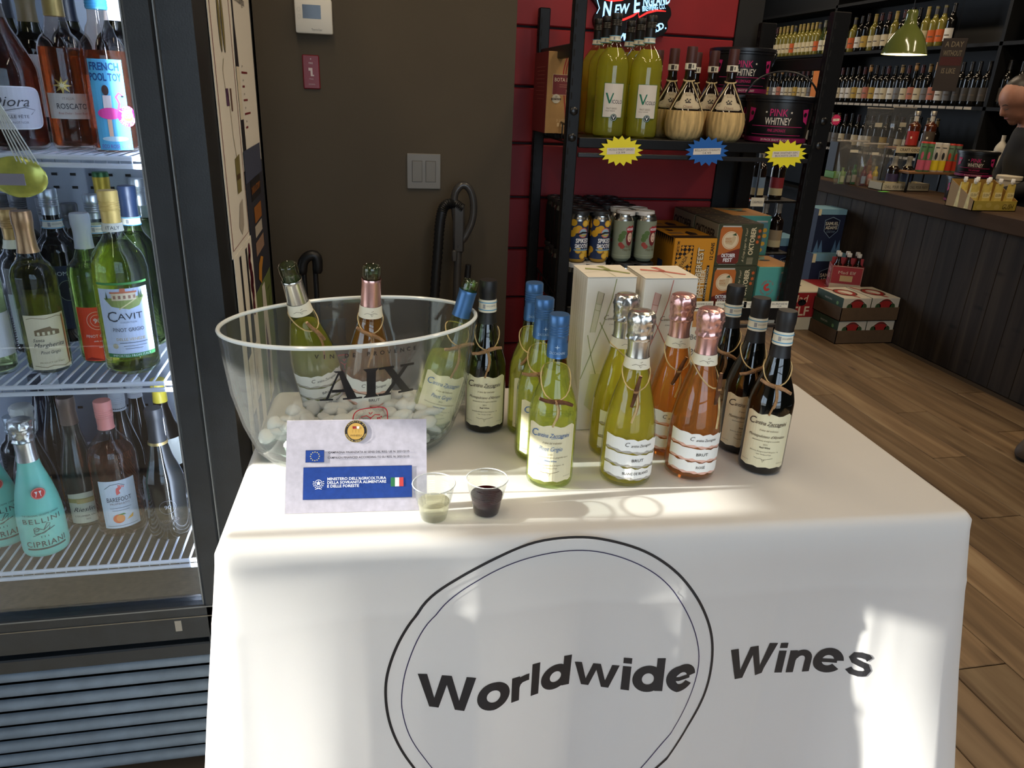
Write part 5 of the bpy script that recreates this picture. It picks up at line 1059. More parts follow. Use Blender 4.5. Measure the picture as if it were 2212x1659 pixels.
# chianti flasks
STRAW = P((196, 166, 112), .75, 0, .2, var=.45, scale=40, stretch=(2.2, 2.2, .12), bump=.3, bscale=60); CORD = P((196, 174, 128), .8)
def chianti(label, loc, rz):
    t = thing('straw_flask', label, 'bottle', loc, rz, 'straw-covered flasks on the rack'); H = .272
    pr = smooth_prof([(.04, .003), (.052, .02), (.058, .05), (.054, .085), (.044, .112), (.032, .138), (.021, .162), (.0155, .185), (.0145, .21), (.0145, .25), (.016, .256), (.016, .268), (.014, H)])
    MB().lathe([(0, .003)] + pr + [(0, H)], 28, P((22, 16, 14), .07, 0, .6, coat=.2)).build('glass', t, smooth=True, ang=50)
    MB().lathe([(0, 0), (.042, 0), (.054, .012), (.0605, .032), (.0625, .055), (.0595, .078), (.0575, .088), (.050, .089)], 40, STRAW, rad=lambda a, z, j: .0008 * math.sin(a * 20 + z * 30)).build('straw_basket', t, smooth=True, ang=60)
    MB().lathe([(.0158, .205), (.0165, .208), (.0165, H - .004), (.0155, H + .0012), (0, H + .0012)], 22, P((70, 34, 30), .5)).build('capsule', t, smooth=True, ang=50)
    mb = MB().lathe([(.0172, .208), (.0172, .226)], 22, PAPER); Art().rect(-.009, .210, .001, .224, ink(50, 40, 34), 1).rect(.004, .212, .009, .222, ink(120, 116, 108), 1).emit(mb, on_cyl(.0174), .004); mb.build('neck_band', t, fix=False)
    rf = rad_of(pr); g = MB().tube([(.0165 * math.cos(q), .0165 * math.sin(q), .178 + .004 * math.sin(q)) for q in [2 * PI * i / 20 for i in range(20)]], .0026, 6, CORD, True)
    for s in (-1, 1): g.tube([(s * (rf(z) + .0015) * math.sin(an), -(rf(z) + .0015) * math.cos(an), z) for z, an in ((.176, .3), (.15, .75), (.12, 1.0), (.088, 1.15))], .002, 6, CORD)
    g.build('cord', t, smooth=True)
    a = Art(); cc = ink(186, 172, 144); pts = [(-.042, .098), (-.030, .094), (.030, .094), (.042, .098), (.040, .112), (.028, .118), (.024, .138), (.012, .142), (-.012, .142), (-.024, .138), (-.028, .118), (-.040, .112)]
    a.poly(pts, cc, 1).line([(x * .93, .118 + (y - .118) * .9) for x, y in pts], .0008, ink(110, 96, 74), 2, True).text('BELLAGIO', 0, .134, .005, ink(90, 76, 60), 2, w=.022).text('Chianti', .0, .101, .0075, ink(110, 70, 56), 2, w=.026)
    for (u, v) in ((-.008, .118), (-.003, .122), (.002, .117), (.007, .121), (.0, .113), (.006, .113), (-.005, .113)): a.ell(u, v, .0032, .0026, ink(60, 54, 48), 2, 8)
    a.line([(-.034, .108), (-.026, .112)], .0007, gk).line([(-.034, .104), (-.026, .107)], .0007, gk)
    mb = MB(); f = lambda u, v, h: ((rf(v) + .0008 + h) * math.sin(u / .046), -(rf(v) + .0008 + h) * math.cos(u / .046), v)
    for vs_, fs_, m_, l_ in a.p:
        bm = bmesh.new(); bv = [bm.verts.new((x, y, 0)) for x, y in vs_]
        for f_ in fs_:
            try: bm.faces.new([bv[i] for i in f_])
            except ValueError: pass
        for k in range(-8, 9):
            for no, co in (((1, 0, 0), (k * .005, 0, 0)), ((0, 1, 0), (0, .118 + k * .005, 0))): bmesh.ops.bisect_plane(bm, geom=bm.verts[:] + bm.edges[:] + bm.faces[:], plane_co=co, plane_no=no, dist=1e-7)
        bm.verts.index_update(); mb.add([f(v.co.x, v.co.y, .0004 * l_) for v in bm.verts], [[v.index for v in q.verts] for q in bm.faces], m_); bm.free()
    mb.build('label', t, fix=False)
    return t
sx = [xat(1470, 2.345, Z1), xat(1557, 2.345, Z1)]; ch0 = None
for r in range(3):
    for c in range(2):
        loc = (sx[c] - .004 * r, 2.335 + r * .128, Z1 + .0005); lb = 'straw-based red wine flask, %s row, %s column on the rack' % (nm[r], ('left', 'right')[c])
        if ch0 is None: ch0 = chianti(lb, loc, face_cam(loc, .12))
        else: dup(ch0, loc, face_cam(loc, .12), lb)
# black tubs with pink lettering
TUBB = P((20, 20, 23), .35, 0, .5); TPK = ink(190, 40, 104); TWH = ink(222, 212, 196)
def tub(label, loc, rz, sc=1.0, handle=0):
    t = thing('drink_tub', label, 'tub', loc, rz, 'black drink tubs'); h = .146 * sc; rb, rt = .094 * sc, .106 * sc
    MB().lathe([(0, 0), (rb, 0), (rb + .002, .003), (rt, h - .022), (rt + .004, h - .02), (rt + .004, h - .014), (rt, h - .012)], 44, TUBB).build('tub_body', t, smooth=True, ang=40)
    MB().lathe([(rt + .003, h - .014), (rt + .008, h - .012), (rt + .008, h - .002), (rt + .003, h), (rt - .006, h), (rt - .01, h - .004), (0, h - .004)], 44, TUBB).build('lid', t, smooth=True, ang=40)
    if handle: MB().tube([((rt + .006) * math.cos(q), -.01, h - .012 + (.085 if handle > 0 else -.10) * sc * math.sin(q)) for q in [PI * i / 18 for i in range(19)]], .0032, 7, TUBB).build('handle', t, smooth=True)
    a = Art(); a.text('PINK', .0, .094 * sc, .021 * sc, TPK, 2, bold=.008, w=.052 * sc).text('WHITNEY', 0, .068 * sc, .021 * sc, TWH, 2, bold=.008, w=.078 * sc).star(-.037 * sc, .095 * sc, .004 * sc, TWH).star(.037 * sc, .095 * sc, .004 * sc, TWH)
    a.rect(-.085 * sc, .0515 * sc, .085 * sc, .053 * sc, TPK, 1).text('PINK LEMONADE', 0, .040 * sc, .009 * sc, TPK, 2, w=.055 * sc).rect(-.085 * sc, .026 * sc, .085 * sc, .0272 * sc, TPK, 1).rect(-.15 * sc, .004 * sc, .15 * sc, .018 * sc, ink(130, 24, 70), 1).text('20 PACK SHOT BUCKET', 0, .011 * sc, .006 * sc, TWH, 2)
    for s in (-1, 1): a.poly([(s * .075 * sc, .105 * sc), (s * .10 * sc, .108 * sc), (s * .105 * sc, .06 * sc), (s * .085 * sc, .07 * sc)], TPK, 1).ell(s * .088 * sc, .09 * sc, .007 * sc, .007 * sc, TUBB, 2, 14)
    mb = MB(); f = lambda u, v, hh: ((rb + .0035 + (rt - rb - .002) * v / (h - .02) + hh) * math.sin(u / .1), -(rb + .0035 + (rt - rb - .002) * v / (h - .02) + hh) * math.cos(u / .1), v); a.emit(mb, f, .011, .0004); mb.build('print', t, fix=False)
    return t
def nohandle(t):
    for c in list(t.children):
        if c.name.startswith('handle'): D.objects.remove(c)
    return t
tx = xat(1676, 2.375, Z1 + .05); loc = (tx, 2.372, Z1 + .0005)
tb0 = tub('black tub with pink lettering in front on the upper rack shelf', loc, face_cam(loc, .02), 1, 1)
loc2 = (xat(1600, 2.59, Z1 + .2), 2.60, Z1 + .0005); nohandle(dup(tb0, loc2, face_cam(loc2, .25), 'black pink-lettered tub at the rack back, mostly hidden under another tub'))
loc3 = (loc2[0], 2.60, Z1 + .1475); tb3 = tub('black pink-lettered tub stacked on top at the back of the rack', loc3, face_cam(loc3, .12), 1, -1)
# bota-style wine carton behind the left post
bx0 = xat(1180, 2.46, 1.4); bt_ = thing('wine_carton', 'tan and red boxed-wine carton behind the left post of the rack', 'box', (bx0, 2.46, Z1 + .0005)); tan = P((168, 130, 82), .7, 0, .2, var=.08, scale=30); dred = P((104, 26, 28), .6)
MB().rbox(0, .098, 0, .19, 0, .245, tan, .001).build('carton', bt_)
a = Art(); rd = ink(150, 44, 30)
for k in range(3): a.line(cat3([(.062 + k * .008, .245, 0), (.05 + k * .008, .19, 0), (.05 + k * .008, .15, 0)], 5) and [(p.x, p.y) for p in cat3([(.066 + k * .008, .245, 0), (.052 + k * .008, .19, 0), (.056 + k * .008, .13, 0), (.066 + k * .007, .06, 0), (.07 + k * .008, .0, 0)], 5)], .004, rd, 1)
a.rect(.018, .118, .098, .178, dred, 2).frame(.018, .118, .097, .178, .0012, ink(206, 190, 150), 3).text('BOTA BOX', .024, .163, .011, ink(214, 200, 170), 3, w=.066, align='L').text('SHIRAZ', .075, .131, .005, ink(200, 180, 150), 3).text('CALIFORNIA', .075, .125, .003, ink(200, 180, 150), 3)
for k in range(2): a.line([(.04, .148 - k * .006), (.09, .148 - k * .006)], .0012, ink(170, 120, 100), 3)
a.ell(.032, .106, .014, .014, ink(196, 186, 166), 4).rect(.016, .102, .048, .108, ink(60, 40, 34), 5).text('BEST BUYS', .032, .105, .004, ink(206, 196, 176), 6, w=.026).text('50', .032, .112, .005, ink(60, 40, 34), 6).text('3 LITERS', .058, .040, .008, ink(206, 176, 130), 2)
for k in range(4): a.rect(.04 + k * .013, .022, .047 + k * .013, .033, ink(206, 176, 130), 2)
decal('print', bt_, a, on_y(0, 0, 0))
mb = MB().box(-.0008, 0, .0, .19, 0, .245, dred); aa = Art(); [aa.line([(-.03, .20 - k * .012), (-.15 + .01 * (k % 3), .20 - k * .012)], .0012, ink(160, 90, 84), 2) for k in range(9)]; aa.emit(mb, lambda u, v, h: (-.001 - h, -u, v)); mb.build('side_panel', bt_)
# starburst price signs
def burst(label, c, rx, ry, base, lines, Y=2.238, n=17, name='price_burst', grp='starburst price signs'):
    p = aty(*c, Y); r0 = aty(c[0] + rx, c[1], Y).x - p.x; r1 = p.z - aty(c[0], c[1] + ry, Y).z
    pts = [((r0 if i % 2 == 0 else r0 * .76) * math.cos(PI * i / n + .1), (r1 if i % 2 == 0 else r1 * .74) * math.sin(PI * i / n + .1)) for i in range(2 * n)]
    t = MB().prism(pts, .0012, base, Matrix.Rotation(PI / 2, 4, 'X')).build(name, loc=p); tag(t, label, 'price sign', grp)
    a = Art(); ww = r0 * 1.25; hh = r1 * .42; a.raw([(-ww / 2, -hh / 2 - .002), (ww / 2, -hh / 2 + .002), (ww / 2, hh / 2 + .002), (-ww / 2, hh / 2 - .002)], [(0, 1, 2, 3)], ink(220, 210, 196), 1)
    for k, tx in enumerate(lines): a.text(tx, 0, hh * (.2 - .45 * k), hh * .3, ink(96, 90, 84), 2, w=min(ww * .9, ww * .06 * len(tx)), rot=.04)
    decal('lettering', t, a, on_y(0, -.0014, 0)); return t
YEL = P((236, 222, 40), .6); BLUS = P((22, 92, 170), .6)
burst('yellow starburst price sign under the large white wine bottles', (1341, 326), 48, 33, YEL, ('VICOLO PINOT GRIGIO', '13.99'))
burst('blue starburst price sign under the straw-based flasks', (1527, 327), 47, 32, BLUS, ('BELLAGIO CHIANTI', '14.99'))
burst('yellow starburst price sign under the front black tub', (1697, 333), 46, 31, YEL, ('PINK WHITNEY 20PC', 'BUCKETS 24.99'))
# illuminated brewery sign on the red wall
NY = 2.755
P2 = lambda x, y: (aty(x, y, NY).x, aty(x, y, NY).z)
nb = thing('beer_light_sign', 'black illuminated brewery sign with blue-white letters on the red wall', 'sign', (P2(1365, 30)[0], 2.77, P2(1365, 30)[1])); NO = tuple(nb.location)
out = [(1288, -70), (1284, -30), (1276, -8), (1286, 8), (1292, 20), (1284, 32), (1282, 48), (1290, 66), (1308, 82), (1340, 90), (1375, 90), (1408, 84), (1432, 74), (1441, 60), (1440, 48), (1448, 34), (1446, 18), (1438, 6), (1446, -12), (1444, -40), (1430, -80), (1380, -100), (1320, -95)]
o2 = [(p[0], p[1]) for p in cat([P2(*p) for p in out], 3)]
MB(NO).prism([(x, -z) for x, z in o2], .022, BLACK, Matrix.Translation((0, NY - .0, 0)) @ Matrix.Rotation(-PI / 2, 4, 'X') if False else Matrix(((1, 0, 0, 0), (0, 0, 1, NY - .008), (0, -1, 0, 0), (0, 0, 0, 1)))).build('backboard', nb)
NB = P((150, 205, 255), .4, emit=1.5); NR = P((255, 44, 40), .4, emit=1.2)
def neon(fn, name, mat):
    a = Art(); fn(a, mat); mb = MB(NO); a.emit(mb, lambda u, v, h: (u, NY - .010 - h, v)); mb.build(name, nb, fix=False)
S_ = (P2(1400, 30)[0] - P2(1300, 30)[0]) / 100
def n1(a, m):
    for (tx, x, y, h, w, r) in (('N', 1310, 20, 26, 22, .12), ('EW', 1342, 20, 17, 34, .14), ('E', 1374, 10, 28, 18, .2), ('NGLAND', 1416, 1, 19, 60, .17)): u, v = P2(x, y); a.text(tx, u, v, h * S_, m, 2, bold=.025, shear=.25, w=w * S_, rot=r)
    u, v = P2(1410, 17); a.text('BREWING CO.', u, v, 9 * S_, m, 2, bold=.02, w=50 * S_, rot=.16)
    tx = "DRINK WHAT'S GOOD."
    for k, ch in enumerate(tx): q = k / (len(tx) - 1); u, v = P2(1294 + 140 * q, 58 + 24 * math.sin(PI * min(1, q * 1.05)) - 2 * q); a.text(ch, u, v, 12 * S_, m, 2, bold=.03, rot=.55 * (q - .5) * 1.6)
    a.line([P2(*p) for p in ((1284, -20), (1289, 4), (1293, 18), (1287, 30))], 1.6 * S_, m, 2)
neon(n1, 'blue_lettering', NB)
neon(lambda a, m: (a.line([P2(*p) for p in ((1300, 41), (1320, 45), (1345, 43), (1366, 34), (1377, 26), (1378, 38), (1396, 28), (1416, 23), (1436, 25))], [2.5 * S_, 4 * S_, 4 * S_, 4 * S_, 3 * S_, 3 * S_, 4 * S_, 4 * S_, 1.5 * S_], m, 2), a.line([P2(*p) for p in ((1298, -3), (1318, 3), (1340, 1), (1362, -8))], 3 * S_, m, 2)), 'red_swoosh', NR)

# --- lower shelf: beer cans in carriers and cartons
CANB = P((24, 25, 28), .4, .2); ALU = P((190, 188, 182), .25, 1); CBK = P((26, 26, 28), .5); CWH = P((206, 202, 196), .5)
def can_mesh(t, body, art, h=.157, r=.033, lid=True):
    MB().lathe([(0, .002), (.024, .0), (.027, .004), (r, .012), (r, h - .022)], 28, body).build('can_body', t, smooth=True, ang=50)
    MB().lathe([(r, h - .022), (r * .93, h - .012), (.0265, h - .004), (.0275, h - .001), (.0255, h), (.024, h - .004), (0, h - .004)], 28, ALU).build('can_end', t, smooth=True, ang=50)
    if art: mb = MB(); art.emit(mb, on_cyl(r + .0003), .0045); mb.build('label', t, fix=False)
def carrier(label, loc, mat, grp):
    t = thing('can_carrier', label, 'can carrier', loc, 0, grp); mb = MB()
    for sx in (-1, 1):
        for sy in (-1, 1): mb.lathe([(.0, .006), (.022, .006), (.0225, .0085), (.0305, .0085), (.0318, .006), (.0318, -.006), (.0305, -.006), (.0300, .004), (.0, .004)], 20, mat, Matrix.Translation((sx * .0338, sy * .0338, 0)))
    mb.rbox(-.012, .012, -.05, .05, .0035, .0065, mat, .001).rbox(-.05, .05, -.012, .012, .0035, .0065, mat, .001); mb.build('carrier_plate', t, smooth=True, ang=40); return t
def a_smooth():
    a = Art(); ye = ink(206, 156, 40); bl = ink(38, 52, 84); random.seed(3); a.rect(-.1, .012, .1, .135, bl, 0)
    for k in range(26):
        u, v = random.uniform(-.07, .07), random.choice((.02, .035, .11, .125, .1)) + random.uniform(-.008, .008); a.ell(u, v, .012, .011, ye, 1, 14)
        if k % 2: a.ell(u, v, .009, .008, ink(226, 186, 80), 2, 12)
    a.ell(.0, .098, .016, .016, ink(206, 110, 96), 3).ell(.0, .098, .013, .013, ink(150, 180, 200), 4).poly([(-.02, .094), (-.004, .102), (.016, .100), (.018, .096), (-.002, .096), (-.016, .090)], ink(30, 30, 34), 5).poly([(-.009, .088), (.009, .088), (.011, .093), (-.011, .093)], ink(190, 170, 80), 5)
    a.rect(-.032, .042, .032, .08, bl, 2).text('SPIKED', 0, .0725, .013, wt, 5, bold=.03, w=.046).text('SMOOTHIE', 0, .055, .013, wt, 5, bold=.03, w=.05).rect(-.028, .040, .028, .0445, ink(120, 160, 190), 5)
    return a
def a_hook():
    a = Art(); g = ink(134, 142, 122); a.rect(-.1, .012, .1, .135, g, 0).line([(-.1, .022), (.1, .022)], .001, ink(170, 176, 150), 1)
    for (u, v, r_) in ((-.018, .085, .011), (-.012, .096, .009), (-.022, .074, .009)): a.ell(u, v, r_, r_ * .9, ink(84, 110, 60), 1, 12)
    for (u, v) in ((-.02, .058), (-.014, .052)): a.ell(u, v, .008, .008, ink(150, 64, 54), 1, 12)
    a.ell(.009, .080, .013, .026, ink(110, 40, 44), 2).ell(.010, .082, .0088, .0155, ink(222, 190, 168), 3).ell(.0065, .086, .0017, .0012, ink(40, 34, 40), 4, 10).ell(.0135, .086, .0017, .0012, ink(40, 34, 40), 4, 10).ell(.010, .0735, .0022, .0018, ink(60, 16, 24), 4, 10)
    a.poly([(-.006, .112), (.004, .120), (.011, .117), (.018, .122), (.026, .114), (.024, .100), (-.002, .098)], ink(160, 36, 44), 4).text('HOOKER', .010, .109, .008, wt, 5, bold=.02, w=.026)
    b = ink(96, 84, 50); a.text('Hoser', .006, .052, .007, b, 4, shear=.2).text('Hazy Ale', .004, .042, .008, b, 4, shear=.2, w=.032); return a
tmp = D.objects
smx = [xat(1246, 2.325, .95), xat(1293, 2.325, .95)]; hx = [xat(1342, 2.335, .95), xat(1391, 2.335, .95)]
TZ1 = Z0 + .157 + .010; can_src = {}
def can(kind, label, loc, rz, grp):
    if kind in can_src: return dup(can_src[kind], loc, rz, label, grp)
    t = thing('beer_can', label, 'can', loc, rz, grp)
    can_mesh(t, *{'smooth': (P((190, 150, 60), .4, .2), a_smooth()), 'hook': (P((134, 142, 122), .4, .2), a_hook()), 'black': (CANB, Art().text('Thread-Crafted Company', 0, .128, .004, wt, 1, w=.04).rect(-.02, .05, .02, .09, ink(60, 70, 74), 1)), 'ims': (CANB, Art().rect(-.03, .02, .03, .08, ink(40, 80, 80), 1).text('IMS', 0, .04, .016, wt, 2, bold=.02).text('M', 0, .10, .02, wt, 2, bold=.03))}[kind])
    can_src[kind] = t; return t
dpt = ('front', 'rear')
def fourpack(kind, x0, y0, z, names, cm, cl, grp, rz=.2, dx=.0675):
    k = 0
    for r in range(2):
        for c in range(2):
            can(kind, names % (dpt[r] + (' left' if c == 0 else ' right')), (x0 + c * dx, y0 + r * dx, z), rz, grp)
    carrier(cl, (x0 + dx / 2, y0 + dx / 2, z + .157), cm, 'can carriers on the rack')
fourpack('smooth', smx[0], 2.325, TZ1, 'yellow and blue fruit-printed beer can, %s of its four-pack', CBK, 'black plastic carrier on the fruit-printed beer cans', 'fruit-printed cans', .25, smx[1] - smx[0])
fourpack('hook', hx[0], 2.335, TZ1, 'grey-green beer can with a painted face, %s of its four-pack', CWH, 'white plastic carrier on the grey-green beer cans', 'grey-green cans', .15, hx[1] - hx[0])
fourpack('black', smx[0] + .0, 2.315, Z0 + .0005, 'black beer can under the fruit-printed cans, %s of its four-pack', CWH, 'white carrier under the fruit-printed beer cans', 'black cans on the lower rack shelf')
fourpack('black', hx[0] + .01, 2.315, Z0 + .0005, 'black beer can under the grey-green cans, %s of its four-pack', CBK, 'black carrier under the grey-green beer cans', 'black cans on the lower rack shelf')
for i, (x, y) in enumerate(((smx[0] + .005, 2.47), (smx[0] + .145, 2.47), (smx[0] + .01, 2.61), (smx[0] + .15, 2.61))):
    for lv in range(2):
        w_ = ('second row left', 'second row right', 'back row left', 'back row right')[i]
        fourpack('black', x, y, (Z0 + .0005, TZ1)[lv] + (0 if lv == 0 else 0), 'black beer can, %s of the ' + ('lower', 'upper')[lv] + ' four-pack, ' + w_, CBK, 'black carrier on the %s four-pack, %s' % (('lower', 'upper')[lv], w_), 'black cans on the lower rack shelf')
def carton(name, label, lo, hi, mats, prints, group=None, cat='box', rz=0):
    """closed card box; prints: (side, art) with side front / left / top"""
    cx_, cy_ = (lo[0] + hi[0]) / 2, (lo[1] + hi[1]) / 2; t = thing(name, label, cat, (cx_, cy_, lo[2]), rz, group)
    w, d, h = hi[0] - lo[0], hi[1] - lo[1], hi[2] - lo[2]
    MB().rbox(-w / 2, w / 2, -d / 2, d / 2, 0, h, mats[0], .0022).build('carton', t)
    if len(mats) > 1: MB().box(-w / 2 + .002, w / 2 - .002, -d / 2 + .002, d / 2 - .002, h - .001, h + .0006, mats[1]).build('lid', t)
    if len(mats) > 2: MB().box(-w / 2 - .0006, -w / 2 + .001, -d / 2 + .002, d / 2 - .002, .002, h - .002, mats[2]).build('side_panel', t)
    for side, fn in prints:
        a = Art(); fn(a, {'front': w, 'left': d, 'top': w}[side], d if side == 'top' else h)
        decal({'front': 'front_print', 'left': 'side_print', 'top': 'top_print'}[side], t, a, {'front': on_y(-w / 2, -d / 2 - .0004, 0), 'left': on_xneg(-w / 2 - .0009, d / 2, 0), 'top': on_top(-w / 2, -d / 2, h + .0008)}[side])
    return t
OLV = P((62, 66, 46), .6, 0, .3); OLT = P((54, 44, 34), .6, 0, .3); OLS = P((148, 138, 116), .6, 0, .3)
def ok_front(a, w, h):
    og = ink(186, 104, 46); al = ink(190, 186, 176); x0 = .008; x1 = w * .53; y0, y1 = .008, h - .008
    a.poly([(x0, y0 + .008), (x0 + .008, y0), (x1 - .008, y0), (x1, y0 + .008), (x1, y1 - .012), (x1 - .006, y1), (x0 + .006, y1), (x0, y1 - .012)], og, 1).rect(x0 + .006, y1 - .003, x1 - .006, y1 + .002, al, 2).rect(x0 + .008, y0 - .001, x1 - .008, y0 + .002, al, 2)
    xc = (x0 + x1) / 2; a.ell(xc, y0 + .082, .031, .031, ink(226, 206, 170), 2).ring(xc, y0 + .082, .028, .028, .001, og, 3).poly([(xc - .02, y0 + .09), (xc + .004, y0 + .092), (xc + .012, y0 + .1), (xc + .02, y0 + .092), (xc + .016, y0 + .078), (xc + .008, y0 + .066), (xc - .016, y0 + .07)], ink(206, 180, 140), 3).poly([(xc + .004, y0 + .1), (xc + .018, y0 + .108), (xc + .02, y0 + .098)], ink(50, 80, 50), 4).text('EAST', xc - .008, y0 + .088, .006, og, 4).text('ROCK', xc - .006, y0 + .078, .006, og, 4)
    a.poly([(x0, y0 + .03), (x1, y0 + .055), (x1, y0 + .01), (x1 - .008, y0), (x0 + .008, y0), (x0, y0 + .01)], ink(110, 44, 34), 2).text('OKTOBER', xc, y0 + .030, .012, wt, 4, bold=.03, w=.052).text('FEST', xc, y0 + .014, .012, wt, 4, bold=.03, w=.034)
    cr = ink(216, 200, 160); a.text('OKTOBER', w * .78, h * .60, .017, cr, 2, bold=.03, w=h * .66, rot=PI / 2).text('A Crisp Lager for Your!', w * .63, h * .5, .008, cr, 2, shear=.3, w=h * .8, rot=PI / 2)
    for k in range(5): a.line([(w * .72, h * .06 + k * .005), (w * .86, h * .06 + k * .005)], .0014, cr, 2)
    for (u, v) in ((.92, .84), (.92, .7), (.9, .58)): a.star(w * u, h * v, .008, ink(196, 96, 44), 2, 6, .5)
def ok_side(a, w, h): a.text('OKTOBER', w * .48, h * .72, .030, ink(40, 30, 28), 2, bold=.03, w=w * .84).text('FEST', w * .54, h * .40, .030, ink(70, 30, 28), 2, bold=.03, w=w * .5)
def ok_top(a, w, h): [a.ring(w * (.28 + .44 * i), h * (.2 + .2 * j), .026, .017, .0035, ink(128, 112, 78), 1) or a.ell(w * (.28 + .44 * i), h * (.2 + .2 * j), .02, .013, ink(84, 72, 52), 1) for i in range(2) for j in range(4)]
ox0, ox1 = xat(1539, 2.33, .88), xat(1634, 2.33, .88); oh = .146; oy = 2.325
for r in range(2):
    for lv in range(2):
        y0 = oy + r * .196; z = Z0 + .0005 + lv * (oh + .0006)
        carton('beer_carton', 'olive harvest-beer can carton, %s of the %s stack' % (('lower', 'upper')[lv], ('front', 'rear')[r]), (ox0 - .0 + r * .0, y0, z), (ox1, y0 + .19, z + oh), (OLV, OLT, OLS), (('front', ok_front), ('left', ok_side), ('top', ok_top)), 'olive beer cartons on the rack')
YB_ = P((206, 140, 36), .6, 0, .3)
def ye_front(a, w, h):
    k_ = ink(34, 26, 22); cr = ink(230, 214, 180); x0, x1 = w * .06, w * .46; y0, y1 = h * .18, h * .90
    a.rect(x0, y0, x1, y1, k_, 1)
    for i in range(4):
        for j in range(12):
            cx_, cy_ = x0 + (x1 - x0) * (i + .5) / 4, y0 + (y1 - y0) * (j + .5) / 12; rx, ry = (x1 - x0) / 8.6, (y1 - y0) / 25; a.poly([(cx_ - rx, cy_), (cx_, cy_ + ry), (cx_ + rx, cy_), (cx_, cy_ - ry)], ink(206, 140, 36), 2)
    a.poly([(x0 - .004, h * .48), (x1 * .9, h * .66), (x1 * .9, h * .82), (x0 + .01, h * .70)], ink(206, 150, 60), 3).text('NEVADA', w * .24, h * .66, .013, k_, 4, bold=.01, w=.05, rot=1.1).rect(w * .03, h * .80, w * .16, h * .97, ink(206, 140, 36), 4).text('LIMITED TIME', w * .09, h * .88, .008, k_, 5, bold=.02, w=h * .16, rot=PI / 2)
    a.text('OKTOBERFEST', w * .64, h * .5, .021, k_, 2, bold=.06, w=h * .74, rot=PI / 2).text('OKTOBERFEST', w * .64, h * .5, .020, cr, 3, bold=.02, w=h * .74, rot=PI / 2).text('FESTBIER', w * .76, h * .36, .016, cr, 3, bold=.03, w=h * .42, rot=PI / 2)
    a.rect(w * .83, h * .1, w * .89, h * .62, k_, 2).text('COLLAB EDITION', w * .86, h * .36, .007, cr, 3, w=h * .46, rot=PI / 2).text('12 CANS', w * .90, h * .82, .012, k_, 3, bold=.02, w=h * .24, rot=PI / 2)
def ye_top(a, w, h): a.rect(.0, .0, w, h * .25, ink(50, 36, 26), 1).poly([(w * .5, h * .3), (w * .7, h * .3), (w * .74, h * .5), (w * .62, h * .7), (w * .5, h * .55)], ink(40, 30, 26), 1).rect(w * .1, h * .4, w * .42, h * .6, ink(150, 110, 60), 1).star(w * .25, h * .8, .02, ink(40, 30, 26), 1, 7, .5)
def ye_side(a, w, h): [a.poly([(w * (.05 + .1 * k), h), (w * (.1 + .1 * k), h * .88), (w * (.15 + .1 * k), h)], ink(40, 30, 26), 1) for k in range(9)]; a.rect(w * .3, h * .5, w * .55, h * .62, ink(70, 80, 110), 1).poly([(w * .1, h * .2), (w * .3, h * .45), (w * .5, h * .25), (w * .3, h * .1)], ink(120, 76, 30), 1)
yx1 = ox0 - .002; yx0 = yx1 - .155; carton('beer_carton', 'tall amber festival-beer carton beside the olive cartons', (yx0, 2.318, Z0 + .0005), (yx1, 2.50, Z0 + .245), (YB_,), (('front', ye_front), ('left', ye_side), ('top', ye_top)))
carton('beer_carton', 'amber festival-beer carton at the back behind the tall amber one', (yx0, 2.505, Z0 + .0005), (yx1, 2.69, Z0 + .245), (YB_,), (('front', ye_front), ('left', ye_side), ('top', ye_top)))
TEAL = P((84, 158, 146), .6, 0, .3); TEO = P((186, 128, 60), .6, 0, .3, var=.2, scale=14)
def te_front(a, w, h):
    rd = ink(196, 70, 60); a.poly([(w * .30 + .014 * math.cos(q), h * .5 + .014 * math.sin(q)) for q in [PI * .35 + 1.5 * PI * k / 12 for k in range(13)]] + [(w * .30 + .004 * math.cos(q), h * .5 + .004 * math.sin(q)) for q in [PI * 1.85 - 1.5 * PI * k / 12 for k in range(13)]], rd, 1).circtext('MADE WITH', w * .3, h * .5, .023, .006, rd, PI * .85, -PI * .7, 1).circtext('REAL FRUIT', w * .3, h * .5, .026, .006, rd, PI * 1.15, PI * .7, 1, flip=True).frame(w * .08, h * .08, w * .52, h * .17, .0012, ink(150, 200, 190), 1)
    x0, x1 = w * .60, w * .94; cb = ink(96, 146, 158); a.poly([(x0, .01), (x1, .01), (x1, h * .78), (x1 - .005, h * .86), (x0 + .005, h * .86), (x0, h * .78)], cb, 1).rect(x0 + .004, h * .84, x1 - .004, h * .88, ink(190, 190, 186), 2).text('Peach', x0 + .012, h * .42, .012, rd, 2, w=h * .45, rot=PI / 2)
    for (u, v) in ((.86, .3), (.88, .5), (.82, .14), (.87, .64)): a.ell(w * u, h * v, .009, .008, ink(226, 180, 70), 3, 12)
def te_top(a, w, h): a.ell(w * .55, h * .55, .02, .011, ink(24, 26, 28), 2).ell(w * .45, h * .8, .018, .01, ink(24, 26, 28), 2).poly([(w * .1, h * .9), (w * .5, h * .5), (w * .8, h * .9)], ink(120, 140, 120), 1)
t0, t1 = ox1 + .003, ox1 + .14
carton('seltzer_carton', 'teal and orange fruit-seltzer carton, front right on the lower rack shelf', (t0, 2.315, Z0 + .0005), (t1, 2.50, Z0 + .1465), (TEAL, TEO), (('front', te_front), ('top', te_top)), 'teal seltzer cartons on the rack')
carton('seltzer_carton', 'teal and orange fruit-seltzer carton standing taller behind the olive boxes', (t0 - .03, 2.505, Z0 + .1475), (t1 - .01, 2.69, Z0 + .2935), (TEAL, TEO), (('front', te_front), ('top', te_top)), 'teal seltzer cartons on the rack')
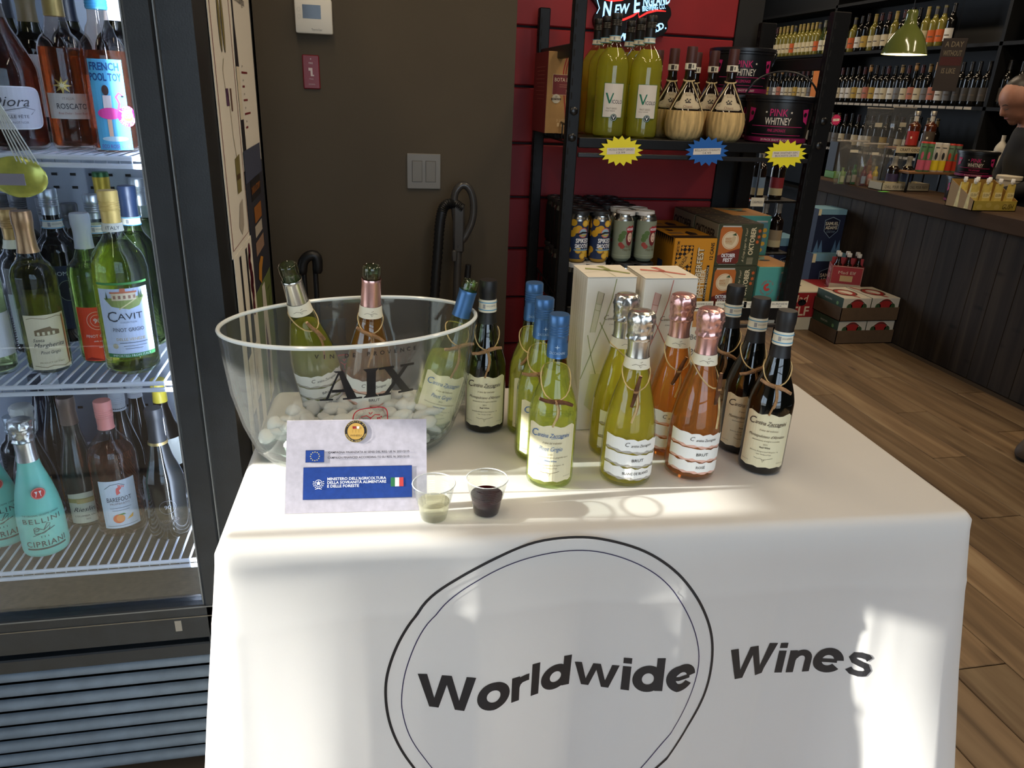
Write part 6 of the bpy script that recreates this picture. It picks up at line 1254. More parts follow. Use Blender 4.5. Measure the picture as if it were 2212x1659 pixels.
carton('seltzer_carton', 'teal fruit-seltzer carton at the bottom back right of the rack', (t0 - .03, 2.505, Z0 + .0005), (t1 - .01, 2.69, Z0 + .1465), (TEAL, TEO), (('front', te_front), ('top', te_top)), 'teal seltzer cartons on the rack')
# left end of the lower shelf, seen through the side: dark cans on a teal carton
def im_l(a, w, h): a.text('IMS', w * .3, h * .25, .03, wt, 1, bold=.02).poly([(w * .2, h * .5), (w * .4, h * .7), (w * .6, h * .5), (w * .4, h * .9)], ink(60, 110, 100), 1)

# ================================================================== counter, floor cartons (right)
CXF, CT = 3.38, .92
CW = wood_mat('counter_wood', (34, 26, 20), (50, 40, 31), (66, 55, 43), (16, 16, 1.2), .25, .75, .2); CTM = P((70, 54, 42), .75, 0, .12, var=.15, scale=6, stretch=(3, .4, 3))
ctr = thing('shop_counter', 'long dark wood-fronted shop counter on the right', 'counter', (3.66, 3.4, 0)); KO = (3.66, 3.4, 0)
MB(KO).rbox(3.335, 3.80, 1.2, 5.27, CT - .088, CT, CTM, .006).build('countertop', ctr)
MB(KO).box(CXF + .012, 3.77, 1.24, 5.23, .0, CT - .088, P((26, 22, 19), .7)).build('cabinet', ctr)
fp = MB().rbox(0, .012, -.074, .074, 0, CT - .089, CW, .0015).mesh('board')
for k in range(26):
    o = D.objects.new('board', fp); COL.objects.link(o); o.parent = ctr; o.location = (CXF - KO[0], 1.318 + k * .1502 - KO[1], 0)
KRF = P((92, 72, 52), .8, 0, .2, var=.08, scale=30)
def tc_front(a, w, h):
    for u in (.25, .75):
        x = w * u; a.ell(x, h * .62, w * .2, h * .3, ink(206, 196, 176), 1).ell(x, h * .66, w * .11, h * .2, ink(150, 40, 36), 2).ell(x - w * .1, h * .5, w * .06, h * .12, ink(50, 80, 44), 2).ell(x + w * .1, h * .5, w * .06, h * .12, ink(50, 80, 44), 2).ring(x, h * .55, w * .14, h * .26, .004, ink(60, 44, 36), 3)
def tc_left(a, w, h): a.rect(0, h * .5, w, h, ink(40, 64, 44), 1).ell(w * .8, h * .7, .012, .012, ink(110, 150, 90), 2).text('MEXICAN', w * .45, h * .75, .012, ink(180, 180, 160), 2)
def tc_top(a, w, h):
    for u in (.25, .75):
        x = w * u; a.ell(x, h * .5, w * .2, h * .32, ink(150, 40, 36), 1).ell(x, h * .5, w * .12, h * .2, ink(206, 196, 176), 2).ring(x, h * .5, w * .19, h * .31, .006, ink(50, 60, 40), 3).ell(x - w * .12, h * .2, .03, .02, ink(50, 80, 44), 2).line([(x - .08, h * .9), (x + .02, h * .1)], .012, ink(170, 60, 46), 3)
TCW = P((196, 186, 166), .6)
def traycase(lv):
    z = .0005 + lv * .151; lo = (2.955, 3.985, z); t = thing('can_tray', 'brown cardboard tray of white taco-printed can boxes, %s one of two' % ('lower', 'upper')[lv], 'tray', ((2.955 + 3.372) / 2, 4.135, z), 0, 'can trays on the floor')
    w, d = .417, .30; m = MB()
    for (x0, x1, y0, y1) in ((-w / 2, w / 2, -d / 2, -d / 2 + .004), (-w / 2, w / 2, d / 2 - .004, d / 2), (-w / 2, -w / 2 + .004, -d / 2, d / 2), (w / 2 - .004, w / 2, -d / 2, d / 2)): m.box(x0, x1, y0, y1, 0, .088, KRF)
    m.box(-w / 2, w / 2, -d / 2, d / 2, 0, .004, KRF).build('tray', t)
    for s in (0, 1):
        lb = 'white taco-printed can box, %s in the %s tray' % (('left', 'right')[s], ('lower', 'upper')[lv]); x0 = 2.962 + s * .204
        carton('can_box', lb, (x0, 3.992, z + .0045), (x0 + .199, 4.277, z + .149), (TCW,), (('front', lambda a, w, h: (a.ell(w / 2, h * .62, w * .34, h * .36, ink(206, 196, 176), 1), a.ell(w / 2, h * .72, w * .22, h * .24, ink(150, 40, 36), 2), a.ell(w * .24, h * .6, w * .1, h * .16, ink(50, 80, 44), 2), a.ell(w * .76, h * .6, w * .1, h * .16, ink(50, 80, 44), 2), a.ring(w / 2, h * .62, w * .3, h * .3, .005, ink(60, 44, 36), 3))), ('left', tc_left), ('top', lambda a, w, h: (a.ell(w / 2, h * .5, w * .36, h * .3, ink(150, 40, 36), 1), a.ell(w / 2, h * .5, w * .22, h * .18, ink(206, 196, 176), 2), a.ring(w / 2, h * .5, w * .35, h * .29, .007, ink(50, 60, 40), 3), a.line([(w * .1, h * .95), (w * .6, h * .05)], .014, ink(170, 60, 46), 3))))[:3], 'taco-printed can boxes')
for lv in (0, 1): traycase(lv)
MEW = P((196, 184, 156), .6); MER = P((140, 30, 32), .6)
def me_left(a, w, h): a.rect(w * .06, h * .34, w * .94, h * .97, ink(140, 30, 32), 1).ell(w * .5, h * .72, .03, .022, ink(16, 14, 14), 2).text('Mad', w * .42, h * .82, .05, ink(206, 180, 150), 2, shear=.1).text('ELF', w * .5, h * .50, .06, ink(206, 180, 150), 2, bold=.02).text('12', w * .3, h * .18, .05, ink(120, 110, 90), 2)
def me_top(a, w, h): a.ell(w * .25, h * .5, .05, .022, ink(20, 18, 18), 2).rect(w * .5, 0, w, h, ink(140, 30, 32), 1).text('Mad Elf', w * .74, h * .5, .035, ink(206, 180, 150), 2)
carton('beer_case', 'cream and red bottled-beer case on the floor behind the cardboard trays', (2.74, 4.29, .0005), (3.372, 4.62, .268), (MEW,), (('left', me_left), ('front', lambda a, w, h: me_left(a, .26, h)), ('top', me_top)))
SAB = P((26, 34, 58), .6, 0, .3); SAL = P((110, 150, 168), .6, 0, .3)
def sa_front(a, w, h):
    cr = ink(196, 190, 170); a.rect(0, h * .88, w, h, ink(110, 150, 168), 1).rect(.0, h * .86, w * .1, h, ink(206, 196, 160), 2)
    s = min(w, h * 1.2); x, y = w * .55, h * .56; a.poly([(x - s * .26, y + s * .26), (x, y + s * .36), (x + s * .26, y + s * .26), (x + s * .24, y - s * .08), (x, y - s * .30), (x - s * .24, y - s * .08)], ink(16, 20, 40), 1).line([(x - s * .26, y + s * .26), (x, y + s * .36), (x + s * .26, y + s * .26), (x + s * .24, y - s * .08), (x, y - s * .30), (x - s * .24, y - s * .08)], .005, ink(110, 130, 150), 2, True)
    a.text('SAMUEL', x, y + s * .16, s * .10, cr, 3, bold=.02, w=s * .46).text('ADAMS', x, y + s * .03, s * .10, cr, 3, bold=.02, w=s * .42).text('COLD SNAP', x, y - s * .10, s * .07, ink(110, 130, 150), 3, w=s * .3)
    if w > h: a.text('SAMUEL ADAMS', w * .56, h * .1, h * .12, cr, 3, bold=.02, w=w * .8)
    else: [a.poly([(w * u, 0), (w * u + .02, h * .3), (w * u + .04, 0)], ink(80, 110, 140), 1) for u in (.05, .2, .7, .85)]
def sam(label, px0, px1, Y, z, ytop, dep, cov=0): x0, x1 = xat(px0, Y, z + .1), xat(px1, Y, z + .1); h = zat((x0, Y), ytop) - z; carton('beer_case', label, (x0, Y, z), (x1, Y + dep, z + h), (SAB, SAL), (('front', sa_front),), 'navy beer cases on the floor'); return z + h
zt = sam('wide navy beer case under the upright navy one, behind the cream and red case', 1737, 1808, 4.64, .0005, 548, .3)
zt2 = zt
zz_ = aty(1790, 523, 4.66).z
zt = D.objects['beer_case.001'].location.z if False else zt
sam('upright navy beer case topmost of the stack by the counter', 1758, 1818, 4.68, zt + .001, 452, .2)
sam('navy beer case seen between rack posts, standing further left on the floor', 1660, 1712, 5.05, .0005, 515, .25)
# six-pack of bottles on the cream and red case
sxp = thing('bottle_carrier', 'red and cream six-bottle beer carrier standing on the cream and red case', 'carrier', (3.235, 4.41, .269), -.45); cr_ = P((150, 34, 36), .6)
mb = MB()
for (x0, x1, y0, y1) in ((-.10, .10, -.068, -.065), (-.10, .10, .065, .068), (-.10, -.097, -.068, .068), (.097, .10, -.068, .068)): mb.box(x0, x1, y0, y1, 0, .155, cr_)
mb.box(-.10, .10, -.068, .068, 0, .003, cr_).box(-.10, .10, -.002, .002, .0, .20, cr_).build('carrier', sxp)
decal('front_print', sxp, Art().text('Mad Elf', .1, .11, .02, ink(206, 186, 160), 1, w=.11).rect(.06, .05, .14, .09, ink(190, 160, 110), 1).rect(0, .0, .2, .03, ink(196, 184, 156), 1).frame(.004, .032, .196, .15, .003, ink(196, 184, 156), 1), on_y(-.10, -.0684, 0))
decal('side_print', sxp, Art().text('Mad', .07, .12, .03, ink(206, 186, 160), 1).text('ELF', .07, .075, .03, ink(206, 186, 160), 1, bold=.02).frame(.004, .02, .132, .15, .003, ink(196, 184, 156), 1), on_xneg(-.1004, .068, 0))
bb0 = None; mt = Matrix.Rotation(-.45, 3, 'Z')
for i in range(3):
    for j in range(2):
        loc = Vector((3.235, 4.41, .273)) + mt @ Vector(((i - 1) * .062, (j - .5) * .064, 0)); lb = 'brown beer bottle with a white cap in the carrier, %s %s' % (('left', 'middle', 'right')[i], ('front', 'back')[j])
        if bb0 is None: bb0 = bottle('beer_bottle', lb, loc, 0, 'bordeaux', .232, .029, P((26, 16, 10), .08, 0, .6), cap=('long', P((206, 200, 190), .4), .965), n=18, nr=.0125, group='beer bottles in the red carrier')
        else: dup(bb0, loc, 0, lb)

# ================================================================== goods on the counter
def ctp(px, py, z=CT): p = atz(px, py, z); return (p.x, p.y, z + .0008)
# zip bags of miniatures
BAG = shell((244, 242, 238), 1.3, .12, .05)
def zipbag(label, b, topy, wpx, minis, z=CT):
    p = ctp(b[0], b[1], z); h = zat(p, topy) - z; w = wpx / 2 * (xat(b[0] + 1, p[1], z) - xat(b[0], p[1], z)); t = thing('zip_bag', label, 'bag', p, .15, 'clear bags of miniature bottles on the counter')
    bm = bmesh.new(); nx, nz = 12, 12; gr = {}
    for s in (-1, 1):
        for i in range(nx + 1):
            for j in range(nz + 1):
                u, v = i / nx * 2 - 1, j / nz; th = .042 * (1 - v ** 3) * math.sqrt(max(0, 1 - u * u * .98)) * min(1, .35 + v * 4); nn = noise.noise(Vector((u * 3 + b[0], v * 4, s))) * .012 * (v > .1)
                gr[s, i, j] = bm.verts.new((u * w * (1 + .12 * v), s * (th + abs(nn)) - .0002 * s, v * h))
        for i in range(nx):
            for j in range(nz): bm.faces.new([gr[s, i, j], gr[s, i + 1, j], gr[s, i + 1, j + 1], gr[s, i, j + 1]])
    MB().bm(bm, BAG).build('film', t, smooth=True, ang=25, fix=False)
    MB().rbox(-w * 1.12, w * 1.12, -.0025, .0025, h - .012, h - .004, P((190, 180, 170), .4), .001).build('zip_strip', t)
    MB().box(-w * .35, w * .25, -.018, -.016, h * .72, h * .78, PAPER).build('sticker', t)
    for k, (c1_, c2_, hh) in enumerate(minis):
        q = (p[0] + (k - (len(minis) - 1) / 2) * min(.045, 1.5 * w / len(minis)), p[1] + .004 * (-1) ** k, p[2] + .001)
        m = thing('miniature_bottle', '%s miniature bottle in the %s' % (('left', 'middle', 'right')[k], label.replace('clear ', '').split(' with')[0].split(' on the')[0].split(', left')[0].split(' behind')[0] + {1828: ' at the counter end', 1873: ' second along', 1872: ' behind the short ones', 1922: ' by the liquor'}[b[0]]), 'bottle', q, 0, 'miniature bottles in zip bags')
        MB().lathe(smooth_prof([(.017, 0), (.019, .004), (.019, hh * .6), (.015, hh * .7), (.008, hh * .8), (.007, hh * .88)]) + [(.009, hh * .88), (.009, hh), (0, hh)], 14, P(c1_, .25)).build('glass', m, smooth=True, ang=50)
        mb = MB(); Art().rect(-.02, hh * .12, .02, hh * .5, ink(*c2_), 0).emit(mb, on_cyl(.0194), .005); mb.build('label', m, fix=False)
zipbag('clear zip bag with green and white miniatures at the counter end', (1828, 398), 302, 62, (((120, 150, 90), (190, 200, 160), .11), ((60, 50, 44), (150, 150, 140), .12), ((70, 120, 80), (206, 200, 190), .13)))
zipbag('clear zip bag with red and yellow miniatures, second on the counter', (1873, 402), 308, 54, (((90, 30, 36), (150, 170, 190), .13), ((190, 120, 110), (206, 190, 180), .10), ((190, 170, 60), (180, 176, 160), .13)))
zipbag('tall clear zip bag behind the two short ones on the counter', (1868, 372), 232, 56, (((110, 130, 100), (150, 160, 140), .12), ((120, 50, 40), (180, 120, 90), .16), ((150, 150, 146), (200, 200, 196), .13)), CT + .02) if False else zipbag('tall clear zip bag behind the two short ones on the counter', (1872, 380), 232, 56, (((110, 130, 100), (150, 160, 140), .12), ((120, 50, 40), (180, 120, 90), .16), ((150, 150, 146), (200, 200, 196), .13)))
zipbag('tall clear zip bag with blue miniature, left of the amber liquor bottles', (1922, 384), 230, 50, (((60, 80, 120), (120, 140, 180), .15), ((150, 140, 120), (190, 180, 160), .13)))
# liquor bottles on a wooden tier with a sign
WDT = P((120, 84, 52), .6, 0, .3, var=.2, scale=20, stretch=(1, .2, 1))
def tier(name, label, x0, x1, y0, y1, z0, zt, sign=None, leg=True):
    o = ((x0 + x1) / 2, (y0 + y1) / 2, z0); t = thing(name, label, 'display stand', o)
    MB(o).rbox(x0, x1, y0, y1, zt - .014, zt, WDT, .002).build('board', t)
    for (x, y) in ((x0 + .012, y0 + .012), (x1 - .012, y0 + .012), (x0 + .012, y1 - .012), (x1 - .012, y1 - .012)): MB(o).box(x - .006, x + .006, y - .006, y + .006, z0, zt - .014, BLACK).build('leg', t)
    if sign: MB(o).box(x0, x1, y0 - .006, y0 - .002, zt - .036, zt + .006, P((190, 176, 146), .7)).build('sign_strip', t); decal('lettering', t, Art().text(sign, (x1 - x0) / 2, .021, .018, ink(40, 34, 30), 1, bold=.01, w=(x1 - x0) * .8), on_y(x0, y0 - .0062, zt - .036), o=o)
    return t
c0 = ctp(1960, 405); cy0 = c0[1] + .10
tx0, tx1 = xat(1932, cy0, CT + .2), xat(2010, cy0, CT + .2); tz = zat((tx0, cy0), 318)
tier('wooden_riser', 'wooden display riser with a white cocktail sign on the counter', tx0, tx1, cy0, cy0 + .13, CT + .0005, tz, 'CRAFT COCKTAILS')
for k, (px, c, lb) in enumerate(((1966, (150, 36, 30), 'amber liquor bottle with a red label on the wooden riser'), (2000, (70, 60, 50), 'amber liquor bottle with a dark label on the wooden riser'))):
    loc = (xat(px, cy0 + .06, tz), cy0 + .06, tz + .0005); hh = zat(loc, 240) - tz; t = thing('liquor_bottle', lb, 'bottle', loc, face_cam(loc), 'liquor bottles on the riser'); r = .040
    pr = smooth_prof([(r * .9, 0), (r, .005), (r, hh * .5), (r, hh * .58), (r * .8, hh * .65), (.015, hh * .70), (.013, hh * .9)]); MB().lathe([(0, .002)] + pr + [(0, hh * .9)], 22, P((70, 30, 14), .06, 0, .6, coat=.3)).build('glass', t, smooth=True, ang=50)
    MB().lathe([(.0145, hh * .72), (.0145, hh * .86)], 16, P((176, 170, 160), .4)).lathe([(.019, hh * .88), (.02, hh * .99), (.018, hh), (0, hh)], 18, P((150, 144, 136), .3, .6)).build('stopper', t, smooth=True, ang=50)
    mb = MB(); Art().rect(-.045, hh * .06, .045, hh * .45, ink(*c), 0).rect(-.012, hh * .24, -.002, hh * .3, PAPER, 1).emit(mb, on_cyl(r + .0004), .006); mb.build('label', t, fix=False)
# crate with two bottles and signs
k0 = ctp(1903, 412); kx1 = xat(2005, k0[1], CT); o = ((k0[0] + kx1) / 2, k0[1] + .07, CT + .0008); t = thing('sample_crate', 'low cream-edged crate of bottles lettered for chilling at the counter edge', 'crate', o); CRM = P((180, 168, 140), .7)
MB(o).box(k0[0], kx1, k0[1], k0[1] + .004, CT + .001, CT + .05, CRM).box(k0[0], k0[0] + .004, k0[1], k0[1] + .14, CT + .001, CT + .05, CRM).box(kx1 - .004, kx1, k0[1], k0[1] + .14, CT + .001, CT + .05, CRM).box(k0[0], kx1, k0[1], k0[1] + .14, CT + .001, CT + .005, CRM).box(k0[0], kx1, k0[1] + .136, k0[1] + .14, CT + .001, CT + .05, CRM).build('crate', t)
decal('lettering', t, Art().text('CHILL. POUR. ENJOY.', (kx1 - k0[0]) * .3, .025, .018, ink(40, 34, 30), 1, w=(kx1 - k0[0]) * .48).text('CHILL. POUR. ENJOY.', (kx1 - k0[0]) * .78, .025, .018, ink(40, 34, 30), 1, w=(kx1 - k0[0]) * .38), on_y(k0[0], k0[1] - .0004, CT), o=o)
for k, (px, lc) in enumerate(((1920, (60, 50, 76)), (1950, (84, 100, 130)))):
    loc = (xat(px, k0[1] + .06, CT), k0[1] + .06, CT + .006); t = bottle('liqueur_bottle', 'round-shouldered liqueur bottle with a %s label in the low crate' % ('purple', 'blue')[k], loc, face_cam(loc), 'bordeaux', zat(loc, 338) - CT - .006, .040, P((26, 16, 12), .07, 0, .6), cap=('long', P((130, 124, 110), .5), .72), lab=(lambda a: (a.rect(-.045, .02, .045, .05, ink(190, 176, 130), 0), a.rect(-.045, .05, .045, .10, ink(*lc), 0), a)[2])(Art()), n=20, group='liqueur bottles in the low crate')
# wooden shelf of tall slim cans
f0 = ctp(2010, 418); fy = f0[1] + .02; fx0, fx1 = xat(1962, fy, CT + .1), xat(2062, fy, CT + .1); fz = zat((fx0, fy), 371)
tier('wooden_shelf', 'small wooden shelf stand with tall slim cans on the counter', fx0, fx1, fy, fy + .13, CT + .0005, fz)
for k, (px, c1_, c2_, c3_, nm_) in enumerate(((1984, (90, 130, 84), (196, 90, 110), (196, 60, 50), 'green and pink'), (1998, (90, 130, 84), (196, 90, 110), (196, 60, 50), 'green and pink'), (2014, (210, 200, 180), (220, 190, 40), (206, 200, 190), 'white and yellow'), (2029, (210, 200, 180), (220, 190, 40), (206, 200, 190), 'white and yellow'), (2043, (110, 140, 110), (190, 60, 40), (180, 50, 40), 'multi-coloured'), (2057, (110, 140, 110), (190, 60, 40), (180, 50, 40), 'multi-coloured'))):
    loc = (xat(px, fy + .03, fz), fy + .03, fz + .0005); hh = zat(loc, 306 + k * 1.2) - fz; w_ = .0225
    t = thing('slim_carton', 'tall slim %s drink can on the small wooden shelf, %s of its pair' % (nm_, ('left', 'right')[k % 2]), 'can', loc, face_cam(loc), 'tall slim cans on the wooden shelf')
    MB().lathe([(0, 0), (w_ - .003, 0), (w_, .005), (w_, hh - .01)], 18, P(c1_, .5)).build('can_body', t, smooth=True, ang=50); MB().lathe([(w_, hh - .01), (w_ + .001, hh - .006), (w_ - .002, hh), (0, hh)], 18, P(c3_, .4)).build('can_lid', t, smooth=True, ang=50)
    mb = MB(); a = Art().rect(-.03, hh * .06, .03, hh * .4, ink(*c2_), 1).ell(0, hh * .55, .008, hh * .13, ink(40, 40, 40) if k in (2, 3) else ink(*c2_), 2, 14); a.rect(-.012, hh * .82, .012, hh * .85, ink(60, 60, 60), 2); a.emit(mb, on_cyl(w_ + .0003), .004); mb.build('label', t, fix=False)
# tubs, pouch box, white jar, sign things
g0 = ctp(2098, 441); lt = (g0[0] + .02, g0[1] + .10, CT + .0008); nohandle(dup(tb0, lt, face_cam(lt), 'lower black pink-lettered tub on the counter behind the yellow pouch box', 'black drink tubs on the counter'))
lt2 = (lt[0] + .03, lt[1], CT + .1485); nohandle(dup(tb0, lt2, face_cam(lt2), 'upper black pink-lettered tub stacked on the counter', 'black drink tubs on the counter'))
gb = ctp(2098, 456); gx1 = xat(2196, gb[1] + .0, CT + .03); GY = P((176, 156, 66), .6); GY2 = P((150, 116, 56), .6); gd = .20
t = thing('pouch_box', 'yellow display box of drink pouches at the counter edge', 'box', gb, 0); w_ = gx1 - gb[0]; hb, hf = .15, .055
side = [(0, 0), (gd, 0), (gd, hb), (0, hf)]
M1 = lambda x: Matrix(((0, 0, 1, x), (1, 0, 0, 0), (0, 1, 0, 0), (0, 0, 0, 1)))
mb = MB().box(0, w_, 0, .004, 0, hf, GY).box(0, w_, gd - .004, gd, 0, hb, GY2).box(0, w_, 0, gd, 0, .004, GY).prism(side, .004, GY2, M1(0)).prism(side, .004, GY2, M1(w_ - .004)); mb.build('display_box', t)
a = Art(); [a.ell(w_ * (.15 + .2 * k), hf * (.4 + .2 * (k % 2)), .018, .014, ink(190, 170, 90), 1, 16) for k in range(4)]; a.text('GUSH', w_ * .8, hf * .45, .026, ink(40, 34, 20), 2, shear=.2, w=.07); decal('front_print', t, a, on_y(0, -.0005, 0))
for k in range(7):
    x = gb[0] + .022 + (w_ - .045) * (k % 4) / 3.0; y = gb[1] + .045 + .075 * (k // 4); pz_ = gb[2] + .006; po = thing('drink_pouch', 'yellow spouted drink pouch in the counter display box, %s row, %s' % (('front', 'back')[k // 4], ('first', 'second', 'third', 'fourth')[k % 4]), 'pouch', (x, y, pz_), 0, 'drink pouches in the yellow box'); ph = .135
    bm = bmesh.new(); bmesh.ops.create_cube(bm, size=1); bmesh.ops.subdivide_edges(bm, edges=bm.edges[:], cuts=2, use_grid_fill=True)
    for v in bm.verts: q = v.co.z + .5; v.co = Vector((v.co.x * .045, v.co.y * .030 * (1 - q * .85), q * ph))
    MB().bm(bm, P((206, 184, 96), .35, 0, .5, var=.2, scale=40)).build('pouch_body', po, smooth=True, ang=50); MB().lathe([(.007, ph - .001), (.007, ph + .008), (.010, ph + .008), (.010, ph + .026), (.008, ph + .028), (0, ph + .028)], 14, WHITE).build('spout_cap', po, smooth=True, ang=50)
    decal('lettering', po, Art().rect(-.022, .06, .022, .09, ink(220, 206, 150), 1).text('GUSH', 0, .075, .014, ink(40, 34, 20), 2, shear=.2, w=.036), lambda u, v, h: (u, -(.0155 * (1 - v / ph * .85)) - h, v))
pj = ctp(2200, 400); pj = (pj[0], pj[1] + .0, CT + .0008); t = thing('white_jar', 'white plastic tub with a lid at the right edge of the counter', 'tub', (lt[0] + .34, lt[1] + .05, CT + .0008)); wj = P((196, 186, 166), .5)
MB().lathe([(0, 0), (.058, 0), (.062, .004), (.066, .12), (.066, .14)], 28, wj).build('tub_body', t, smooth=True, ang=50); MB().lathe([(.067, .128), (.071, .13), (.071, .150), (.066, .154), (0, .154)], 28, wj).build('lid', t, smooth=True, ang=50)
bp_ = Vector((xat(2072, gb[1] + .0, CT + .03), gb[1] - .004, CT + .035))
burst('yellow starburst price sign leaning on the counter beside the pouch box', (2076, 416), 18, 17, YEL, ('8.99',), Y=lt[1] - .112, grp='starburst signs at the counter')
zc = ctp(1815, 386); o = (zc[0], zc[1], CT + .0008); t = thing('dark_display_box', 'dark display box with green base holding a pink starburst', 'box', o); MB().rbox(-.06, .05, 0, .12, 0, .05, P((96, 150, 40), .6), .002).build('base', t); MB().rbox(-.06, .05, .02, .12, .05, .26, P((30, 28, 28), .6), .002).build('panel', t)
burst('pink starburst price sign on the dark display box', (1806, 259), 11, 13, P((196, 36, 96), .6), ('1.99',), Y=zc[1] + .0185, grp='starburst signs at the counter')
o = ctp(1898, 412); mm_ = MB().box(-.03, .03, -.02, .02, 0, .0012, P((96, 190, 60), .6)).build('paper_note', loc=(o[0], o[1] - .05, CT + .0005)); tag(mm_, 'bright green paper slip lying on the counter edge', 'paper')

# ================================================================== wall shelves behind the counter
WX = 4.42; SHM = P((20, 20, 20), .6, 0, .15)
wsh = thing('wall_shelving', 'black wall shelving full of wine bottles behind the counter', 'shelf', (4.58, 6.6, 0)); WO = (4.58, 6.6, 0)
for y in (4.88, 6.95, 9.1): MB(WO).box(WX, 4.74, y - .015, y + .015, 0, 2.6, SHM).build('upright', wsh)
TAGM = P((176, 166, 150), .7)
for i, zt in enumerate((.62, 1.06, 1.462, 1.89, 2.30)):
    sh_ = MB(WO).box(WX, 4.74, 3.2, 9.1, zt - .025, zt, SHM).build('shelf_board', wsh)
    tg = MB(WO); y = 5.0
    while y < 9.0: tg.box(WX - .0015, WX, y, y + .075, zt - .022, zt - .003, TAGM) if i in (1, 2) else None; y += .088
    if i in (1, 2): tg.build('price_strip', sh_, kind='stuff')
MB(WO).box(4.735, 4.745, 3.2, 9.1, 0, 2.6, P((26, 26, 27), .7)).build('back_panel', wsh)
def plainb(col, capc, labc, h, kind='bordeaux', lz=(.12, .42)):
    pr = [(r, z) for r, z in profile(kind, h, .037)]; pr = pr[:1] + pr[2::2]; mb = MB().lathe([(0, 0)] + pr + [(0, h)], 12, col)
    mb.lathe([(.0155, h * .80), (.0158, h * .985), (.015, h + .001), (0, h + .001)], 10, capc)
    Art().rect(-.045, h * lz[0], .045, h * lz[1], labc, 0).rect(-.02, h * (lz[0] + .12), .02, h * (lz[0] + .15), ink(90, 80, 70), 1).emit(mb, on_cyl(.0374), .009); return mb.mesh('bottle', True, 50)
dkg = P((16, 15, 13), .08, 0, .6); ylg = P((120, 112, 50), .1, 0, .6); grg = P((52, 62, 34), .1, 0, .6)
kinds = {}
def kb(name, *a): kinds[name] = plainb(*a)
kb('dark wine bottle with cream label', dkg, P((60, 20, 24), .4), ink(196, 184, 156), .30)
kb('dark wine bottle with white label', dkg, P((24, 24, 26), .4), ink(206, 202, 194), .30)
kb('dark wine bottle with ochre label', dkg, P((36, 26, 22), .4), ink(176, 146, 70), .31)
kb('dark wine bottle with grey label', dkg, P((120, 100, 60), .4), ink(110, 110, 112), .305)
kb('dark wine bottle with salmon label', dkg, P((160, 120, 70), .4), ink(176, 110, 90), .315, 'sparkling')
kb('pale wine bottle with cream label', ylg, P((150, 130, 70), .4), ink(196, 184, 150), .30)
kb('pale wine bottle with orange label', ylg, P((60, 60, 64), .4), ink(190, 90, 40), .295)
kb('green wine bottle with white label', grg, P((110, 110, 100), .4), ink(200, 196, 180), .305, 'burgundy')
kb('dark wine bottle with thin black label', dkg, P((30, 30, 32), .4), ink(70, 66, 62), .31)
KN = list(kinds); random.seed(11)
OS = lambda n: '%d%s' % (n, 'th' if 10 < n % 100 < 14 else {1: 'st', 2: 'nd', 3: 'rd'}.get(n % 10, 'th'))
def row(z, y0, y1, names, grp, step=.083, x=4.50, rows=1):
    y = y0; n_ = 0
    while y < y1:
        k = random.choice(names)
        if abs(z - 1.462) < .01 and 7.0 < y < 7.22: y += step; continue
        n_ += 1
        o = D.objects.new('wine_bottle', kinds[k]); COL.objects.link(o); o.location = (x + random.uniform(-.006, .006), y, z + .0005); o.rotation_euler = (0, 0, -PI / 2 + random.uniform(-.15, .15) + .35)
        tag(o, '%s, %s from the right, %s' % (k, OS(n_), grp), 'bottle', 'wine bottles on the %s' % grp); y += step
row(1.462, 5.37, 8.9, KN[:5] + KN[:2], 'middle wall shelf')
row(1.462, 4.93, 5.3, KN[8:], 'dim middle shelf end', .085)
row(1.89, 5.5, 6.9, [KN[1], KN[0], KN[6], KN[5], KN[2]], 'upper wall shelf', .095)
row(1.89, 6.99, 8.95, [KN[5], KN[7], KN[6], KN[0], KN[5]], 'far upper shelf end', .075)
row(1.06, 5.4, 8.9, KN[:4] + KN[7:], 'lower wall shelf', .10)
row(1.462, 4.5, 4.84, [KN[8], KN[1]], 'right middle shelf end', .11)
for k, (y, hh) in enumerate(((4.72, .30), (4.60, .27))):
    o = MB().lathe(smooth_prof([(.03, 0), (.04, .006), (.042, hh * .4), (.036, hh * .62), (.018, hh * .78), (.014, hh * .88)]) + [(.017, hh * .88), (.017, hh), (0, hh)], 18, P((180, 176, 166), .4)).build('spirit_bottle', smooth=True, ang=50, loc=(4.5, y, 1.8905)); tag(o, 'pale %s spirit bottle on the upper right wall shelf' % ('tall', 'short')[k], 'bottle', 'pale spirit bottles on the wall shelf')
for k, (y, x) in enumerate(((4.72, 4.5), (4.62, 4.5), (4.53, 4.5))):
    hh = .22; t = thing('lotion_bottle', 'white squat bottle at the right end of the lower wall shelf, %s of three' % ('first', 'second', 'third')[k], 'bottle', (x, y, 1.0605), 0, 'white bottles on the lower wall shelf')
    MB().lathe(smooth_prof([(.036, 0), (.042, .006), (.042, hh * .5), (.036, hh * .66), (.014, hh * .82)]) + [(.014, hh), (0, hh)], 18, P((196, 190, 178), .4)).build('bottle_body', t, smooth=True, ang=50)
o = MB().rbox(0, .16, -.006, .006, 0, .36, P((44, 34, 30), .7), .002).build('hanging_sign', loc=(atx(2012, 196, 4.25).x, atx(2012, 196, 4.25).y, atx(2012, 196, 4.25).z), rot=(0, 0, -.75)); tag(o, 'dark wooden hanging sign with faded lettering before the wall shelves', 'sign')
a = Art(); ts_ = ink(130, 118, 96); [a.text(s_, .08, v, .035, ts_, 1, bold=.01, w=w2) for s_, v, w2 in (('A DAY', .32, .12), ('WITHOUT', .26, .12), ('IS LIKE', .14, .09))]; a.rect(.01, .175, .15, .235, ink(70, 24, 24), 1)
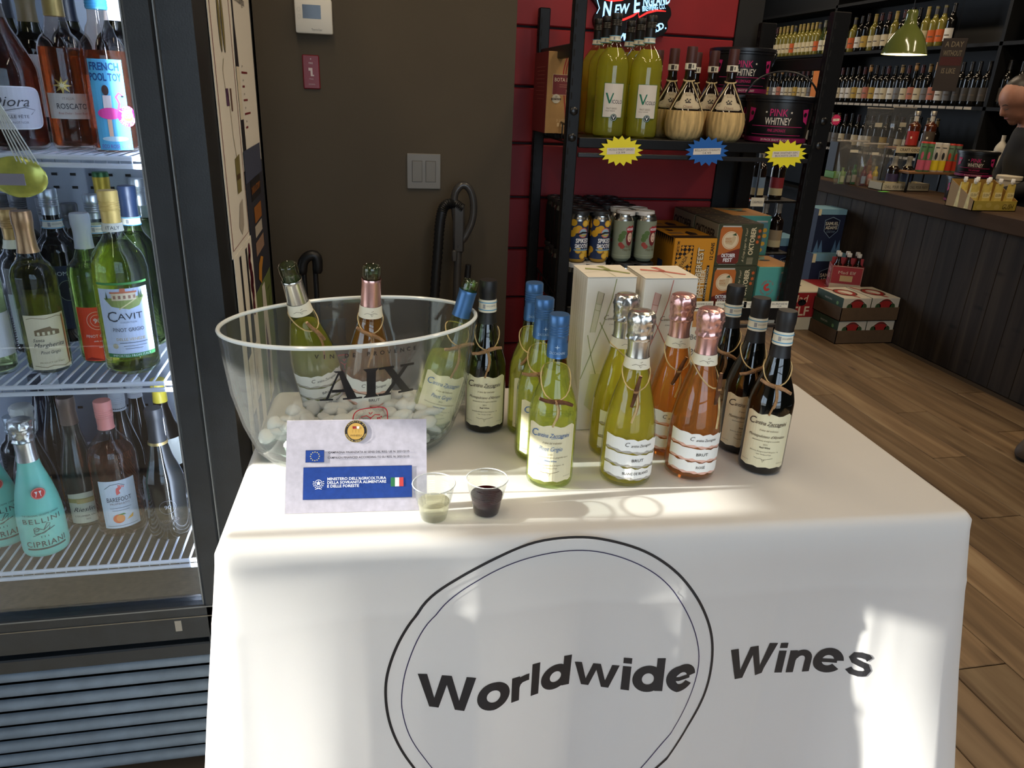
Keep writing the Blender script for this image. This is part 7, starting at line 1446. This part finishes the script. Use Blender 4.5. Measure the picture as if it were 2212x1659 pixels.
decal('lettering', o, a, on_y(0, -.0064, 0)); MB().tube([(.08, 0, .36), (.08, 0, .62)], .0015, 5, BLACK).build('cord', o)
# orange box among the bottles, spirits display seen through the rack
y = 6.45; p = atx(1768, 208, 4.40); o = MB().rbox(0, .16, -.05, .05, 0, .34, P((206, 118, 40), .6), .002).build('orange_box', loc=(4.43, 6.99 + .12, 1.4625)); tag(o, 'tall orange gift carton among the bottles of the middle wall shelf', 'box')
dy = 4.0; dz = zat((xat(1650, dy, .9), dy), 428)
dx0, dx1 = xat(1612, dy, dz), xat(1704, dy, dz); o_ = ((dx0 + dx1) / 2, dy, 0); t = thing('wire_display', 'black tiered bottle display seen through the rack', 'display stand', o_)
for (x, yy) in ((dx0, dy - .1), (dx1, dy - .1), (dx0, dy + .12), (dx1, dy + .12)): MB(o_).tube([(x, yy, 0), (x, yy, dz + .25)], .006, 6, BLACK).build('leg', t)
for zz in (dz, dz - .30, dz - .58): MB(o_).rbox(dx0, dx1, dy - .1, dy + .12, zz - .012, zz, BLACKM, .002).build('tray', t)
for k, (px, lc, ca, zz) in enumerate(((1632, (110, 130, 150), (150, 120, 60), dz), (1672, (130, 40, 44), (60, 50, 46), dz), (1640, (110, 120, 140), (60, 50, 46), dz - .30), (1668, (150, 130, 100), (60, 50, 46), dz - .30))):
    loc = (xat(px, dy, zz), dy - .0, zz + .0005); bottle('liqueur_bottle', 'spirit bottle with a %s label on the black tiered display' % ('blue-grey', 'red', 'grey', 'tan')[k], loc, face_cam(loc), 'bordeaux', .27, .040, P((24, 16, 12), .07, 0, .6), cap=('long', P((150, 140, 124), .5), .80), lab=(lambda a: (a.rect(-.05, .02, .05, .06, ink(186, 170, 130), 0), a.rect(-.05, .06, .05, .12, ink(*lc), 0), a)[2])(Art()), n=18, group='spirit bottles on the tiered display')
burst('orange starburst price sign on the black tiered display', (1610, 430), 11, 11, P((226, 80, 30), .6), ('SALE',), Y=dy - .11, n=12)
px0, px1, pz0, pz1 = px_rect(1622, 427, 1650, 446, dy - .106); o = MB((px0, dy, pz0)).box(px0, px1, dy - .106, dy - .104, pz0, pz1, PAPER).build('shelf_sign', loc=(px0, dy, pz0)); tag(o, 'small cream product sign on the black tiered display', 'sign'); decal('lettering', o, Art().text('CASAMIGOS', (px1 - px0) / 2, (pz1 - pz0) * .5, .014, ink(60, 60, 80), 1, w=(px1 - px0) * .8), on_y(px0, dy - .1064, pz0), o=(px0, dy, pz0))

# pendant lamp over the counter
lp = atx(1952, 118, 3.42); r = 40 * (xat(1953, lp.y, lp.z) - xat(1952, lp.y, lp.z)); LG = P((104, 112, 56), .15, 0, .6, coat=.5); LI = P((236, 226, 190), .5)
pend = thing('pendant_lamp', 'olive-green enamel pendant lamp hanging over the counter', 'lamp', lp); k = r / 40
sp_ = smooth_prof([(40 * k, 0), (39 * k, 5 * k), (34 * k, 20 * k), (25 * k, 36 * k), (16 * k, 46 * k), (11 * k, 54 * k), (10 * k, 72 * k)])
MB().lathe(sp_ + [(8 * k, 76 * k), (0, 76 * k)], 40, LG).build('shade', pend, smooth=True, ang=60)
MB().lathe([(x - .002, z + .001) for x, z in sp_], 40, LI).build('shade_lining', pend, smooth=True, ang=60)
MB().lathe([(0, 10 * k), (9 * k, 14 * k), (11 * k, 22 * k), (7 * k, 32 * k), (4 * k, 40 * k), (0, 40 * k)], 18, P((255, 226, 170), .4, emit=9)).build('bulb', pend, smooth=True)
MB().tube([(0, 0, 76 * k), (0, 0, 2.95 - lp.z)], .003, 6, BLACK).build('cord', pend)
lamp('pendant_bulb_light', 'POINT', (lp.x, lp.y, lp.z - .005), 2.2, (1, .82, .55)).data.shadow_soft_size = .02

# ================================================================== people
def figure(name, label, balls, loc, rz, mats, zones, group=None, res=.014):
    """one continuous body: soft blobs blended into a single skin, coloured by where clothing begins"""
    mbd = D.metaballs.new('body'); mbd.resolution = res; mbd.render_resolution = res; mbd.threshold = .12
    ob = D.objects.new('body', mbd); COL.objects.link(ob)
    for (p0, p1, r0, r1) in balls:
        p0, p1 = Vector(p0), Vector(p1); n = max(1, int((p1 - p0).length / (min(r0, r1) * .55)))
        for i in range(n + 1):
            k = i / n; e = mbd.elements.new(); e.co = p0.lerp(p1, k); e.radius = (r0 + (r1 - r0) * k) * 1.48; e.stiffness = 2
    dg = bpy.context.evaluated_depsgraph_get(); dg.update(); me = D.meshes.new_from_object(ob.evaluated_get(dg)); D.objects.remove(ob); D.metaballs.remove(mbd)
    me.name = 'person'
    for m in mats: me.materials.append(m)
    for p in me.polygons: p.material_index = zones(p.center); p.use_smooth = True
    o = D.objects.new('person', me); COL.objects.link(o); o.location = loc; o.rotation_euler = (0, 0, rz); tag(o, label, 'person', group); return o
SKIN = P((158, 112, 92), .5, 0, .4, var=.08, scale=30); HAIR = P((26, 18, 14), .45, 0, .5, var=.3, scale=90, stretch=(1, 1, .2)); DCL = P((18, 18, 20), .85); JEAN = P((24, 27, 36), .85, bump=.1, bscale=300); BOOT = P((70, 56, 42), .7); SOLE = P((24, 22, 20), .8)
# clerk behind the counter: looks down to her right (local +X is where she faces)
hd = Vector((.155, 0, 1.50)); Rh = Matrix.Rotation(.62, 3, 'Y')                    # head centre, chin tucked
H_ = lambda x, y, z: tuple(hd + Rh @ Vector((x, y, z)))
clerk_b = [(H_(-.012, 0, .035), H_(.012, 0, .03), .082, .080), (H_(.045, 0, -.03), H_(.048, 0, -.055), .056, .046), (H_(.075, 0, -.085), H_(.070, 0, -.088), .024, .022),
  (H_(.090, 0, .026), H_(.112, 0, -.016), .0115, .0145), (H_(.100, .009, -.020), H_(.100, -.009, -.020), .0095, .0095), (H_(.091, 0, -.046), H_(.090, 0, -.060), .0125, .0125), (H_(.070, .028, -.012), H_(.066, .03, -.02), .018, .018), (H_(.070, -.028, -.012), H_(.066, -.03, -.02), .018, .018), (H_(.078, .03, .03), H_(.080, .012, .032), .010, .010), (H_(.078, -.03, .03), H_(.080, -.012, .032), .010, .010),
  (H_(-.01, .076, -.01), H_(-.014, .078, .012), .012, .014), (H_(-.01, -.076, -.01), H_(-.014, -.078, .012), .012, .014),
  (H_(-.02, 0, -.06), (.03, 0, 1.32), .050, .056), ((.02, 0, 1.29), (0, 0, 1.05), .105, .11), ((.01, .11, 1.26), (.01, -.11, 1.26), .07, .07), ((0, .07, 1.15), (0, -.07, 1.15), .10, .10), ((0, 0, 1.05), (-.03, 0, .90), .105, .12), ((-.03, .07, .88), (-.03, -.07, .88), .10, .10),
  ((.01, .17, 1.25), (.05, .20, 1.02), .052, .042), ((.05, .20, 1.02), (.20, .14, .965), .040, .032), ((.20, .14, .965), (.27, .12, .955), .030, .024), ((.01, -.17, 1.25), (.05, -.20, 1.02), .052, .042), ((.05, -.20, 1.02), (.20, -.14, .965), .040, .032), ((.20, -.14, .965), (.27, -.12, .955), .030, .024),
  ((-.03, .085, .86), (-.01, .09, .48), .085, .06), ((-.01, .09, .48), (-.03, .09, .08), .055, .04), ((-.03, .09, .05), (.12, .10, .04), .045, .038), ((-.03, -.085, .86), (-.01, -.09, .48), .085, .06), ((-.01, -.09, .48), (-.03, -.09, .08), .055, .04), ((-.03, -.09, .05), (.12, -.10, .04), .045, .038)]
def clerk_zone(c):
    q = Rh.inverted() @ (Vector(c) - hd)
    if c.z < .10: return 3
    if c.z < .92 and c.x < .2: return 3
    if c.x > .20 and c.z < 1.1: return 0
    if c.z - 1.368 + .30 * (c.x - .06) > 0: return 0
    return 2
wr_z = PI - .30; wl = atx(2206, 214, 3.90); wl = Vector((wl.x + .155 * math.cos(-.30), wl.y + .155 * math.sin(-.30), 0))
for i in range(5):                                         # five fingers of each hand, curled on the counter
    for s in (-1, 1):
        b0 = Vector((.275, s * .13, .955)); an = (i - 2) * .22 * s; d = Vector((math.cos(an), math.sin(an), 0)); L_ = (.045, .058, .064, .058, .046)[i]
        clerk_b.append((tuple(b0 + Vector((0, (i - 2) * .013, 0))), tuple(b0 + Vector((0, (i - 2) * .013, 0)) + d * L_ + Vector((0, 0, -.012))), .0105, .009))
clerk = figure('person', 'woman with dark pulled-back hair and black top looking down behind the counter', clerk_b, wl, wr_z, [SKIN, HAIR, DCL, JEAN], clerk_zone, res=.012)
hb_ = bmesh.new(); bmesh.ops.create_uvsphere(hb_, u_segments=30, v_segments=20, radius=1)
for v in list(hb_.verts):
    n = 1 + .03 * noise.noise(v.co * 6); v.co = Vector((-.026 + v.co.x * .104 * n, v.co.y * .094 * n, .048 + v.co.z * .094 * n))
bmesh.ops.delete(hb_, geom=[v for v in hb_.verts if v.co.x > .035 and v.co.z < .066 or v.co.z < -.085 or (v.co.x > -.02 and v.co.z < .0)], context='VERTS')
MM = Matrix.Translation(hd) @ Rh.to_4x4()
MB().bm(hb_, HAIR, MM).lathe([(0, -.05), (.035, -.04), (.048, 0), (.038, .035), (0, .05)], 16, HAIR, MM @ Matrix.Translation((-.13, 0, .07))).build('hair', clerk, smooth=True, ang=80)
from mathutils.bvhtree import BVHTree
bt_h = BVHTree.FromPolygons([v.co.copy() for v in clerk.data.vertices], [tuple(p.vertices) for p in clerk.data.polygons])
def on_face(y, z, off):
    h = bt_h.ray_cast(Vector(H_(.3, y, z)), (Rh @ Vector((-1, 0, 0))).normalized()); return tuple((h[0] if h[0] else Vector(H_(.09, y, z))) + Rh @ Vector((off, 0, 0)))
for s in (-1, 1):
    MB().tube([on_face(s * y, z, .0008) for y, z in ((.050, .026), (.040, .034), (.028, .036), (.015, .031))], [.0014, .0026, .003, .0022], 6, HAIR).build('eyebrow', clerk, smooth=True)
    MB().tube([on_face(s * y, z, .0004) for y, z in ((.046, .008), (.038, .005), (.028, .004), (.019, .008))], [.001, .0022, .0024, .0014], 6, P((44, 28, 22), .5)).build('eyelid', clerk, smooth=True)
MB().tube([on_face(y, -.052, .0) for y in (-.023, -.012, 0, .012, .023)], [.002, .0045, .005, .0045, .002], 8, P((140, 72, 62), .5)).build('mouth', clerk, smooth=True)
MB().tube([(.032 + .066 * math.cos(q), .066 * math.sin(q), 1.362 + .006 * math.cos(q)) for q in [2 * PI * i / 28 for i in range(28)]], .012, 8, DCL, True).build('collar', clerk, smooth=True)
# customer at the right edge: only a boot and trouser hem show
cb = [((0, .10, .045), (.0, .10, .05), .05, .05), ((-.01, .10, .05), (-.14, .11, .04), .05, .042), ((.0, .10, .07), (.0, .10, .30), .050, .062), ((.0, .10, .30), (.0, .10, .50), .062, .066), ((0, .10, .50), (.0, .09, .90), .07, .10),
  ((.10, -.10, .045), (.10, -.10, .05), .05, .05), ((.09, -.10, .05), (-.04, -.11, .04), .05, .042), ((.10, -.10, .07), (.08, -.10, .50), .050, .066), ((.08, -.10, .50), (.02, -.09, .90), .07, .10), ((.01, .05, .95), (.01, -.05, .95), .13, .13), ((0, 0, 1.0), (0, 0, 1.38), .13, .14), ((0, .14, 1.40), (0, -.14, 1.40), .075, .075),
  ((0, 0, 1.45), (-.01, 0, 1.56), .06, .058), ((-.02, 0, 1.66), (-.01, 0, 1.70), .088, .086), ((-.06, 0, 1.62), (-.065, 0, 1.60), .05, .045), ((-.105, 0, 1.65), (-.112, 0, 1.635), .013, .014), ((0, .20, 1.38), (-.02, .23, 1.10), .055, .045), ((-.02, .23, 1.10), (-.08, .22, .86), .042, .032), ((-.08, .22, .86), (-.10, .22, .76), .03, .025), ((0, -.20, 1.38), (-.02, -.23, 1.10), .055, .045), ((-.02, -.23, 1.10), (-.08, -.22, .86), .042, .032), ((-.08, -.22, .86), (-.10, -.22, .76), .03, .025)]
figure('person', 'customer at the right edge of whom only a brown boot and dark trouser leg show', cb, (3.02, 2.36, -.002), .5, [SKIN, HAIR, DCL, JEAN, BOOT, SOLE], lambda c: 5 if c.z < .022 else 4 if c.z < .115 else 3 if c.z < .95 else (0 if abs(c.y) > .2 and c.z < .86 else 2) if c.z < 1.5 else (1 if c.z > 1.70 or c.x > .03 else 0), res=.016)

sun.data.cycles.is_caustics_light = True
for o in D.objects:
    if o.type == 'MESH' and o.parent and o.parent.get('group') in ('sparkling wine bottles on the tasting table', 'white wine bottles on the tasting table', 'opened bottles in the ice bucket') and o.name.startswith('wine'): o.cycles.is_caustics_caster = True
cloth.cycles.is_caustics_receiver = True
